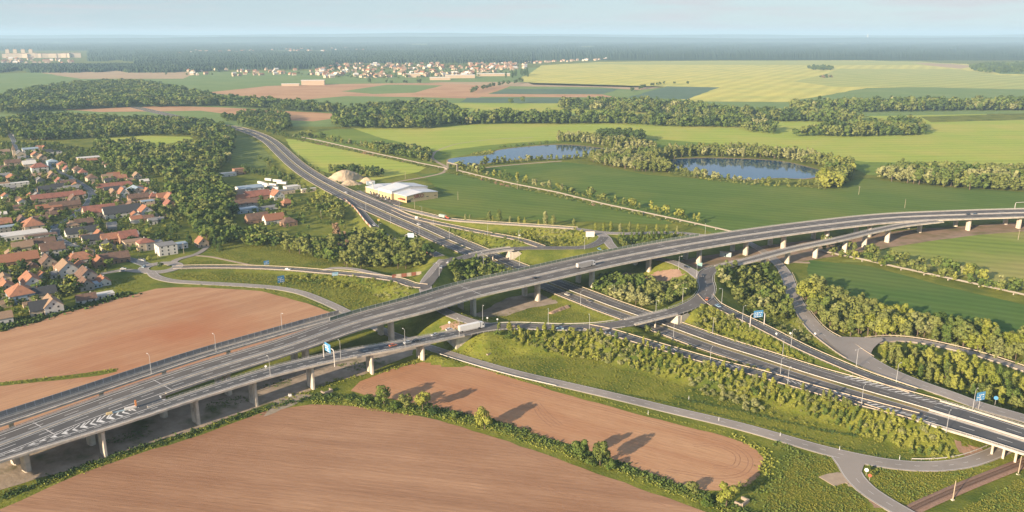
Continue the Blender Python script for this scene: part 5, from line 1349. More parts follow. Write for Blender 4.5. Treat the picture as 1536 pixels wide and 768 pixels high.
LAMPS = {
 ('tall grey street lamp on the far ramp beside the noise barrier', 'lamps along the noise barrier ramp', VR): [(221, 561), (324, 529), (422, 494)],
 ('grey street lamp on the parapet of the splitting ramp viaduct', 'lamps on the splitting ramp viaduct', LOOP): [(409, 570), (514, 545), (605, 521), (693, 507)],
 ('tall grey street lamp on the loop road near the white lorry', 'lamps on the loop near the lorry', LOOP): [(724, 477), (819, 486), (884, 497), (989, 468), (1029, 456), (1045, 416), (1018, 402)],
 ('tall grey street lamp standing beside the lower motorway under the overpass end', 'lamps beside the lower motorway at the overpass', MW): [(935, 480), (944, 478), (876, 456), (921, 447), (1069, 499), (1026, 506)],
 ('tall grey street lamp beside the right hand stretch of the lower motorway', 'lamps beside the right stretch of the lower motorway', MW): [(1174, 531), (1178, 561), (1292, 608), (1423, 647)],
 ('grey street lamp along the entry lane below the blue gantry', 'lamps along the gantry entry lane', X2): [(1081, 455), (1117, 481), (1189, 519), (1284, 552)],
 ('grey street lamp along the lane above the shrub bank', 'lamps along the shrub bank lane', X3): [(1069, 545), (1184, 580)],
 ('grey street lamp beside the pale east road', 'lamps beside the pale east road', EA): [(1344, 575), (1459, 614), (1284, 551)],
 ('grey street lamp beside the local road north of the viaduct', 'lamps north of the viaduct', N1): [(725, 394), (779, 392), (872, 373)],
 ('grey street lamp on the northern slip road', 'lamps on the northern slip road', N2): [(674, 353), (737, 352), (778, 362), (655, 335)],
 ('grey street lamp beside the upper stretch of the lower motorway', 'lamps beside the upper stretch of the lower motorway', MW): [(590, 334), (637, 353), (596, 316), (633, 322), (512, 279)],
 ('grey street lamp beside the curving exit lane with the red and white wall', 'lamps on the exit lane', X1): [(544, 317), (574, 352)],
 ('grey street lamp at the junction by the red and cream wall stub', None, SW): [(659, 414)],
 ('grey street lamp above the pale service road at the viaduct', None, N3): [(1058, 352)],
}
for (lab, grp, rp_), L_ in LAMPS.items():
    for px, py in L_: lamp(px, py, lab, grp, 1.0, rp_)
# wooden and concrete poles
PM = MB(); PM.tube([(0, 0, -.5), (0, 0, 9.5)], [.17, .11], 8); PME = PM.mesh('shaft', mat('weathered_pole', (.42, .34, .25), (.35, .28, .2), 1, .9))
PA = MB(); PA.box(-1.1, 1.1, -.06, .06, 8.8, 8.95); PAE = PA.mesh('crossarm', M_pole)
for px, py, lab in ((687, 300, 'lone grey pole in the green field beside the warehouse'), (1288, 292, 'lone pale pole in the green field left of the right wood'), (1357, 312, 'short pale post in the green field near the viaduct'), (776, 284, 'dark pole beside the pipe among the bushes'), (622, 313, 'pale pole at the corner of the warehouse'),
                    (1527, 360, 'pale post at the right end of the viaduct field'), (608, 268, 'pole behind the warehouse by the dirt road'), (448, 236, 'slim pole beside the motorway bushes'), (98, 436, 'street pole among the village gardens'), (208, 387, 'street pole by the hedge of the red roofed house'), (237, 389, 'street pole in front of the white apartment block'), (276, 381, 'street pole at the lane mouth'),
                    (76, 328, 'pale pole in front of the rusty farm wing'), (156, 310, 'slim pole above the slate barn'), (109, 371, 'street pole on the inner bend of the main street'), (482, 330, 'pale post in the meadow above the wood')):
    x, y, z = ground_at(px, py); o = empty('utility_pole', (x, y, z), rnd.uniform(0, 3), lab, 'pole'); link('shaft', PME, o); link('crossarm', PAE, o)
for px, py, lab in ((1429, 750, 'railway mast beside the rusty rails, the nearer one'), (1527, 712, 'railway mast beside the rusty rails below the bridge')):
    x, y, z = ground_at(px, py); o = empty('railway_mast', (x, y, z), .3, lab, 'railway mast')
    mb = MB(); mb.tube([(0, 0, -.3), (0, 0, 8.5)], [.22, .14], 8); mb.build('shaft', mat('weathered_pole', (.42,.34,.25)), o)
    mb = MB(); mb.box(-.5, .5, -.5, .5, -.6, .35); mb.build('footing', M_conc, o)

# ------------------------------------------------------------------ signs
M_blue = mat('blue_sign', (.08, .25, .45), (.07, .22, .41), .8, .5)
M_paint = mat('bright_white', (.72, .72, .70), None, 1, .6)
def letter_bars(w_, h, seed):
    r_ = random.Random(seed); mb = MB()
    yy = -.055
    for row in range(3):
        z0 = h * (.62 - row * .27); x0 = -w_ * .42
        while x0 < w_ * .40:
            L = r_.uniform(.10, .22) * w_
            if r_.random() < .75: mb.box(x0, min(x0 + L, w_ * .44), yy - .02, yy, z0, z0 + h * .10)
            x0 += L + w_ * .07
    mb.box(-.08 * w_, -.04 * w_, yy - .02, yy, h * .08, h * .5)
    mb.add([(-.12 * w_, yy - .02, h * .45), (0, yy - .02, h * .45), (-.06 * w_, yy - .02, h * .62)], [(0, 1, 2)])
    return mb
def gantry(p0, p1, z, pw, ph, hgt_, label, seed, uoff=.5, m=None):
    a = Vector((*at(*p0, z), z)); b = Vector((*at(*p1, z), z)); d = b - a; L = d.length
    o = empty('sign_gantry', a, math.atan2(d.y, d.x), label, 'road sign')
    for xx in (0, L):
        mb = MB(); mb.tube([(xx, 0, -1.5), (xx, 0, hgt_ - .8), (xx + (.8 if xx == 0 else -.8), 0, hgt_)], .28, 8); mb.build('post', M_steel, o)
    mb = MB(); mb.tube([(.7, 0, hgt_), (L - .7, 0, hgt_)], .25, 8); mb.build('beam', M_steel, o)
    mb = MB(); mb.box(-pw / 2, pw / 2, -.05, .05, 0, ph); pn = mb.build('panel', m or M_blue, o); pn.location = (L * uoff, -.4, hgt_ - ph * .55)
    lb = letter_bars(pw, ph, seed); lb.build('lettering', M_paint, pn)
    # seen from the sunny side too
gantry((486, 536), (502, 546), 13.4, 6.0, 4.6, 7.5, 'blue motorway sign gantry over the splitting ramp viaduct', 4)
gantry((1125, 489), (1146, 486.5), 7.0, 6.4, 4.4, 7.5, 'large blue gantry sign over the entry lane below the loop', 7)
gantry((608, 364), (625.5, 365), 5.8, 5.6, 3.8, 7.0, 'pale grey blue gantry sign over the curving exit lane', 9, m=mat('pale_sign_back', (.35, .45, .52), None, 1, .5))
gantry((1522, 313), (1560, 311), 12.6, 6.0, 4.0, 6.0, 'whitish sign gantry at the right end of the viaduct', 12, m=mat('whitish_sign', (.62, .60, .55), None, 1, .5))
def panel_sign(px, py, z, w_, h, pole, label, m, seed=1, ang=None, letters=True, posts=2):
    x, y = at(px, py, z); a = math.atan2(y, x) - math.pi / 2 + (ang or 0)
    o = empty('road_sign', (x, y, z), a, label, 'road sign')
    for xx in ((-w_ * .3, w_ * .3) if posts == 2 else (0,)):
        mb = MB(); mb.tube([(xx, 0, -1.0), (xx, 0, pole + h * .6)], .09, 6); mb.build('post', M_steel, o)
    mb = MB(); mb.box(-w_ / 2, w_ / 2, -.15, -.09, pole, pole + h); pn = mb.build('panel', m, o)
    if letters:
        lb = letter_bars(w_, h, seed); lb.v = [(a_, b_ - .11, c_ + pole) for a_, b_, c_ in lb.v]; lb.build('lettering', M_paint, pn)
def zg(px, py):
    return ground_at(px, py)[2]
panel_sign(400, 399, zg(400, 399), 4.2, 3.2, 1.2, 'blue square sign on the meadow side of the village road', M_blue, 2, .3)
panel_sign(422, 425.5, zg(422, 425), 5.2, 5.0, 1.0, 'big blue sign on the grass bank above the bending service road', M_blue, 3, .4)
panel_sign(503, 415, zg(503, 415), 4.5, 2.6, .8, 'wide pale blue sign beside the village road near the wood', mat('pale_blue_sign', (.20, .38, .52), None, 1, .5), 5, .2)
panel_sign(885, 358, zg(885, 357), 7.5, 4.8, 1.6, 'blank white billboard on the bank north of the viaduct', mat('billboard', (.66, .60, .55), None, 1, .6), 6, .15, letters=False)
panel_sign(1467.5, 614, 7.0, 5.2, 4.2, 4.6, 'blue direction sign turned edge on beside the pale east road', M_blue, 8, .9, posts=1)
panel_sign(779, 359, zg(779, 359), 1.6, 1.6, 2.6, 'small white sign on the northern slip road', M_paint, 6, .1, letters=False, posts=1)
panel_sign(624.5, 331, zg(624, 331), 2.6, 2.4, 2.0, 'small white signboard beside the service road near the red tractor', M_paint, 6, .1, letters=False)
panel_sign(568, 334, zg(568, 334), 2.2, 2.2, 1.6, 'yellow square sign in the wedge of the exit lane', mat('yellow_sign', (.55, .38, .08), None, 1, .6), 6, .1, letters=False, posts=1)
panel_sign(1049, 401, zg(1049, 401), 4.0, 3.0, .8, 'teal and white board under the viaduct by the loop', mat('teal_board', (.25, .42, .42), None, 1, .6), 3, .1, letters=False)
def disc_sign(px, py, z, r_, pole, label, m, rim=None):
    x, y = at(px, py, z); a = math.atan2(y, x) - math.pi / 2
    o = empty('road_sign', (x, y, z), a, label, 'road sign')
    mb = MB(); mb.tube([(0, 0, -.8), (0, 0, pole + r_)], .07, 6); mb.build('post', M_steel, o)
    mb = MB(); mb.tube([(0, -.12, pole + r_), (0, -.07, pole + r_)], r_, 16); mb.build('plate', m, o)
disc_sign(1492.5, 606, 6.8, .95, 2.2, 'round blue sign among the bushes by the pale east road', M_blue)
disc_sign(1222, 506, 3.0, .6, 1.8, 'round white sign at the tip of the pale junction', M_paint)
disc_sign(1164, 506, 6.4, .55, 1.8, 'white upright sign on the bank of the entry lane', M_paint)
disc_sign(1185, 506, 5.8, .55, 2.0, 'white upright sign beyond the entry lane rail', M_paint)
disc_sign(674, 490, 8.8, .7, 2.0, 'white sign post beside the car behind the lorry', M_paint)
disc_sign(731, 480, 8.8, .5, .9, 'low white marker first right of the lorry', M_paint)
disc_sign(746, 482, 8.8, .5, .9, 'low white marker second right of the lorry', M_paint)
disc_sign(1239, 443, 1.5, .8, 1.5, 'round white sign on the grass edge of the deep green field', M_paint)
disc_sign(399, 555, 14, .6, 1.4, 'white marker on the rail of the splitting ramp', M_paint)
disc_sign(1299, 712, .4, .8, 1.4, 'white sign at the side road corner', M_paint)
disc_sign(1304, 720, .4, .7, 1.4, 'red and white sign behind the side road corner', mat('red_disc', (.45, .10, .06), None, 1, .6))
for px, py in ((972, 622), (1033, 600), (1078, 632), (1170, 655), (1259, 676), (1349, 690)):
    x, y, z = ground_at(px, py); o = empty('marker_post', (x, y, z), 0, 'thin pale roadside marker post along the service road', 'marker post', 'marker posts along the service road')
    mb = MB(); mb.box(-.09, .09, -.06, .06, -.3, 2.2); mb.build('shaft', M_paint, o); mb = MB(); mb.box(-.1, .1, -.07, .07, 1.7, 1.95); mb.build('reflector', M_rubber, o)

# crash cushion and construction figure at the viaduct gore
x, y = at(196, 613, 13.3); o = empty('crash_cushion', (x, y, 13.3), R(35), 'orange and white crash cushion at the gore of the viaduct', 'crash cushion')
mb = MB(); mb.box(-2.4, 2.4, -.7, .7, 0, .9); mb.build('body', mat('pale_cushion', (.6, .58, .54), None, 1, .6), o)
mb = MB(); mb.box(2.0, 2.6, -.6, .6, .9, 3.4); mb.build('marker_board', mat('orange_board', (.5, .2, .07), None, 1, .6), o)
x, y = at(164, 621, 13.3); o = empty('crash_cushion', (x, y, 13.3), R(35), 'low yellow tipped barrier wedge on the chevrons', 'crash cushion')
mb = MB(); mb.box(-1.2, 1.2, -.6, .6, 0, .8); mb.build('body', mat('ochre_cushion', (.55, .42, .22), None, 1, .6), o)
mb = MB(); mb.box(1.2, 9, -.4, .4, 0, .35); mb.build('rail_base', mat('bluish_base', (.30, .38, .42), None, 1, .6), o)

# ------------------------------------------------------------------ vehicles
WH = MB(); WH.tube([(0, -.11, 0), (0, .11, 0)], .33, 14, M_rubber); WH.tube([(0, -.12, 0), (0, .12, 0)], .19, 10, M_steel); WHE = WH.mesh('wheel')
CARC = {}
def paint(c):
    k = 'car_paint_%d_%d_%d' % tuple(int(v * 100) for v in c)
    return mat(k, c, tuple(v * .92 for v in c), .5, .35, spec=.5)
def car_meshes(c, kind):
    key = (c, kind)
    if key in CARC: return CARC[key]
    b = MB()
    van = kind == 'van'
    prof = [(-2.15, .32), (2.15, .32), (2.2, .62), (2.05, .82), (1.1, .95), (-1.95, .98), (-2.2, .75)] if not van else [(-2.5, .35), (2.4, .35), (2.5, .8), (2.2, 1.1), (1.5, 1.25), (-2.5, 1.25)]
    b.prism(prof, -.88, .88)
    g = MB()
    gp = [(1.05, .94), (.35, 1.42), (-1.25, 1.44), (-1.95, .97)] if not van else [(1.5, 1.24), (1.0, 1.9), (-2.45, 1.95), (-2.5, 1.24)]
    n0 = len(gp)
    vv = [(x_, -.84 if z_ < 1.3 else -.66, z_) for x_, z_ in gp] + [(x_, .84 if z_ < 1.3 else .66, z_) for x_, z_ in gp]
    g.add(vv, [(0, 1, 2, 3), (7, 6, 5, 4), (0, 4, 5, 1), (2, 6, 7, 3), (1, 5, 6, 2)])
    r_ = MB(); z1 = 1.43 if not van else 1.94
    r_.box(-1.22 if not van else -2.4, .33 if not van else .95, -.67, .67, z1, z1 + .06)
    hl = MB(); hl.box(2.12, 2.19, -.2, .2, .6, .76)
    tl = MB(); tl.box(-2.19, -2.12, -.15, .15, .68, .85)
    CARC[key] = (b.mesh('body', paint(c)), g.mesh('windows', M_glass if not van else paint(c)), r_.mesh('roof', paint(c)), hl.mesh('headlight', M_paint), tl.mesh('tail_light', mat('red_lens', (.3, .02, .02), None, 1, .3)))
    return CARC[key]
def on_path(px, py, p):
    best = None
    for i in range(len(p.P)):
        z = p.Z[i]; x, y = at(px, py, z); d = math.hypot(x - p.P[i, 0], y - p.P[i, 1])
        if best is None or d < best[0]: best = (d, i, x, y, z)
    return best[1:]
def car(px, py, p, sgn, c, label, kind='car', group=None, ang=None):
    i, x, y, z = on_path(px, py, p)
    a = math.atan2(p.t[i][1] * sgn, p.t[i][0] * sgn) if ang is None else ang
    o = empty('car' if kind == 'car' else 'van', (x, y, z + .02), a, label, kind, group)
    ms = car_meshes(c, kind)
    for m_ in ms[:3]: link(m_.name.split('.')[0], m_, o)
    for s_ in (-1, 1):
        q_ = link('headlight', ms[3], o); q_.location.y = s_ * .62
        q_ = link('tail_light', ms[4], o); q_.location.y = s_ * .68
        for xx in (-1.35, 1.35):
            q_ = link('wheel', WHE, o); q_.location = (xx, s_ * .80, .33)
W_, S_, D_, GR = (.62, .61, .59), (.35, .36, .37), (.03, .033, .04), (.16, .15, .145)
car(672, 394.5, SW, -1, W_, 'white car at the junction by the red and cream wall stub')
car(662, 402, SW, 1, S_, 'grey car leaving the junction near the wood corner')
car(561, 338.5, X1, 1, W_, 'white car on the curving exit lane')
car(674, 495.5, LOOP, 1, W_, 'white car just behind the white lorry')
car(652, 503.5, LOOP, -1, S_, 'silver car on the ramp viaduct ahead of the orange one')
car(589.5, 519, LOOP, 1, (.45, .13, .06), 'orange red car on the splitting ramp viaduct')
car(611, 515, LOOP, -1, S_, 'silver blue car on the ramp viaduct beside the dark one')
car(625, 512, LOOP, 1, D_, 'black car on the ramp viaduct between two silver cars')
car(767, 490, LOOP, 1, (.24, .18, .13), 'brown car just ahead of the white lorry')
car(840, 494, LOOP, -1, (.30, .42, .46), 'pale blue car on the loop above the shrub bank')
car(803, 418, V, 1, D_, 'dark car on the near carriageway of the long viaduct')
car(851, 443, MW, 1, (.52, .48, .42), 'cream car on the lower motorway leaving the viaduct shade')
car(884, 452.5, MW, 1, GR, 'dark grey car on the lower motorway below the shrubs')
car(899, 374.5, LINK, 1, (.12, .27, .36), 'blue car at the junction north of the viaduct')
car(1061, 449.5, LOOP, 1, (.45, .14, .06), 'orange car at the foot of the teardrop loop')
car(1054, 414.5, LOOP, -1, D_, 'black car at the top of the teardrop loop')
car(1029, 401.5, LINK, 1, D_, 'dark car on the link road in the viaduct shade')
car(1077, 460, X2, 1, (.22, .34, .45), 'blue car at the start of the entry lane')
car(1131, 399, EA, 1, GR, 'grey car parked under the ramp viaduct by the underpass')
car(1452, 322.5, V, -1, D_, 'dark car near the right end of the viaduct, the front one')
car(1462, 321.8, V, -1, (.10, .13, .17), 'dark car near the right end of the viaduct, following close')
car(432, 405, WR, -1, W_, 'white car on the village road near the blue sign')
car(216, 401, RING, 1, (.30, .40, .46), 'pale blue car entering the roundabout')
car(76, 350, VS, 1, W_, 'white van in the street junction by the flat store', 'van')
car(78, 341, VS, 1, (.25, .42, .55), 'light blue car in the shade at the street junction')
car(185, 404, WW, -1, W_, 'white car parked by the grass triangle', ang=.2)
car(519, 289, MW, -1, W_, 'white car on the upper motorway beside the dirt heaps')
car(485, 272, MW, -1, D_, 'dark car on the upper motorway lane')
car(401, 206, MW, -1, D_, 'dark car high on the motorway curve, the lower one')
car(389, 199.5, MW, 1, D_, 'dark car high on the motorway curve, the upper one')
car(628, 337, MW, 1, W_, 'white car on the motorway below the red tractor')
car(55, 390, WW, 1, W_, 'white car parked behind the brown skylight house', ang=.6)
car(143, 412, WW, 1, (.40, .46, .5), 'pale car parked by the grey walled house', ang=.5)
rc = random.Random(9)
for p_, n_, sd in ((VS, 20, 1), (VS, 12, -1), (WW, 10, 1)):
    for k in range(n_):
        i_ = rc.randrange(4, len(p_.P) - 4); x_, y_ = p_.P[i_] + p_.n[i_] * sd * (p_.W[i_] / 2 + .6)
        o = empty('car', (x_, y_, .1), math.atan2(p_.t[i_][1], p_.t[i_][0]), 'car parked along a village street', 'car', 'cars parked along the village streets')
        ms = car_meshes(rc.choice([W_, S_, D_, GR, (.3, .06, .04), (.08, .14, .28)]), 'car')
        for m_ in ms[:3]: link(m_.name.split('.')[0], m_, o)
        for xx in (-1.35, 1.35):
            for s_ in (-1, 1): q_ = link('wheel', WHE, o); q_.location = (xx, s_ * .80, .33)
for k, (px, py) in enumerate(((557, 290), (562, 292), (568, 294), (574, 297), (566, 297), (580, 299), (587, 302), (572, 301))):
    car(px, py, N3, 1, (W_, D_, S_, GR, D_, W_, GR, D_)[k], ('white car nearest the motorway lamp in the car park', 'black car second in the car park row', 'silver car mid row in the warehouse car park', 'grey car mid row in the warehouse car park', 'black car alone on the outer car park edge', 'white car near the red canopy of the warehouse', 'grey car next to the warehouse entrance', 'black car on the lower edge of the car park')[k], ang=R(60))

def lorry(px, py, p, sgn, box_m, cab_c, label, L=13.6):
    i, x, y, z = on_path(px, py, p); a = math.atan2(p.t[i][1] * sgn, p.t[i][0] * sgn)
    o = empty('lorry', (x, y, z + .02), a, label, 'lorry')
    mb = MB(); mb.box(-8.2, -8.2 + L, -1.27, 1.27, 1.15, 4.0); tr_ = mb.build('trailer', box_m, o)
    mb = MB(); mb.box(-8.26, -8.19, -1.2, 1.2, 1.25, 3.9); mb.box(-8.3, -8.24, -.03, .03, 1.25, 3.9); mb.build('rear_door', M_steel, tr_)
    mb = MB(); mb.box(-8.1, 5.2, -.9, .9, .75, 1.13); mb.build('chassis', M_rubber, o)
    mb = MB(); mb.prism([(5.9, .55), (8.2, .55), (8.25, 1.9), (7.95, 3.1), (7.5, 3.75), (5.9, 3.85)], -1.22, 1.22); cb = mb.build('cab', paint(cab_c), o)
    mb = MB(); mb.add([(8.27, -1.1, 2.0), (8.27, 1.1, 2.0), (7.99, 1.1, 3.05), (7.99, -1.1, 3.05)], [(0, 1, 2, 3)]); mb.build('windscreen', M_glass, cb)
    for s_ in (-1, 1):
        mb = MB(); mb.box(6.9, 7.9, s_ * 1.23 - .01, s_ * 1.23 + .01, 2.0, 2.85); mb.build('side_window', M_glass, cb)
        mb = MB(); mb.box(8.2, 8.28, s_ * .8 - .2, s_ * .8 + .2, .8, 1.1); mb.build('headlight', M_paint, o)
        mb = MB(); mb.box(-6.0, 4.0, s_ * 1.2 - .03, s_ * 1.2 + .03, .5, 1.1); mb.build('side_skirt', M_steel, o)
        for xx in (-6.6, -5.3, -4.0, 3.9, 7.2):
            mb = MB(); mb.tube([(xx, s_ * .95 - .2, .5), (xx, s_ * .95 + .2, .5)], .5, 12); mb.build('wheel', M_rubber, o)
lorry(707, 495, LOOP, 1, mat('white_trailer', (.66, .65, .62), (.60, .59, .57), .4, .5), W_, 'white articulated lorry on the loop road at the ramp viaduct')
lorry(878.5, 400.5, V, 1, mat('grey_trailer', (.40, .37, .34), (.34, .32, .30), .4, .5), W_, 'grey trailer lorry with white cab on the long viaduct')
# tractor with trailer on the service road
i, x, y, z = on_path(667, 327.5, N3); o = empty('tractor', (x, y, z + .02), math.atan2(N3.t[i][1], N3.t[i][0]), 'red tractor pulling a pale green trailer on the pale service road', 'tractor')
mb = MB(); mb.box(3.4, 6.4, -.7, .7, .9, 1.8); mb.build('bonnet', paint((.45, .10, .05)), o)
mb = MB(); mb.prism([(1.6, .8), (3.4, .8), (3.3, 2.9), (1.7, 2.9)], -.85, .85); mb.build('cab', paint((.45, .12, .06)), o)
mb = MB(); mb.prism([(-7, 1), (.8, 1), (1.2, 3.2), (-7.2, 3.2)], -1.25, 1.25); mb.build('trailer', paint((.40, .46, .36)), o)
for xx, r_ in ((2.2, .85), (5.7, .55), (-5.6, .5), (-4.2, .5), (-.3, .5)):
    for s_ in (-1, 1):
        mb = MB(); mb.tube([(xx, s_ * 1.0 - .22, r_), (xx, s_ * 1.0 + .22, r_)], r_, 12); mb.build('wheel', M_rubber, o)
# site container under the viaduct and bluish truck body by the heaps
x, y = at(1088, 384, .3); o = empty('site_container', (x, y, hgt(x, y)), R(-15), 'pale teal site container under the viaduct', 'container')
mb = MB(); mb.box(-4.5, 4.5, -1.6, 1.6, .1, 3.4); mb.build('body', mat('teal_paint', (.36, .47, .48), (.30, .41, .42), .6, .6), o)
mb = MB(); mb.box(-4.6, 4.6, -1.7, 1.7, 3.4, 3.6); mb.build('roof', ROOF['pale'], o); mb = MB(); mb.box(-.5, .5, -1.66, -1.58, .2, 2.4); mb.build('door', M_glass, o)
x, y = at(556, 277, 0); o = empty('site_container', (x, y, 0), R(20), 'bluish container beside the small earth heap', 'container')
mb = MB(); mb.box(-5, 5, -2, 2, .1, 4.2); mb.build('body', WALL['blue'], o); mb = MB(); mb.box(-5.1, 5.1, -2.1, 2.1, 4.2, 4.4); mb.build('roof', ROOF['pale'], o)
# concrete culvert heads and bits in the near ditch
M_stone = mat('pale_stone', (.33, .27, .21), (.26, .21, .17), .8, .9)
for px, py, s_, lab in ((493, 590, 1.0, 'concrete culvert head by the ditch below the ramp viaduct'), (1118, 757, 1.0, 'concrete culvert head at the right end of the ditch hedge'), (734, 532, .45, 'small concrete culvert on the shrub bank')):
    x, y, z = ground_at(px, py); o = empty('culvert', (x, y, z), 3.9, lab, 'culvert'); o.scale = (s_, s_, s_)
    mb = MB(); mb.box(-2.4, 2.4, -.3, .3, -.4, 1.5); mb.build('headwall', M_stone, o)
    for q_ in (-1, 1): mb = MB(); mb.prism([(q_ * 2.1, -.4), (q_ * 2.7, -.4), (q_ * 2.7, 1.2), (q_ * 2.1, 1.2)], -3.2, -.3); mb.build('wing', M_stone, o)
x, y, z = ground_at(435, 594); o = empty('marker_stone', (x, y, z), .4, 'small white block beside the ditch under the ramp', 'stone')
mb = MB(); mb.box(-.7, .7, -.7, .7, -.2, 1.1); mb.build('block', M_paint, o); mb = MB(); mb.box(-.5, .5, -.5, .5, 1.1, 1.3); mb.build('cap', M_stone, o)
# red brown gravel pile on the lawn inside the loop
x, y, z = ground_at(839, 465)
mb = MB()
for i in range(12):
    t_ = i / 11; mb.tube([(-9 + 18 * t_ + rnd.uniform(-.5, .5), rnd.uniform(-.4, .4), -.5), (-9 + 18 * t_, 0, 1.6 - abs(t_ - .5) * .8)], [2.4, .5], 7)
pile = mb.build('soil_pile', mat('dry_reed', (.33, .22, .15), (.26, .18, .12), .8, 1, bump=.8)); pile.location = (x, y, z); pile.rotation_euler.z = R(48); tag(pile, 'narrow brown pile on the lawn inside the loop', 'soil pile')

# ------------------------------------------------------------------ the distant towns
DH = []
for k, (rf, wl) in enumerate((('tan', 'cream'), ('orange', 'beige'), ('tan', 'beige'), ('pale', 'cream'), ('rust', 'cream'))):
    mb = MB(); mb.add([(-9, -6, 0), (9, -6, 0), (9, 6, 0), (-9, 6, 0), (-9, -6, 7), (9, -6, 7), (9, 6, 7), (-9, 6, 7), (-9, 0, 12), (9, 0, 12)], [(0, 1, 5, 4), (2, 3, 7, 6), (0, 4, 8, 7, 3), (1, 2, 6, 9, 5)], WALL[wl])
    mb.add([(-9.6, -6.8, 6.6), (9.6, -6.8, 6.6), (9.6, 0, 12.3), (-9.6, 0, 12.3), (9.6, 6.8, 6.6), (-9.6, 6.8, 6.6)], [(0, 1, 2, 3), (3, 2, 4, 5)], ROOF[rf]); DH.append(mb.mesh('distant_house'))
FARH = []
def far_house(px, py, label, group, k=1.0):
    FARH.append((*at(px, py, 0), k * rnd.uniform(.8, 1.25), rnd.choice([R(-40), R(50), R(20), R(-60)]) + rnd.uniform(-.2, .2), label, group, rnd.choice(DH)))
for _ in range(260):
    px = rnd.uniform(480, 790); lo = 96 + (625 - px) * .012; hi = 117 - max(0, px - 680) * .13
    far_house(px, rnd.uniform(max(95.5, lo), hi), 'small pale house in the dense far town before the dark forest', 'houses of the dense far town', 1.1)
for _ in range(55): px = rnd.uniform(283, 500); far_house(px, rnd.uniform(106, 115) - (px - 283) * .006, 'small pale house in the far row left of the dense town', 'houses of the far row', .95)
for _ in range(34): px = rnd.uniform(760, 910); far_house(px, 96 - (px - 760) * .045 + rnd.uniform(-1.2, 1.2), 'tiny pale house strung along the far yellow field', 'houses along the far yellow field', .9)
for _ in range(40): far_house(rnd.uniform(0, 110), rnd.uniform(88, 98), 'tiny pale house below the distant tower blocks', 'houses below the distant tower blocks', 1.3)
for _ in range(46): px = rnd.uniform(260, 560); far_house(px, 80 - (px - 260) * .018 + rnd.uniform(-2.2, 2.2), 'speck sized pale house on the hazy ridge', 'houses on the hazy ridge', 1.5)
FARH.sort(key=lambda h_: h_[1] / h_[2])
for x, y, s_, a, label, group, me_ in FARH[:290]:
    q_ = link('distant_house', me_); q_.location = (x, y, 0); q_.rotation_euler.z = a; q_.scale = (s_, s_, s_); tag(q_, label, 'house', group)
Vt, F, mi, ms_ = [], [], [], []
for x, y, s_, a, label, group, me_ in FARH[290:]:
    b = len(Vt); c_, n_ = math.cos(a) * s_, math.sin(a) * s_
    Vt += [(v.co.x * c_ - v.co.y * n_ + x, v.co.x * n_ + v.co.y * c_ + y, v.co.z * s_) for v in me_.vertices]
    for p_ in me_.polygons:
        m_ = me_.materials[p_.material_index]
        if m_ not in ms_: ms_.append(m_)
        F.append(tuple(b + v for v in p_.vertices)); mi.append(ms_.index(m_))
me = bpy.data.meshes.new('distant_town'); me.from_pydata(Vt, [], F)
for m_ in ms_: me.materials.append(m_)
me.polygons.foreach_set('material_index', mi); me.update()
tag(link('distant_town', me), 'farthest specks of pale houses at the rim of the plain', 'houses', kind='stuff')
for k in range(15):
    px = 12 + k * 7.2; x, y = at(px, 87 - k * .05, 0); o = empty('apartment_block', (x, y, 0), R(rnd.uniform(-12, 25)), 'long pale apartment slab in the distant housing estate', 'apartment block', 'slabs of the distant housing estate')
    L, H = rnd.uniform(70, 100), rnd.uniform(28, 36)
    mb = MB(); mb.box(-L / 2, L / 2, -7, 7, 0, H); mb.build('wall', WALL['cream'], o); mb = MB(); mb.box(-L / 2, L / 2, -7.2, 7.2, H, H + 2); mb.build('roof', ROOF['tan'], o)
    for f_ in range(3): mb = MB(); mb.box(-L / 2 + 3, L / 2 - 3, -7.2, -6.9, 6 + f_ * 11, 9 + f_ * 11); mb.build('window', WALL['grey'], o)
for px in (12.5, 24, 36, 47.5):
    x, y = at(px, 85, 0); o = empty('tower_block', (x, y, 0), R(20), 'slim tower block rising above the distant apartment slabs', 'apartment block', 'towers of the distant housing estate')
    mb = MB(); mb.box(-13, 13, -13, 13, 0, 56); mb.build('wall', WALL['cream'], o); mb = MB(); mb.box(-9, 9, -9, 9, 56, 60); mb.build('roof', ROOF['tan'], o)
for px, py, L, W_d, H, lab in ((470, 127.5, 80, 30, 16, 'long white hall on the far brown field edge'), (620, 116, 60, 24, 14, 'bluish far factory hall left of the long works'), (690, 117, 120, 40, 12, 'long pale works roof at the edge of the far town'), (740, 114, 140, 40, 10, 'low pale works roof by the poplars'), (660, 120, 80, 26, 10, 'cream works hall at the front of the far town'), (203, 105, 40, 16, 10, 'lone white hall on the far tan field'), (436, 129, 60, 14, 7, 'low white shed row on the far green field')):
    x, y = at(px, py, 0); o = empty('works_hall', (x, y, 0), R(8), lab, 'factory hall')
    mb = MB(); mb.box(-L / 2, L / 2, -W_d / 2, W_d / 2, 0, H); mb.build('wall', WALL['beige'], o); mb = MB(); mb.box(-L / 2 - 1, L / 2 + 1, -W_d / 2 - 1, W_d / 2 + 1, H, H + 1.5); mb.build('roof', ROOF['pale'], o)
x, y = at(1301, 61, 0); o = empty('distant_tower', (x, y, 0), 0, 'white tower standing alone above the far forest', 'tower')
mb = MB(); mb.tube([(0, 0, 0), (0, 0, 120)], [26, 22], 12); mb.build('shaft', WALL['white'], o); mb = MB(); mb.tube([(0, 0, 120), (0, 0, 150), (0, 0, 185)], [20, 16, 3], 12); mb.build('cap', WALL['white'], o)

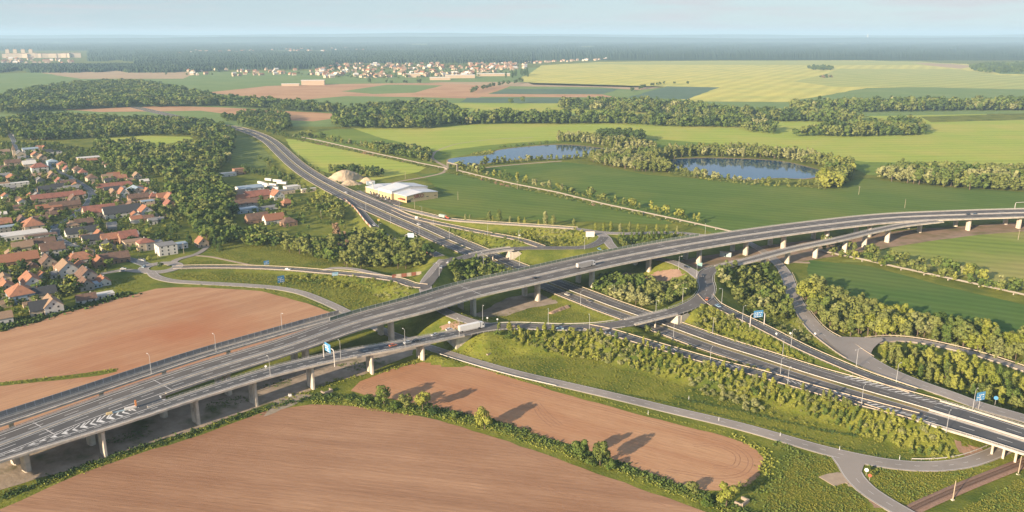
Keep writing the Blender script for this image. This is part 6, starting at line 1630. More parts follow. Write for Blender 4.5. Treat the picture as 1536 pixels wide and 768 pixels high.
# ------------------------------------------------------------------ trees and bushes
LEAF = dict(
    lush=leaf_mat('leaves_lush', (0.046, 0.085, 0.020), (0.082, 0.126, 0.030), (0.128, 0.164, 0.042)),
    olive=leaf_mat('leaves_olive', (0.080, 0.112, 0.028), (0.130, 0.158, 0.042), (0.185, 0.200, 0.060)),
    pale=leaf_mat('leaves_pale', (0.13, 0.158, 0.05), (0.19, 0.208, 0.072), (0.255, 0.258, 0.108)),
    dark=leaf_mat('leaves_dark', (0.024, 0.052, 0.018), (0.042, 0.076, 0.024), (0.068, 0.102, 0.032)),
    sap=leaf_mat('leaves_sapling', (0.120, 0.150, 0.022), (0.182, 0.205, 0.034), (0.250, 0.258, 0.058)),
    russet=leaf_mat('leaves_russet', (0.139, 0.085, 0.046), (0.217, 0.139, 0.078), (0.264, 0.178, 0.109)))

def crown_quads(lobes, n, size, rg, flat=.75):
    lob = np.array(lobes); wt = lob[:, 3] ** 2; wt /= wt.sum()
    out = []
    k = rg.choice(len(lob), n * 2, p=wt)
    d = rg.normal(size=(n * 2, 3)); d[:, 2] += .25; d /= np.linalg.norm(d, axis=1, keepdims=True)
    p = lob[k, :3] + d * lob[k, 3:4] * rg.uniform(.72, 1.04, (n * 2, 1)) * np.array([1, 1, lob[0, 4] if lob.shape[1] > 4 else 1])
    keep = np.ones(len(p), bool)
    for q_ in range(len(lob)):
        dd = np.linalg.norm(p - lob[q_, :3], axis=1)
        keep &= ~((dd < lob[q_, 3] * .66) & (k != q_))
    p, d = p[keep][:n], d[keep][:n]
    nr = d + rg.normal(size=d.shape) * .20; nr /= np.linalg.norm(nr, axis=1, keepdims=True)
    a = np.cross(nr, rg.normal(size=d.shape)); a /= np.linalg.norm(a, axis=1, keepdims=True); b = np.cross(nr, a)
    s1 = size * rg.uniform(.6, 1.35, (len(p), 1)); s2 = s1 * rg.uniform(.55, .9, (len(p), 1))
    q_ = np.stack([p - a * s1 - b * s2 * .3, p + b * s2 - a * s1 * .2, p + a * s1 + b * s2 * .3, p - b * s2 + a * s1 * .2], 1)
    return q_.reshape(-1, 3)

def lobes_for(kind, rg):
    L = []
    if kind == 'broad':
        for i in range(13):
            u = rg.uniform(0, 2 * math.pi); z = rg.uniform(.30, .84); rr = .30 * math.sqrt(max(0, 1 - ((z - .52) / .42) ** 2)) * rg.uniform(.55, 1)
            L.append((rr * math.cos(u), rr * math.sin(u), z, rg.uniform(.10, .17)))
        L.append((0, 0, .58, .24))
    elif kind == 'tall':
        for i in range(13):
            z = rg.uniform(.2, .9); u = rg.uniform(0, 6.28); rr = .17 * (1 - abs(z - .45) * 1.1) * rg.uniform(.4, 1)
            L.append((rr * math.cos(u), rr * math.sin(u), z, rg.uniform(.075, .125) * (1.15 - z * .5)))
        L.append((0, 0, .5, .16)); L.append((0, 0, .75, .11))
    elif kind == 'slim':
        for i in range(10):
            z = .12 + .82 * i / 9; L.append((rg.uniform(-.03, .03), rg.uniform(-.03, .03), z, (.06 + .07 * math.sin(math.pi * min(1, (z * 1.05)))) * rg.uniform(.85, 1.15)))
    elif kind == 'bush':
        for i in range(9):
            u = rg.uniform(0, 6.28); rr = rg.uniform(.1, .48); L.append((rr * math.cos(u), rr * math.sin(u), rg.uniform(.18, .62), rg.uniform(.2, .34)))
        L.append((0, 0, .5, .42))
    elif kind == 'cone':
        for i in range(12):
            z = .08 + .86 * i / 11; r0 = .24 * (1 - z) + .03
            for j in range(3):
                u = rg.uniform(0, 6.28); L.append((r0 * .5 * math.cos(u), r0 * .5 * math.sin(u), z, r0 * .7 + .01))
    return L
SZ = dict(broad=.042, tall=.034, slim=.031, bush=.072, cone=.036)
NQ = dict(broad=900, tall=800, slim=460, bush=420, cone=520)
TREE_ME = {}
def tree_mesh(kind, leaf, v):
    key = (kind, leaf, v)
    if key not in TREE_ME:
        base = ('q', kind, v)
        if base not in TREE_ME:
            rg = np.random.default_rng(abs(hash((len(kind), ord(kind[0]), ord(kind[1]), v))) % 9999)
            L = lobes_for(kind, rg)
            TREE_ME[base] = (L, crown_quads(L, NQ[kind], SZ[kind], rg))
        TREE_ME[key] = mesh_quads('crown', TREE_ME[base][1], LEAF[leaf])
    return TREE_ME[key]
def trunk_mesh(kind):
    if ('t', kind) not in TREE_ME:
        mb = MB(); mb.tube([(0, 0, -.06), (0, 0, .02), (.01, 0, .3), (0, .01, .62)], [.034, .026, .02, .01], 7)
        if kind in ('broad', 'tall'):
            for i in range(4):
                u = i * 1.6 + .3; e_ = .2 if kind == 'broad' else .11
                mb.tube([(.005, 0, .26 + i * .05), (e_ * .55 * math.cos(u), e_ * .55 * math.sin(u), .4 + i * .06), (e_ * math.cos(u), e_ * math.sin(u), .5 + i * .06)], [.013, .009, .004], 5)
        TREE_ME[('t', kind)] = mb.mesh('trunk', M_bark)
    return TREE_ME[('t', kind)]
FAR_Q = {}
def far_quads(kind, v):
    if (kind, v) not in FAR_Q:
        rg = np.random.default_rng(77 + v * 13 + len(kind) * 7 + ord(kind[0])); L = lobes_for(kind, rg)
        FAR_Q[(kind, v)] = crown_quads(L, 110 if kind != 'bush' else 55, SZ[kind] * (2.4 if kind != 'bush' else 2.1), rg)
    return FAR_Q[(kind, v)]

# keep-clear tests
rp = np.concatenate([np.column_stack([p.P, p.W / 2]) for p in ROADS + [X1, X2, X3, N1, N2, N3, LINK, SW, WR, VS, WW, EA, EB, SR, SB, MW, LOOP.sub(10, 15), LOOP.sub(17, 23)]])
CELL = 12.0
rgrid = {}
for x_, y_, h_ in rp: rgrid.setdefault((int(x_ // CELL), int(y_ // CELL)), []).append((x_, y_, h_))
def clear(x, y, m):
    ci, cj = int(x // CELL), int(y // CELL)
    for a in (-2, -1, 0, 1, 2):
        for b in (-2, -1, 0, 1, 2):
            for (u, v, h_) in rgrid.get((ci + a, cj + b), ()):
                if (u - x) ** 2 + (v - y) ** 2 < (h_ + m) ** 2: return False
    for u, v, r_ in HOUSES:
        if abs(u - x) < r_ + m and abs(v - y) < r_ + m and (u - x) ** 2 + (v - y) ** 2 < (r_ * .8 + m) ** 2: return False
    return True
def inside(x, y, P):
    c = False; j = len(P) - 1
    for i in range(len(P)):
        if (P[i][1] > y) != (P[j][1] > y) and x < (P[j][0] - P[i][0]) * (y - P[i][1]) / (P[j][1] - P[i][1]) + P[i][0]: c = not c
        j = i
    return c
PW = [poly_world(P_, 0) for P_ in (POND1, POND2)]

REQ = []   # (name, x, y, h, kind, leaf, label, cat, group, widen)
def leafpick(mix):
    r_ = rnd.random() * sum(w for _, w in mix)
    for l_, w_ in mix:
        r_ -= w_
        if r_ <= 0: return l_
    return mix[-1][0]
def spots_poly(pts, spacing, tries=14, z=0):
    P = poly_world(pts, z); xs = [p[0] for p in P]; ys = [p[1] for p in P]
    area = abs(sum(P[i][0] * P[i - 1][1] - P[i - 1][0] * P[i][1] for i in range(len(P)))) / 2
    n = int(area / spacing ** 2 * 1.15) + 1; g = {}; out = []; t = 0
    while len(out) < n and t < n * tries:
        t += 1; x, y = rnd.uniform(min(xs), max(xs)), rnd.uniform(min(ys), max(ys))
        if not inside(x, y, P): continue
        c = (int(x // spacing), int(y // spacing))
        if any(math.hypot(u - x, v - y) < spacing * .72 for a in (-1, 0, 1) for b in (-1, 0, 1) for u, v in g.get((c[0] + a, c[1] + b), ())): continue
        g.setdefault(c, []).append((x, y)); out.append((x, y))
    return out
def spots_line(pts, spacing, jit, z=0):
    P = poly_world(pts, z); out = []
    for a, b in zip(P[:-1], P[1:]):
        L = math.dist(a, b); n = max(1, int(L / spacing))
        for i in range(n):
            u = (i + rnd.random()) / n
            out.append((a[0] + (b[0] - a[0]) * u + rnd.uniform(-jit, jit), a[1] + (b[1] - a[1]) * u + rnd.uniform(-jit, jit)))
    return out
H_MUL = {'trees of the long wood below the deep green field': 1.3, 'trees of the wood island between the pale roads': 1.0, 'small trees above the pipe right of the viaduct': 1.35, 'small trees below the pipe right of the viaduct': 1.3,
         'trees along the heating pipe': 1.35, 'slender trees behind the left pond': 1.35, 'trees on the near shore of the left pond': 1.35, 'trees between the two ponds': 1.35, 'trees on the far shore of the right pond': 1.4, 'trees at the right end of the right pond': 1.35,
         'trees on the near shore of the right pond': .85, 'trees of the wood beyond the viaduct field': 1.5, 'dark clump behind the left pond': 1.3, 'trees of the thicket inside the teardrop loop': 1.15, 'poplars along the pale service road': 1.15, 'trees behind the earth heaps': 1.2, 'trees at the bend of the heating pipe': 1.2, 'shrubs on the far side of the heating pipe': 1.2, 'shrubs on the near side of the heating pipe': 1.2}
def plant(spots, name, kinds, mix, h0, h1, label, group, cat, m=1.5, water=True, wide=1.0):
    h0 *= H_MUL.get(group, 1); h1 *= H_MUL.get(group, 1)
    if name in ('broadleaf_tree', 'young_tree') and wide == 1.0: wide = 1.15
    if name == 'poplar_tree': wide = 1.45
    for x, y in spots:
        if not clear(x, y, m): continue
        if water and any(inside(x, y, P) for P in PW): continue
        patch = random.Random(int(x // 23) * 7919 + int(y // 31) * 104729 + len(label))
        lf = leafpick(mix)
        if patch.random() < .6:
            tot = sum(w_ for _, w_ in mix) * patch.random()
            for l_, w_ in mix:
                tot -= w_
                if tot <= 0: lf = l_; break
        REQ.append((name, x, y, h0 + (h1 - h0) * rnd.random() ** 1.2 * (.8 + .35 * patch.random()), leafpick(kinds), lf, label, cat, group, wide))
K_wood = [('broad', 3), ('tall', 2)]
SH = [('bush', 1)]
L_w = [('lush', 3), ('olive', 3), ('dark', 1), ('pale', .4)]
L_far = [('lush', 3), ('dark', 2.5), ('olive', 1.5)]
L_sun = [('olive', 4), ('sap', 2), ('pale', 1.5), ('lush', 1)]
# shrub bank under the lane
BANK = [(742, 500), (840, 503), (905, 508), (1000, 541), (1100, 563), (1210, 595), (1300, 617), (1400, 650), (1437, 680), (1402, 684), (1350, 664), (1290, 645), (1180, 606), (1050, 568), (990, 558), (925, 540), (850, 528), (742, 514)]
plant(spots_poly(BANK, 3.9, z=3), 'young_tree', [('slim', 1.4), ('tall', 2.4), ('broad', .5)], [('sap', 4), ('lush', 1.5), ('olive', 1)], 3.0, 6.5, 'yellow green sapling crowded on the bank below the loop lanes', 'saplings on the bank below the loop lanes', 'young tree', .8)
plant(spots_poly(BANK, 3.3, z=3), 'shrub', SH, [('sap', 5), ('lush', 2), ('pale', 1.3)], 1.2, 2.8, 'low shrub on the bank below the loop lanes', 'shrubs on the bank below the loop lanes', 'shrub', .6, wide=1.1)
plant(spots_poly([(1050, 552), (1110, 578), (1160, 610), (1130, 612), (1070, 590), (1030, 570)], 5, z=3), 'shrub', SH, [('pale', 3), ('russet', .4)], 2.0, 3.6, 'whitish blossoming shrub on the bank below the loop lanes', 'blossoming shrubs on the bank', 'shrub', .6)
plant(spots_poly([(890, 505), (960, 530), (1000, 558), (960, 552), (900, 530), (820, 520), (830, 510)], 7, z=3), 'shrub', SH, [('pale', 3), ('olive', 1)], 2.0, 3.4, 'pale blossoming shrub on the upper bank near the lorry', 'blossoming shrubs on the upper bank', 'shrub', .6)
plant(spots_line([(1030, 588), (1090, 600), (1150, 622), (1230, 642)], 3.5, 1.2), 'shrub', SH, [('sap', 3), ('pale', 1)], 1.0, 2.2, 'low shrub in the lower row on the grassy bank', 'shrubs in the lower row of the bank', 'shrub', .8)
plant(spots_line([(1300, 640), (1380, 655), (1425, 672)], 3.2, 2.5, 2), 'shrub', SH, [('pale', 3), ('sap', 2)], 2.0, 3.6, 'pale shrub at the bridge end of the bank', 'shrubs at the bridge end of the bank', 'shrub', .6)
# strips between the lanes
plant(spots_poly([(925, 497), (960, 504), (1020, 514), (1100, 541), (1190, 570), (1150, 561), (1060, 535), (980, 512)], 3.6, z=5), 'shrub', SH, [('sap', 3), ('olive', 2), ('lush', 1)], 1.2, 3.2, 'shrub in the strip between motorway and bank lane', 'shrubs in the strip between motorway and bank lane', 'shrub', .7)
plant([at(987, 497, 6), at(1034, 521, 5), at(1004, 530, 5), at(972, 493, 7)], 'broadleaf_tree', [('broad', 1)], [('olive', 1)], 4.5, 7, 'round olive tree in the strip by the overpass', 'trees in the strip by the overpass', 'tree', .3)
plant(spots_poly([(1050, 466), (1080, 473), (1135, 500), (1215, 541), (1226, 553), (1150, 527), (1080, 502), (1035, 488)], 3.3, z=5), 'shrub', SH, [('sap', 4), ('olive', 1), ('pale', .5)], 1.4, 3.6, 'bright shrub on the wedge between motorway and gantry lane', 'shrubs on the wedge below the gantry lane', 'shrub', .6)
plant(spots_poly([(1060, 470), (1095, 482), (1110, 492), (1070, 490), (1045, 482)], 5.5, z=6), 'broadleaf_tree', K_wood, [('olive', 2), ('pale', 2), ('sap', 1)], 4, 7, 'small tree at the tip of the gantry lane wedge', 'trees at the tip of the gantry lane wedge', 'tree', .6)
# wood between the gantry lane and the east road
plant(spots_poly([(1076, 408), (1110, 398), (1140, 396), (1160, 410), (1180, 440), (1192, 470), (1170, 470), (1130, 455), (1095, 440), (1076, 425)], 7.4, z=4), 'broadleaf_tree', K_wood, [('lush', 3), ('olive', 3), ('pale', 1), ('dark', 1)], 6, 10.5, 'leafy tree in the hollow between teardrop loop and east road', 'trees in the hollow beside the teardrop loop', 'tree', 2)
plant(spots_poly([(1075, 410), (1150, 400), (1195, 470), (1225, 515), (1180, 505), (1120, 465)], 5, z=4), 'shrub', SH, [('olive', 2), ('lush', 2), ('pale', 1)], 1.5, 3.4, 'shrub in the hollow between teardrop loop and east road', 'shrubs in the hollow beside the teardrop loop', 'shrub', 1)
# right hand woods
plant(spots_poly([(1212, 428), (1240, 447), (1300, 468), (1400, 488), (1536, 517), (1620, 540), (1620, 566), (1536, 544), (1430, 514), (1376, 505), (1310, 503), (1255, 500), (1228, 482), (1208, 452)], 5.4, z=2), 'broadleaf_tree', [('broad', 2), ('tall', 3)], L_sun, 7, 12, 'leafy tree in the long wood between deep green field and pale branch road', 'trees of the long wood below the deep green field', 'tree', 1.6)
plant(spots_line([(1225, 455), (1240, 490), (1300, 503), (1376, 504), (1450, 520), (1536, 546)], 3.5, 2, 2), 'shrub', SH, [('sap', 3), ('olive', 2), ('pale', 1)], 1.4, 3.2, 'shrub at the roadside foot of the long wood', 'shrubs at the foot of the long wood', 'shrub', .8)
plant(spots_poly([(1322, 528), (1345, 523), (1380, 527), (1430, 541), (1536, 576), (1620, 605), (1620, 645), (1536, 612), (1440, 584), (1370, 562), (1325, 542)], 5.2, z=3), 'young_tree', [('tall', 3), ('slim', 1.5), ('broad', 1)], [('olive', 3), ('sap', 3), ('lush', 1.5)], 6, 11, 'slender tree in the wood island between the pale road and its branch', 'trees of the wood island between the pale roads', 'tree', 1.3)
plant(spots_line([(1322, 540), (1370, 561), (1440, 583), (1536, 612)], 3.0, 2.2, 4), 'shrub', SH, [('sap', 3), ('pale', 1), ('russet', .25)], 1.2, 2.8, 'shrub along the roadside edge of the wood island', 'shrubs along the wood island', 'shrub', .8)
# centre
plant(spots_poly([(888, 430), (905, 421), (965, 423), (1003, 432), (1042, 442), (1038, 456), (1000, 464), (950, 455), (905, 442)], 6.0, z=2), 'broadleaf_tree', [('broad', 3), ('tall', 1)], [('lush', 2), ('olive', 4), ('pale', 1)], 6, 9.5, 'rounded tree in the thicket inside the teardrop loop', 'trees of the thicket inside the teardrop loop', 'tree', 1.5)
plant(spots_poly([(675, 408), (720, 397), (768, 402), (775, 411), (730, 420), (685, 424)], 4.6, z=3), 'broadleaf_tree', [('broad', 3), ('tall', 1)], [('olive', 3), ('lush', 2)], 5.5, 8.5, 'rounded tree tucked between overpass and long viaduct', 'trees between overpass and viaduct', 'tree', 1.2)
plant(spots_poly([(365, 366), (420, 370), (480, 388), (520, 402), (560, 402), (630, 400), (655, 388), (640, 378), (600, 374), (570, 362), (540, 352), (520, 360), (480, 368), (430, 362), (380, 350)], 7.2, z=2), 'broadleaf_tree', [('broad', 3), ('tall', 1)], [('olive', 4), ('lush', 3), ('dark', .6)], 8.5, 14, 'big leafy tree in the wood between village meadow and exit lane', 'trees of the wood beside the exit lane', 'tree', 1.6)
plant(spots_line([(505, 352), (520, 380), (500, 385)], 6, 3), 'broadleaf_tree', [('tall', 1)], [('russet', 1)], 9, 13, 'reddish leafless tree in the wood beside the exit lane', 'reddish trees in the wood beside the exit lane', 'tree', 1)
plant(spots_poly([(425, 410), (500, 414), (580, 424), (620, 434), (615, 440), (560, 432), (480, 424), (425, 418)], 4.0, z=2), 'shrub', SH, [('lush', 3), ('sap', 3)], 1.6, 3.6, 'shrub on the grass bank below the village road', 'shrubs on the bank below the village road', 'shrub', 1)
plant(spots_poly([(560, 440), (610, 436), (622, 446), (590, 452)], 4.5, z=2), 'shrub', SH, [('pale', 2), ('sap', 2)], 1.4, 3.0, 'pale shrub at the bend beside the viaduct barrier', 'shrubs at the bend beside the viaduct barrier', 'shrub', 1)
plant(spots_poly([(730, 346), (800, 344), (870, 350), (890, 356), (870, 366), (800, 366), (745, 358)], 4.2, z=4), 'shrub', SH, [('lush', 3), ('sap', 3), ('pale', 1)], 1.6, 3.6, 'shrub on the bank between the northern roads', 'shrubs on the bank between the northern roads', 'shrub', 1)
plant(spots_poly([(925, 366), (930, 358), (1000, 354), (1040, 357), (1030, 364), (940, 376)], 4.2, z=4), 'young_tree', [('tall', 2), ('slim', 1)], [('lush', 2), ('olive', 3)], 4, 7, 'young tree on the triangle north of the viaduct', 'young trees on the triangle north of the viaduct', 'young tree', 1)
plant(spots_line([(690, 372), (710, 372), (740, 366), (780, 366)], 5, 2, 4), 'shrub', SH, [('lush', 2), ('olive', 2)], 1.5, 3, 'shrub on the slope beside the northern overpass', 'shrubs beside the northern overpass', 'shrub', 1)
# poplars and small trees along the pale service road
for px, py, h_ in ((733.5, 332, 9), (739, 332, 6), (748.5, 332.5, 11), (765, 333, 6.5), (778.5, 334, 7), (787, 334, 6), (818, 335, 11), (830, 336, 9), (860.5, 338, 7), (808, 335, 5), (698, 331, 5), (705, 331, 5), (893, 342, 6), (905, 342, 6), (916, 342, 7), (930, 343, 6), (944, 343, 7.5), (957, 343, 6), (970, 344, 5), (985, 344, 6), (1000, 345, 6), (1016, 344, 5)):
    plant([at(px, py, 3)], 'poplar_tree', [('slim', 1)], [('olive', 2), ('sap', 1), ('pale', 1)], h_ * 1.15, h_ * 1.2, 'narrow young poplar in the row along the pale service road', 'poplars along the pale service road', 'poplar', .2)
plant(spots_line([(720, 333), (860, 340), (1030, 344)], 7, 1.5, 4), 'shrub', SH, [('olive', 2), ('lush', 2)], 1.4, 3, 'shrub between the poplars of the pale service road', 'shrubs between the poplars', 'shrub', .6)
# pipe hedgerow
pipe_line = [(455, 207), (538, 224), (597, 237), (640, 246), (690, 258), (768, 276), (837, 290), (903, 306), (1000, 327), (1050, 338)]
up = [(a + 6, b - 3.0) for a, b in pipe_line]; dn = [(a - 8, b + 3.5) for a, b in pipe_line]
plant(spots_line(up, 8.5, 3.5), 'broadleaf_tree', [('broad', 2), ('tall', 2)], [('olive', 3), ('sap', 2), ('pale', 1), ('lush', 1)], 4.5, 10.5, 'small tree along the far side of the heating pipe', 'trees along the heating pipe', 'tree', 1)
plant(spots_line(up, 5, 2), 'shrub', SH, [('olive', 2), ('lush', 2)], 1.8, 4, 'shrub on the far side of the heating pipe', 'shrubs on the far side of the heating pipe', 'shrub', 1)
plant(spots_line(dn, 4.2, 2), 'shrub', SH, [('olive', 3), ('lush', 2), ('russet', .3)], 1.5, 3.6, 'shrub on the near side of the heating pipe', 'shrubs on the near side of the heating pipe', 'shrub', 1)
plant(spots_poly([(560, 222), (620, 226), (650, 238), (640, 244), (600, 236), (565, 230)], 8), 'broadleaf_tree', K_wood, L_w, 8, 13, 'leafy tree in the clump at the bend of the heating pipe', 'trees at the bend of the heating pipe', 'tree', 1.5)
pr = [(1236, 372), (1262, 379), (1310, 389), (1370, 402), (1430, 415), (1480, 426), (1536, 438), (1600, 456)]
plant(spots_line([(a + 4, b - 3) for a, b in pr], 5.5, 3.5), 'broadleaf_tree', [('broad', 3), ('tall', 1)], [('olive', 3), ('lush', 2), ('sap', 1), ('pale', .5)], 5.5, 10, 'rounded small tree above the pipe right of the viaduct', 'small trees above the pipe right of the viaduct', 'tree', 1)
plant(spots_line([(a - 4, b + 6) for a, b in pr], 6, 3), 'broadleaf_tree', [('broad', 3), ('tall', 1)], [('olive', 3), ('lush', 2), ('sap', 1)], 5, 9, 'rounded small tree below the pipe right of the viaduct', 'small trees below the pipe right of the viaduct', 'tree', 1)
plant(spots_line([(a - 6, b + 4) for a, b in pr], 4, 3), 'shrub', SH, [('olive', 2), ('sap', 2), ('lush', 1)], 1.4, 3.2, 'shrub beside the pipe right of the viaduct', 'shrubs beside the pipe right of the viaduct', 'shrub', 1)
# near ditch hedge
for px, py, h_, kd, lf, lab in ((551, 602, 3.8, 'bush', 'lush', 'low dark bush at the left end of the ditch hedge'), (576, 606, 7.5, 'broad', 'lush', 'upright round tree first in the ditch hedge'), (609, 613, 6, 'broad', 'olive', 'olive bushy tree second in the ditch hedge'), (634, 616, 7.8, 'broad', 'sap', 'bright forked tree third in the ditch hedge'),
                       (594, 610, 3.5, 'bush', 'lush', 'low bush between the first two ditch trees'), (650, 622, 3.5, 'bush', 'dark', 'dark low bush right of the forked ditch tree'), (681, 628, 3.2, 'bush', 'lush', 'low round bush alone in the ditch hedge'), (727, 643, 8.2, 'broad', 'sap', 'lone crooked tree at the middle of the ditch hedge'),
                       (871, 688, 7.4, 'broad', 'lush', 'smaller of the two round trees beside the ditch'), (900, 698, 8.2, 'broad', 'olive', 'larger of the two round trees beside the ditch'), (918, 704, 3.6, 'bush', 'lush', 'low bush at the foot of the two round trees'), (886, 698, 3.4, 'bush', 'lush', 'low bush between the two round trees'), (1089, 760, 7.2, 'broad', 'sap', 'round tree beside the culvert at the ditch end'), (1040, 737, 4, 'bush', 'olive', 'olive bush on the far rim of the ditch'), (1063, 758, 3.4, 'bush', 'lush', 'low bush left of the culvert tree')):
    plant([at(px, py, 0)], 'broadleaf_tree' if kd == 'broad' else 'shrub', [(kd, 1)], [(lf, 1)], h_ * (1.35 if kd == 'broad' else 1.15), h_ * (1.38 if kd == 'broad' else 1.17), lab, None, 'tree' if kd == 'broad' else 'shrub', 0, wide=1.05)
plant(spots_poly([(650, 338), (700, 350), (760, 364), (800, 372), (770, 374), (700, 361), (655, 345)], 4.2, z=3), 'shrub', SH, [('olive', 3), ('lush', 2), ('sap', 1)], 1.4, 3.2, 'shrub between motorway and northern slip road', 'shrubs between motorway and northern slip road', 'shrub', .7)
for i_ in range(int(len(MW.P) * .08), int(len(MW.P) * .84), 3):
    if rnd.random() < .5:
        xx_, yy_ = MW.P[i_] + MW.n[i_] * rnd.uniform(-.5, .5)
        REQ.append(('median_shrub', xx_, yy_, rnd.uniform(.7, 1.5), 'bush', leafpick([('olive', 2), ('lush', 1)]), 'low shrub in the grassy motorway median', 'shrubs in the motorway median', 'shrub', 1.2))
# ditch hedge, hedge of the village, grass belts, ditch shadow rows as low growth
LOW = []
def low(spots, h0, h1, leaf, m=.3):
    for x, y in spots:
        if clear(x, y, m): LOW.append((x, y, h0 + (h1 - h0) * rnd.random(), leaf))
ditch = [(470, 597), (530, 601), (580, 611), (641, 616), (690, 628), (739, 638), (800, 659), (871, 683), (923, 700), (1000, 729), (1062, 752), (1120, 772), (1180, 795)]
low(spots_line(ditch, .5, 3.2), .5, 1.5, 'lush'); low(spots_line([(a, b - 6) for a, b in ditch], .9, 1.6), .6, 1.9, 'dark'); low(spots_line([(a, b + 6) for a, b in ditch], .8, 1.6), .4, 1.1, 'sap')
low(spots_line([(0, 750), (117, 703), (204, 674), (300, 646), (400, 611), (470, 597)], .55, 2.2), .4, 1.5, 'dark')
low(spots_line([(60, 730), (150, 698), (250, 662), (350, 628), (430, 606)], .8, 1.4), .4, 1.0, 'sap')
low(spots_line([(1108, 738), (1145, 716), (1153, 690), (1140, 672), (1100, 654)], .6, 2.4), .4, 1.4, 'sap'); low(spots_line([(1120, 752), (1180, 700), (1192, 676), (1160, 664)], .8, 2.2), .5, 1.3, 'lush')
low(spots_line([(640, 540), (700, 546), (774, 568), (840, 584), (972, 620), (1090, 650)], .8, 1.2), .3, .8, 'sap')
low(spots_line([(0, 495), (50, 482), (94, 468), (150, 453), (199, 440)], .9, 2.0), 1.5, 3.4, 'dark', 0); low(spots_line([(0, 488), (50, 476), (94, 463)], 1.2, 3), 1.5, 3.4, 'dark', 0)
low(spots_line([(0, 576), (60, 570), (120, 563), (172, 555)], .5, 1.3), .4, 1.1, 'sap')
low(spots_line([(1010, 596), (1090, 612), (1230, 645), (1290, 655)], .7, 1.0), .4, 1.2, 'dark'); low(spots_line([(800, 566), (900, 584), (1020, 608), (1150, 640), (1240, 665), (1330, 688), (1400, 692)], .8, .7), .3, .9, 'dark')  # dark growth added as the shadow line of the ditch by the service road
low([p_ for p_ in spots_poly([(150, 680), (300, 625), (420, 585), (520, 560), (600, 540), (610, 530), (500, 548), (380, 582), (250, 628), (150, 662)], 1.6) if math.sin(p_[0] * .13) + math.sin(p_[1] * .17 + p_[0] * .06) > .35], .3, .9, 'lush')
low(spots_line([(560, 560), (610, 546), (640, 536)], .5, 2.0), .4, 1.2, 'sap'); low(spots_line([(425, 600), (480, 580), (540, 562)], .7, 2.5), .4, 1.0, 'sap')
low(spots_line([(300, 427), (391, 433), (461, 450), (500, 467)], .9, 1.0), .3, .9, 'sap')
# village trees and the wood belts
VIL = [(0, 215), (60, 215), (130, 225), (190, 245), (250, 290), (275, 330), (262, 360), (215, 380), (150, 380), (170, 400), (120, 440), (60, 470), (0, 480)]
plant(spots_poly(VIL, 9.8), 'broadleaf_tree', [('broad', 4), ('tall', 1)], [('lush', 4), ('olive', 1.5), ('dark', 2), ('sap', .5)], 4, 9.5, 'leafy garden tree among the village houses', 'garden trees of the village', 'tree', .5)
plant(spots_poly(VIL, 6.5), 'shrub', SH, [('lush', 3), ('olive', 2), ('dark', 2)], 1.5, 3.5, 'garden shrub among the village houses', 'garden shrubs of the village', 'shrub', .2)
plant([at(*p) for p in ((277, 372), (284, 366), (300, 352), (324, 372), (330, 376), (152, 345), (146, 347), (97, 348), (130, 300), (334, 366), (318, 366))], 'conifer_tree', [('cone', 1)], [('dark', 1)], 9, 14, 'dark pointed conifer by the village gardens', 'conifers by the village gardens', 'conifer', 0)
plant(spots_line([(225, 366), (250, 361), (275, 357)], 3.5, 1), 'conifer_tree', [('cone', 1)], [('dark', 1)], 3.5, 4.5, 'low dark conifer in the garden row behind the white apartment block', 'row of low conifers', 'conifer', 0)
plant([at(224, 391, 0)], 'shrub', SH, [('sap', 1)], 4.5, 4.6, 'bright yellow green bush in front of the white apartment block', None, 'shrub', 0)
plant([c0], 'broadleaf_tree', [('broad', 1)], [('dark', 1)], 5, 5.1, 'small dark tree on the roundabout island', None, 'tree', -9)
plant([at(*p) for p in ((105, 425), (98, 432), (112, 428), (92, 440), (108, 438))], 'broadleaf_tree', [('broad', 1)], [('sap', 2), ('olive', 1)], 6, 8.5, 'bright green garden tree below the tan roofed white gable', 'bright garden trees below the tan roof', 'tree', .5)
BELT = [(250, 262), (300, 258), (335, 280), (350, 300), (352, 345), (358, 366), (330, 372), (300, 358), (288, 340), (270, 318), (256, 295)]
plant(spots_poly(BELT, 9), 'broadleaf_tree', [('broad', 3), ('tall', 1)], [('olive', 3), ('lush', 4), ('dark', 1)], 9, 16, 'tall leafy tree in the wood belt right of the village', 'trees of the wood belt right of the village', 'tree', 1.5)
plant(spots_poly([(465, 302), (488, 300), (508, 314), (518, 330), (503, 336), (478, 321)], 7), 'broadleaf_tree', K_wood, [('olive', 4), ('sap', 2), ('lush', 2)], 7, 11, 'leafy tree below the motorway edge above the meadow', 'trees below the motorway edge', 'tree', 1.5)
plant(spots_line([(395, 240), (412, 258), (440, 275), (465, 292)], 8, 4), 'broadleaf_tree', K_wood, [('olive', 3), ('lush', 2)], 5, 9, 'small tree along the left foot of the motorway', 'trees along the left foot of the motorway', 'tree', 1.5)
plant(spots_line([(360, 258), (400, 265), (440, 274)], 6, 5), 'broadleaf_tree', K_wood, [('dark', 3), ('lush', 2)], 7, 11, 'dark tree along the upper edge of the lorry yard', 'trees above the lorry yard', 'tree', 1.5)
plant(spots_line([(445, 235), (475, 258), (500, 272), (540, 284)], 7, 3), 'shrub', SH, [('olive', 3), ('lush', 2)], 2.5, 5, 'bush along the right foot of the motorway', 'bushes along the right foot of the motorway', 'shrub', 1.5)
plant(spots_poly([(490, 260), (510, 256), (560, 258), (580, 265), (560, 268), (520, 262)], 8), 'broadleaf_tree', K_wood, [('dark', 2), ('lush', 2), ('olive', 2)], 7, 11, 'tree in the clump behind the earth heaps', 'trees behind the earth heaps', 'tree', 1)
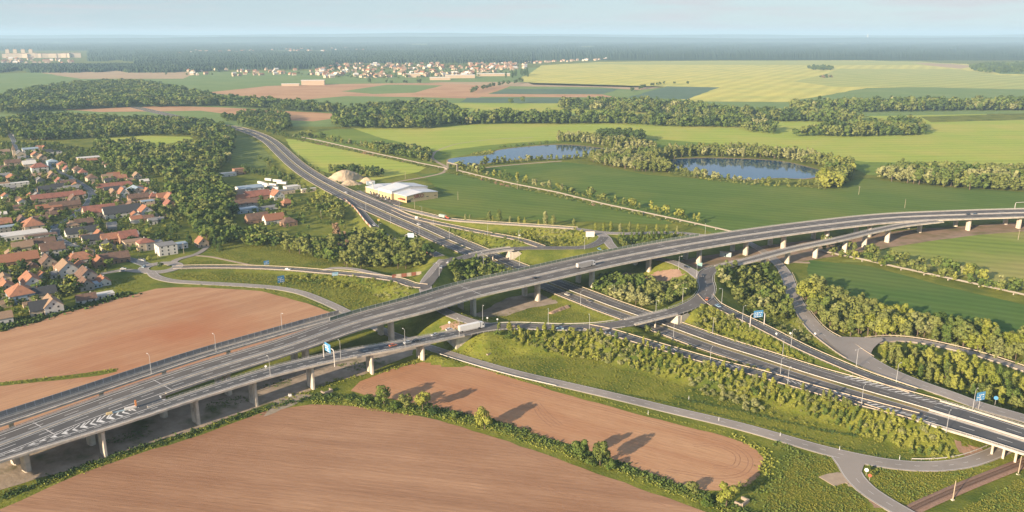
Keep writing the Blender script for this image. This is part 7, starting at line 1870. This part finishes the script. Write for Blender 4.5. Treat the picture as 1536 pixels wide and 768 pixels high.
plant(spots_poly([(390, 300), (470, 300), (500, 330), (520, 345), (470, 345), (440, 345), (395, 345), (375, 330)], 15), 'broadleaf_tree', K_wood, [('lush', 3), ('olive', 2)], 5, 9, 'tree scattered round the farmyard meadow', 'trees scattered round the farmyard', 'tree', 1.5)
W1 = [(150, 218), (250, 228), (295, 224), (340, 214), (352, 206), (345, 240), (330, 262), (300, 262), (250, 268), (180, 258), (140, 236)]
W2_ = [(0, 186), (60, 178), (150, 182), (310, 187), (352, 205), (340, 213), (292, 208), (285, 204), (215, 203), (158, 207), (60, 212), (0, 210)]
W3_ = [(0, 150), (60, 136), (130, 128), (200, 126), (260, 136), (320, 150), (440, 160), (505, 165), (520, 171), (440, 168), (330, 160), (180, 162), (80, 167), (0, 172)]
plant(spots_poly(W1, 10.5), 'broadleaf_tree', K_wood, L_w, 11, 20, 'leafy tree in the large wood above the village', 'trees of the large wood above the village', 'tree', 1)
plant(spots_poly(W2_, 12), 'broadleaf_tree', K_wood, L_far, 12, 21, 'dense tree in the wood beyond the village', 'trees of the wood beyond the village', 'tree', 1)
plant(spots_poly(W3_, 16), 'broadleaf_tree', [('broad', 1)], L_far, 16, 26, 'hazy tree in the wood before the brown fields', 'trees of the wood before the brown fields', 'tree', 1)
plant(spots_poly([(395, 170), (430, 176), (440, 192), (420, 200), (360, 186), (330, 181)], 13), 'broadleaf_tree', K_wood, L_far, 10, 18, 'tree along the top of the motorway curve', 'trees at the top of the motorway curve', 'tree', 2)
plant(spots_line([(360, 188), (395, 196), (420, 205), (445, 209), (470, 206)], 9, 5), 'broadleaf_tree', K_wood, L_far, 8, 13, 'tree between motorway curve and pipe', 'trees between motorway curve and pipe', 'tree', 2)
MID = [(500, 184), (540, 168), (600, 163), (650, 162), (685, 172), (700, 186), (640, 194), (560, 194), (505, 193)]
plant(spots_poly(MID, 14), 'broadleaf_tree', K_wood, L_far, 14, 29, 'tall tree of the belt behind the pale green field', 'trees of the belt behind the pale green field', 'tree', 0)
MIDL = [('olive', 2), ('lush', 3), ('dark', 1.6), ('pale', .25)]
for pts_, sp, h0, h1 in (([(690, 188), (760, 186), (840, 187), (920, 186), (1000, 190), (1000, 185), (920, 181), (840, 182), (760, 181), (690, 182)], 12, 15, 24), ([(840, 160), (900, 156), (1020, 160), (1100, 172), (1180, 174), (1180, 180), (1090, 180), (1000, 172), (840, 164)], 14, 14, 22),
                      ([(980, 190), (1110, 192), (1120, 198), (1165, 202), (1162, 196), (1100, 183), (1000, 183)], 12, 14, 20), ([(1192, 205), (1300, 206), (1385, 203), (1378, 191), (1320, 192), (1250, 197)], 11, 13, 22),
                      ([(1145, 182), (1290, 185), (1292, 179), (1200, 175), (1150, 176)], 12, 14, 22), ([(1185, 165), (1260, 160), (1360, 160), (1450, 160), (1536, 158), (1640, 160), (1640, 168), (1500, 166), (1350, 168), (1200, 170)], 14, 16, 26), ([(1465, 166), (1536, 166), (1640, 170), (1640, 158), (1480, 160)], 13, 14, 22)):
    plant(spots_poly(pts_, sp), 'broadleaf_tree', [('broad', 3), ('tall', 3)], MIDL, h0 - 2, h1 + 5, 'tall tree in the long belts beyond the ponds', 'trees of the long belts beyond the ponds', 'tree', 0)
plant(spots_line([(760, 158), (790, 154)], 40, 5), 'broadleaf_tree', [('broad', 1)], L_far, 16, 20, 'dark tree standing apart before the far strips', 'trees apart before the far strips', 'tree', 0)
# ponds
P1n = [(745, 222), (768, 219.5), (802, 216.5), (833, 214.5)]
plant(spots_line(P1n, 7, 3), 'shrub', SH, [('olive', 2), ('lush', 2)], 3, 6, 'bush on the far shore of the left pond', 'bushes on the far shore of the left pond', 'shrub', 0)
plant(spots_poly([(835, 214), (866, 214), (895, 218), (930, 224), (960, 226), (985, 232), (980, 222), (930, 213), (880, 208), (838, 207)], 8), 'young_tree', [('tall', 3), ('slim', 1)], [('olive', 3), ('pale', 2)], 8, 12, 'pale slender tree behind the left pond', 'slender trees behind the left pond', 'tree', 0)
plant(spots_poly([(900, 207), (920, 205), (965, 209), (962, 214), (905, 213)], 9), 'broadleaf_tree', [('broad', 1)], [('dark', 1)], 11, 15, 'dark round tree in the clump behind the left pond', 'dark clump behind the left pond', 'tree', 0)
plant(spots_poly([(706, 232), (735, 232), (741, 229), (735, 226), (712, 229)], 6), 'shrub', SH, [('sap', 2), ('olive', 2)], 2, 4, 'reedy bush on the spit of the left pond', 'bushes on the spit of the left pond', 'shrub', 0, water=False)
plant(spots_line([(715, 250), (740, 247), (770, 244.5), (800, 242), (840, 240.5), (880, 238)], 5, 2.5), 'young_tree', [('tall', 3), ('broad', 1)], [('olive', 3), ('pale', 1)], 5, 10, 'small tree on the near shore of the left pond', 'trees on the near shore of the left pond', 'tree', 0)
plant(spots_poly([(882, 241), (905, 234), (930, 232), (985, 236), (985, 248), (1005, 254), (1000, 260), (960, 257), (910, 250)], 7), 'young_tree', [('tall', 3), ('broad', 1)], [('olive', 4), ('pale', 2), ('lush', .7)], 8, 13, 'sunlit tree on the neck between the two ponds', 'trees between the two ponds', 'tree', 0)
plant(spots_poly([(985, 240), (1022, 236), (1075, 235), (1137, 237), (1182, 240), (1215, 247), (1245, 254), (1245, 246), (1200, 234), (1100, 229), (1000, 231)], 8), 'young_tree', [('tall', 3), ('slim', 1), ('broad', 1)], [('olive', 4), ('pale', 2)], 9, 13, 'sunlit slender tree on the far shore of the right pond', 'trees on the far shore of the right pond', 'tree', 0)
plant(spots_poly([(1240, 256), (1252, 250), (1272, 255), (1276, 270), (1262, 284), (1235, 284), (1225, 276), (1242, 266)], 7), 'broadleaf_tree', [('broad', 2), ('tall', 2)], [('olive', 3), ('sap', 2), ('lush', 1)], 11, 15, 'tall leafy tree at the right end of the right pond', 'trees at the right end of the right pond', 'tree', 0)
plant(spots_line([(1000, 257), (1012, 258.5), (1054, 267), (1095, 273), (1127, 276), (1168, 277.5), (1210, 279), (1240, 283)], 4.6, 3.5), 'young_tree', [('tall', 3), ('broad', 1)], [('olive', 4), ('pale', 1), ('lush', 1)], 7, 16, 'sunlit tree on the near shore of the right pond', 'trees on the near shore of the right pond', 'tree', 0)
plant(spots_line([(1000, 259), (1054, 269), (1127, 278), (1210, 281), (1240, 285)], 5, 2), 'shrub', SH, [('olive', 3), ('sap', 2)], 2, 4, 'bush on the near shore of the right pond', 'bushes on the near shore of the right pond', 'shrub', 0)
plant(spots_poly([(1315, 268), (1340, 262), (1420, 262), (1450, 266), (1536, 262), (1640, 268), (1640, 292), (1536, 287), (1450, 285), (1380, 277), (1335, 272)], 8), 'broadleaf_tree', [('broad', 2), ('tall', 3)], [('olive', 4), ('lush', 2), ('pale', .7)], 9, 15, 'leafy tree in the wood beyond the viaduct field', 'trees of the wood beyond the viaduct field', 'tree', 0)
plant(spots_line([(810, 385), (830, 388)], 9, 1), 'shrub', SH, [('lush', 1)], 1.5, 2, 'small bush on the slope under the viaduct edge', None, 'shrub', 0) if False else None
plant(spots_poly([(1452, 103), (1480, 98), (1560, 97), (1700, 99), (1700, 112), (1560, 111), (1470, 110)], 34), 'broadleaf_tree', [('broad', 1)], [('dark', 2), ('lush', 1)], 16, 26, 'hazy tree in the far wood at the end of the yellow field', 'trees of the far wood', 'tree', 0)
plant(spots_poly([(1212, 103), (1232, 101), (1250, 103), (1246, 106), (1220, 106)], 26), 'broadleaf_tree', [('broad', 1)], [('dark', 2), ('lush', 1)], 12, 22, 'hazy tree in the small copse inside the yellow field', 'trees of the small copse', 'tree', 0)
plant(spots_poly([(1228, 117), (1240, 114.5), (1254, 116.5), (1240, 118)], 22), 'broadleaf_tree', [('broad', 1)], [('dark', 1), ('russet', 1)], 8, 14, 'reddish tree in the lower copse inside the yellow field', 'trees of the lower copse', 'tree', 0)
# far hedges and lone trees
plant(spots_line([(700, 141), (735, 132), (765, 127), (785, 123)], 40, 12), 'broadleaf_tree', [('broad', 1)], [('dark', 1)], 14, 20, 'dark tree along the lane through the far fields', 'trees along the far lane', 'tree', 0)
plant(spots_line([(945, 138), (970, 130), (1000, 126.5), (1040, 126.5)], 30, 10), 'broadleaf_tree', [('broad', 1)], [('dark', 1)], 10, 15, 'dark bush tree in the far hedge of the yellow field', 'trees in the far hedge', 'tree', 0)
plant(spots_line([(548, 125), (625, 125.5)], 26, 25), 'broadleaf_tree', [('broad', 1)], [('dark', 1)], 14, 20, 'dark tree in the copse below the dense far town', 'copse below the far town', 'tree', 0)
plant(spots_line([(760, 118), (790, 112), (788, 116)], 40, 12), 'poplar_tree', [('slim', 1)], [('dark', 1)], 22, 34, 'dark poplar by the far works', 'poplars by the far works', 'poplar', 0)
plant(spots_poly([(495, 99), (620, 95), (760, 95), (770, 110), (700, 117), (560, 119), (495, 116)], 58), 'broadleaf_tree', [('broad', 1)], [('dark', 1), ('lush', 1)], 9, 15, 'hazy garden tree in the dense far town', 'garden trees of the far town', 'tree', 0)
plant(spots_line([(285, 112), (500, 112)], 40, 130), 'broadleaf_tree', [('broad', 1)], [('dark', 1), ('lush', 1)], 9, 15, 'hazy garden tree of the far house row', 'garden trees of the far row', 'tree', 0)

# the largest of each kind are objects, the rest joins one mass per leaf colour
by = {}
for r_ in REQ: by.setdefault(r_[0], []).append(r_)
MASS = {}
for nm, L_ in by.items():
    L_.sort(key=lambda r_: -r_[3] / math.hypot(r_[1], r_[2]))
    for k, (name, x, y, h, kind, leaf, label, cat, group, wd) in enumerate(L_):
        px_h = h / math.hypot(x, y) * FPX * .667
        if k < 290 and (px_h > 3 or group is None):
            z = hgt(x, y) - .05
            sxy = h * wd * rnd.uniform(.88, 1.15)
            if kind == 'bush' or px_h < 8:
                o = link(name, tree_mesh(kind, leaf, rnd.randrange(4)))
            else:
                o = link(name, None); o.empty_display_size = .3
                a = link('trunk', trunk_mesh(kind), o); b = link('crown', tree_mesh(kind, leaf, rnd.randrange(4)), o)
            o.location = (x, y, z); o.rotation_euler.z = rnd.uniform(0, 6.28); o.scale = (sxy, sxy, h)
            tag(o, label, cat, group)
        else: MASS.setdefault(leaf, []).append((x, y, h, kind, wd))
LOWQ = {}
for leaf in list(MASS) + [l_ for l_ in ('lush', 'dark', 'sap') if l_ not in MASS]:
    out = []
    for x, y, h, kind, wd in MASS.get(leaf, []):
        q_ = far_quads(kind, rnd.randrange(5)); a = rnd.uniform(0, 6.28); s_ = h * wd * rnd.uniform(.9, 1.2)
        c_, n_ = math.cos(a) * s_, math.sin(a) * s_
        out.append(np.stack([q_[:, 0] * c_ - q_[:, 1] * n_ + x, q_[:, 0] * n_ + q_[:, 1] * c_ + y, q_[:, 2] * h + hgt(x, y)], 1))
    if out:
        tag(link('woodland', mesh_quads('woodland', np.concatenate(out), LEAF[leaf])), {'lush': 'mass of green trees and bushes farther off', 'dark': 'mass of dark green trees farther off', 'olive': 'mass of olive green trees and bushes farther off', 'sap': 'mass of yellow green bushes farther off', 'pale': 'mass of pale blossoming bushes farther off', 'russet': 'few reddish bushes farther off'}[leaf], 'woodland', kind='stuff')

# low growth: ditch plants, ditch shadow rows, verges and tufts of grass on the banks and meadows
def tuft_quads(n, size, seed):
    rg = np.random.default_rng(seed); p = rg.normal(size=(n, 3)) * np.array([.45, .45, .22]); p[:, 2] = np.abs(p[:, 2]) + .12
    nr = rg.normal(size=(n, 3)); nr[:, 2] = np.abs(nr[:, 2]) * .6 + .2; nr /= np.linalg.norm(nr, axis=1, keepdims=True)
    a = np.cross(nr, rg.normal(size=(n, 3))); a /= np.linalg.norm(a, axis=1, keepdims=True); b = np.cross(nr, a); s_ = size * rg.uniform(.6, 1.3, (n, 1))
    return np.stack([p - a * s_, p + b * s_ * .7, p + a * s_, p - b * s_ * .7], 1).reshape(-1, 3)
TQ = [tuft_quads(14, .34, k) for k in range(6)]
def grow_tufts(items, leaf, name, label, widen=1.3):
    out = []
    for x, y, h in items:
        q_ = TQ[rnd.randrange(6)]; s_ = h * widen * rnd.uniform(.8, 1.3)
        out.append(np.stack([q_[:, 0] * s_ + x, q_[:, 1] * s_ + y, q_[:, 2] * h + hgt(x, y)], 1))
    if out: tag(link(name, mesh_quads(name, np.concatenate(out), leaf)), label, 'undergrowth', kind='stuff')
for leaf in ('lush', 'dark', 'sap'):
    grow_tufts([(x, y, h) for x, y, h, l_ in LOW if l_ == leaf], LEAF[leaf], 'undergrowth', {'lush': 'green undergrowth along the ditch and field edges', 'dark': 'dark hedge growth beside ditch and village, plus rows added as ditch shadow', 'sap': 'bright grassy growth on field edges'}[leaf])
M_tuft = leaf_mat('grass_blades', (.085, .112, .017), (.135, .152, .025), (.19, .19, .04))
GR_ = []
for pts_, sp, h0, h1 in (([(690, 525), (742, 500), (850, 520), (1000, 565), (1180, 610), (1290, 655), (1420, 690), (1330, 688), (1236, 668), (1112, 632), (1000, 606), (840, 570), (704, 534)], 2.0, .35, .85),
                         ([(1150, 745), (1195, 680), (1258, 688), (1275, 720), (1300, 755), (1330, 800), (1140, 800)], 1.15, .3, .8), ([(1300, 700), (1400, 706), (1470, 700), (1500, 690), (1440, 720), (1380, 748), (1350, 755), (1315, 728)], 1.15, .3, .8),
                         ([(1430, 768), (1536, 712), (1640, 690), (1640, 860), (1440, 860), (1400, 800)], 1.2, .3, .8), ([(250, 408), (330, 406), (450, 412), (600, 432), (620, 442), (560, 458), (510, 462), (450, 432), (367, 423), (270, 418)], 2.3, .5, 1.1),
                         ([(310, 372), (370, 362), (430, 372), (520, 400), (430, 400), (367, 396), (330, 385)], 2.6, .4, .9), ([(270, 400), (290, 388), (330, 392), (380, 398), (300, 399)], 2.2, .4, .9), ([(690, 482), (735, 500), (742, 514), (700, 532), (660, 520)], 1.8, .4, 1.0),
                         ([(730, 475), (780, 463), (850, 452), (905, 470), (925, 482), (880, 486), (780, 485)], 2.4, .3, .7), ([(1232, 500), (1265, 520), (1330, 553), (1400, 588), (1330, 565), (1260, 540), (1190, 505), (1195, 480)], 2.2, .3, .8), ([(110, 445), (150, 420), (210, 410), (225, 425), (190, 440), (120, 460)], 2.4, .3, .8)):
    for x, y in spots_poly(pts_, sp, 5, 1):
        if clear(x, y, .5): GR_.append((x, y, h0 + (h1 - h0) * rnd.random()))
GD_ = []
for pts_ in ([(1150, 745), (1195, 680), (1258, 688), (1275, 720), (1300, 755), (1330, 800), (1140, 800)], [(1300, 700), (1400, 706), (1470, 700), (1500, 690), (1440, 720), (1380, 748), (1350, 755), (1315, 728)], [(1430, 768), (1536, 712), (1640, 690), (1640, 860), (1440, 860), (1400, 800)]):
    for x, y in spots_poly(pts_, 1.7, 5, 0):
        if clear(x, y, .5) and math.sin(x * .21 + 1.3 * math.sin(y * .13)) + math.sin(y * .27 + x * .05) + rnd.uniform(-.8, .8) > .1: GD_.append((x, y, rnd.uniform(.4, 1.1)))
grow_tufts(GD_, LEAF['lush'], 'tall_grass', 'darker rank grass and nettles on the near meadows', 1.5)
grow_tufts(GR_, M_tuft, 'tall_grass', 'tall rough grass on the banks and meadows', 1.15)

# ------------------------------------------------------------------ haze
hb = MB(); hb.box(-62000, 62000, -3500, 62000, -3.5, 300)
hz = hb.build('haze', None)
hm = bpy.data.materials.new('haze'); hm.use_nodes = True
N = hm.node_tree.nodes; N.remove(N['Principled BSDF'])
pv = N.new('ShaderNodeVolumePrincipled'); pv.inputs['Color'].default_value = HAZE_COLOR; pv.inputs['Density'].default_value = HAZE_DENSITY; pv.inputs['Anisotropy'].default_value = 0.0
hm.node_tree.links.new(pv.outputs[0], N['Material Output'].inputs['Volume'])
hz.data.materials.clear(); hz.data.materials.append(hm)
tag(hz, 'pale blue summer haze over the plain', kind='stuff')
sc.cycles.volume_bounces = 0
sc.cycles.max_bounces = 5
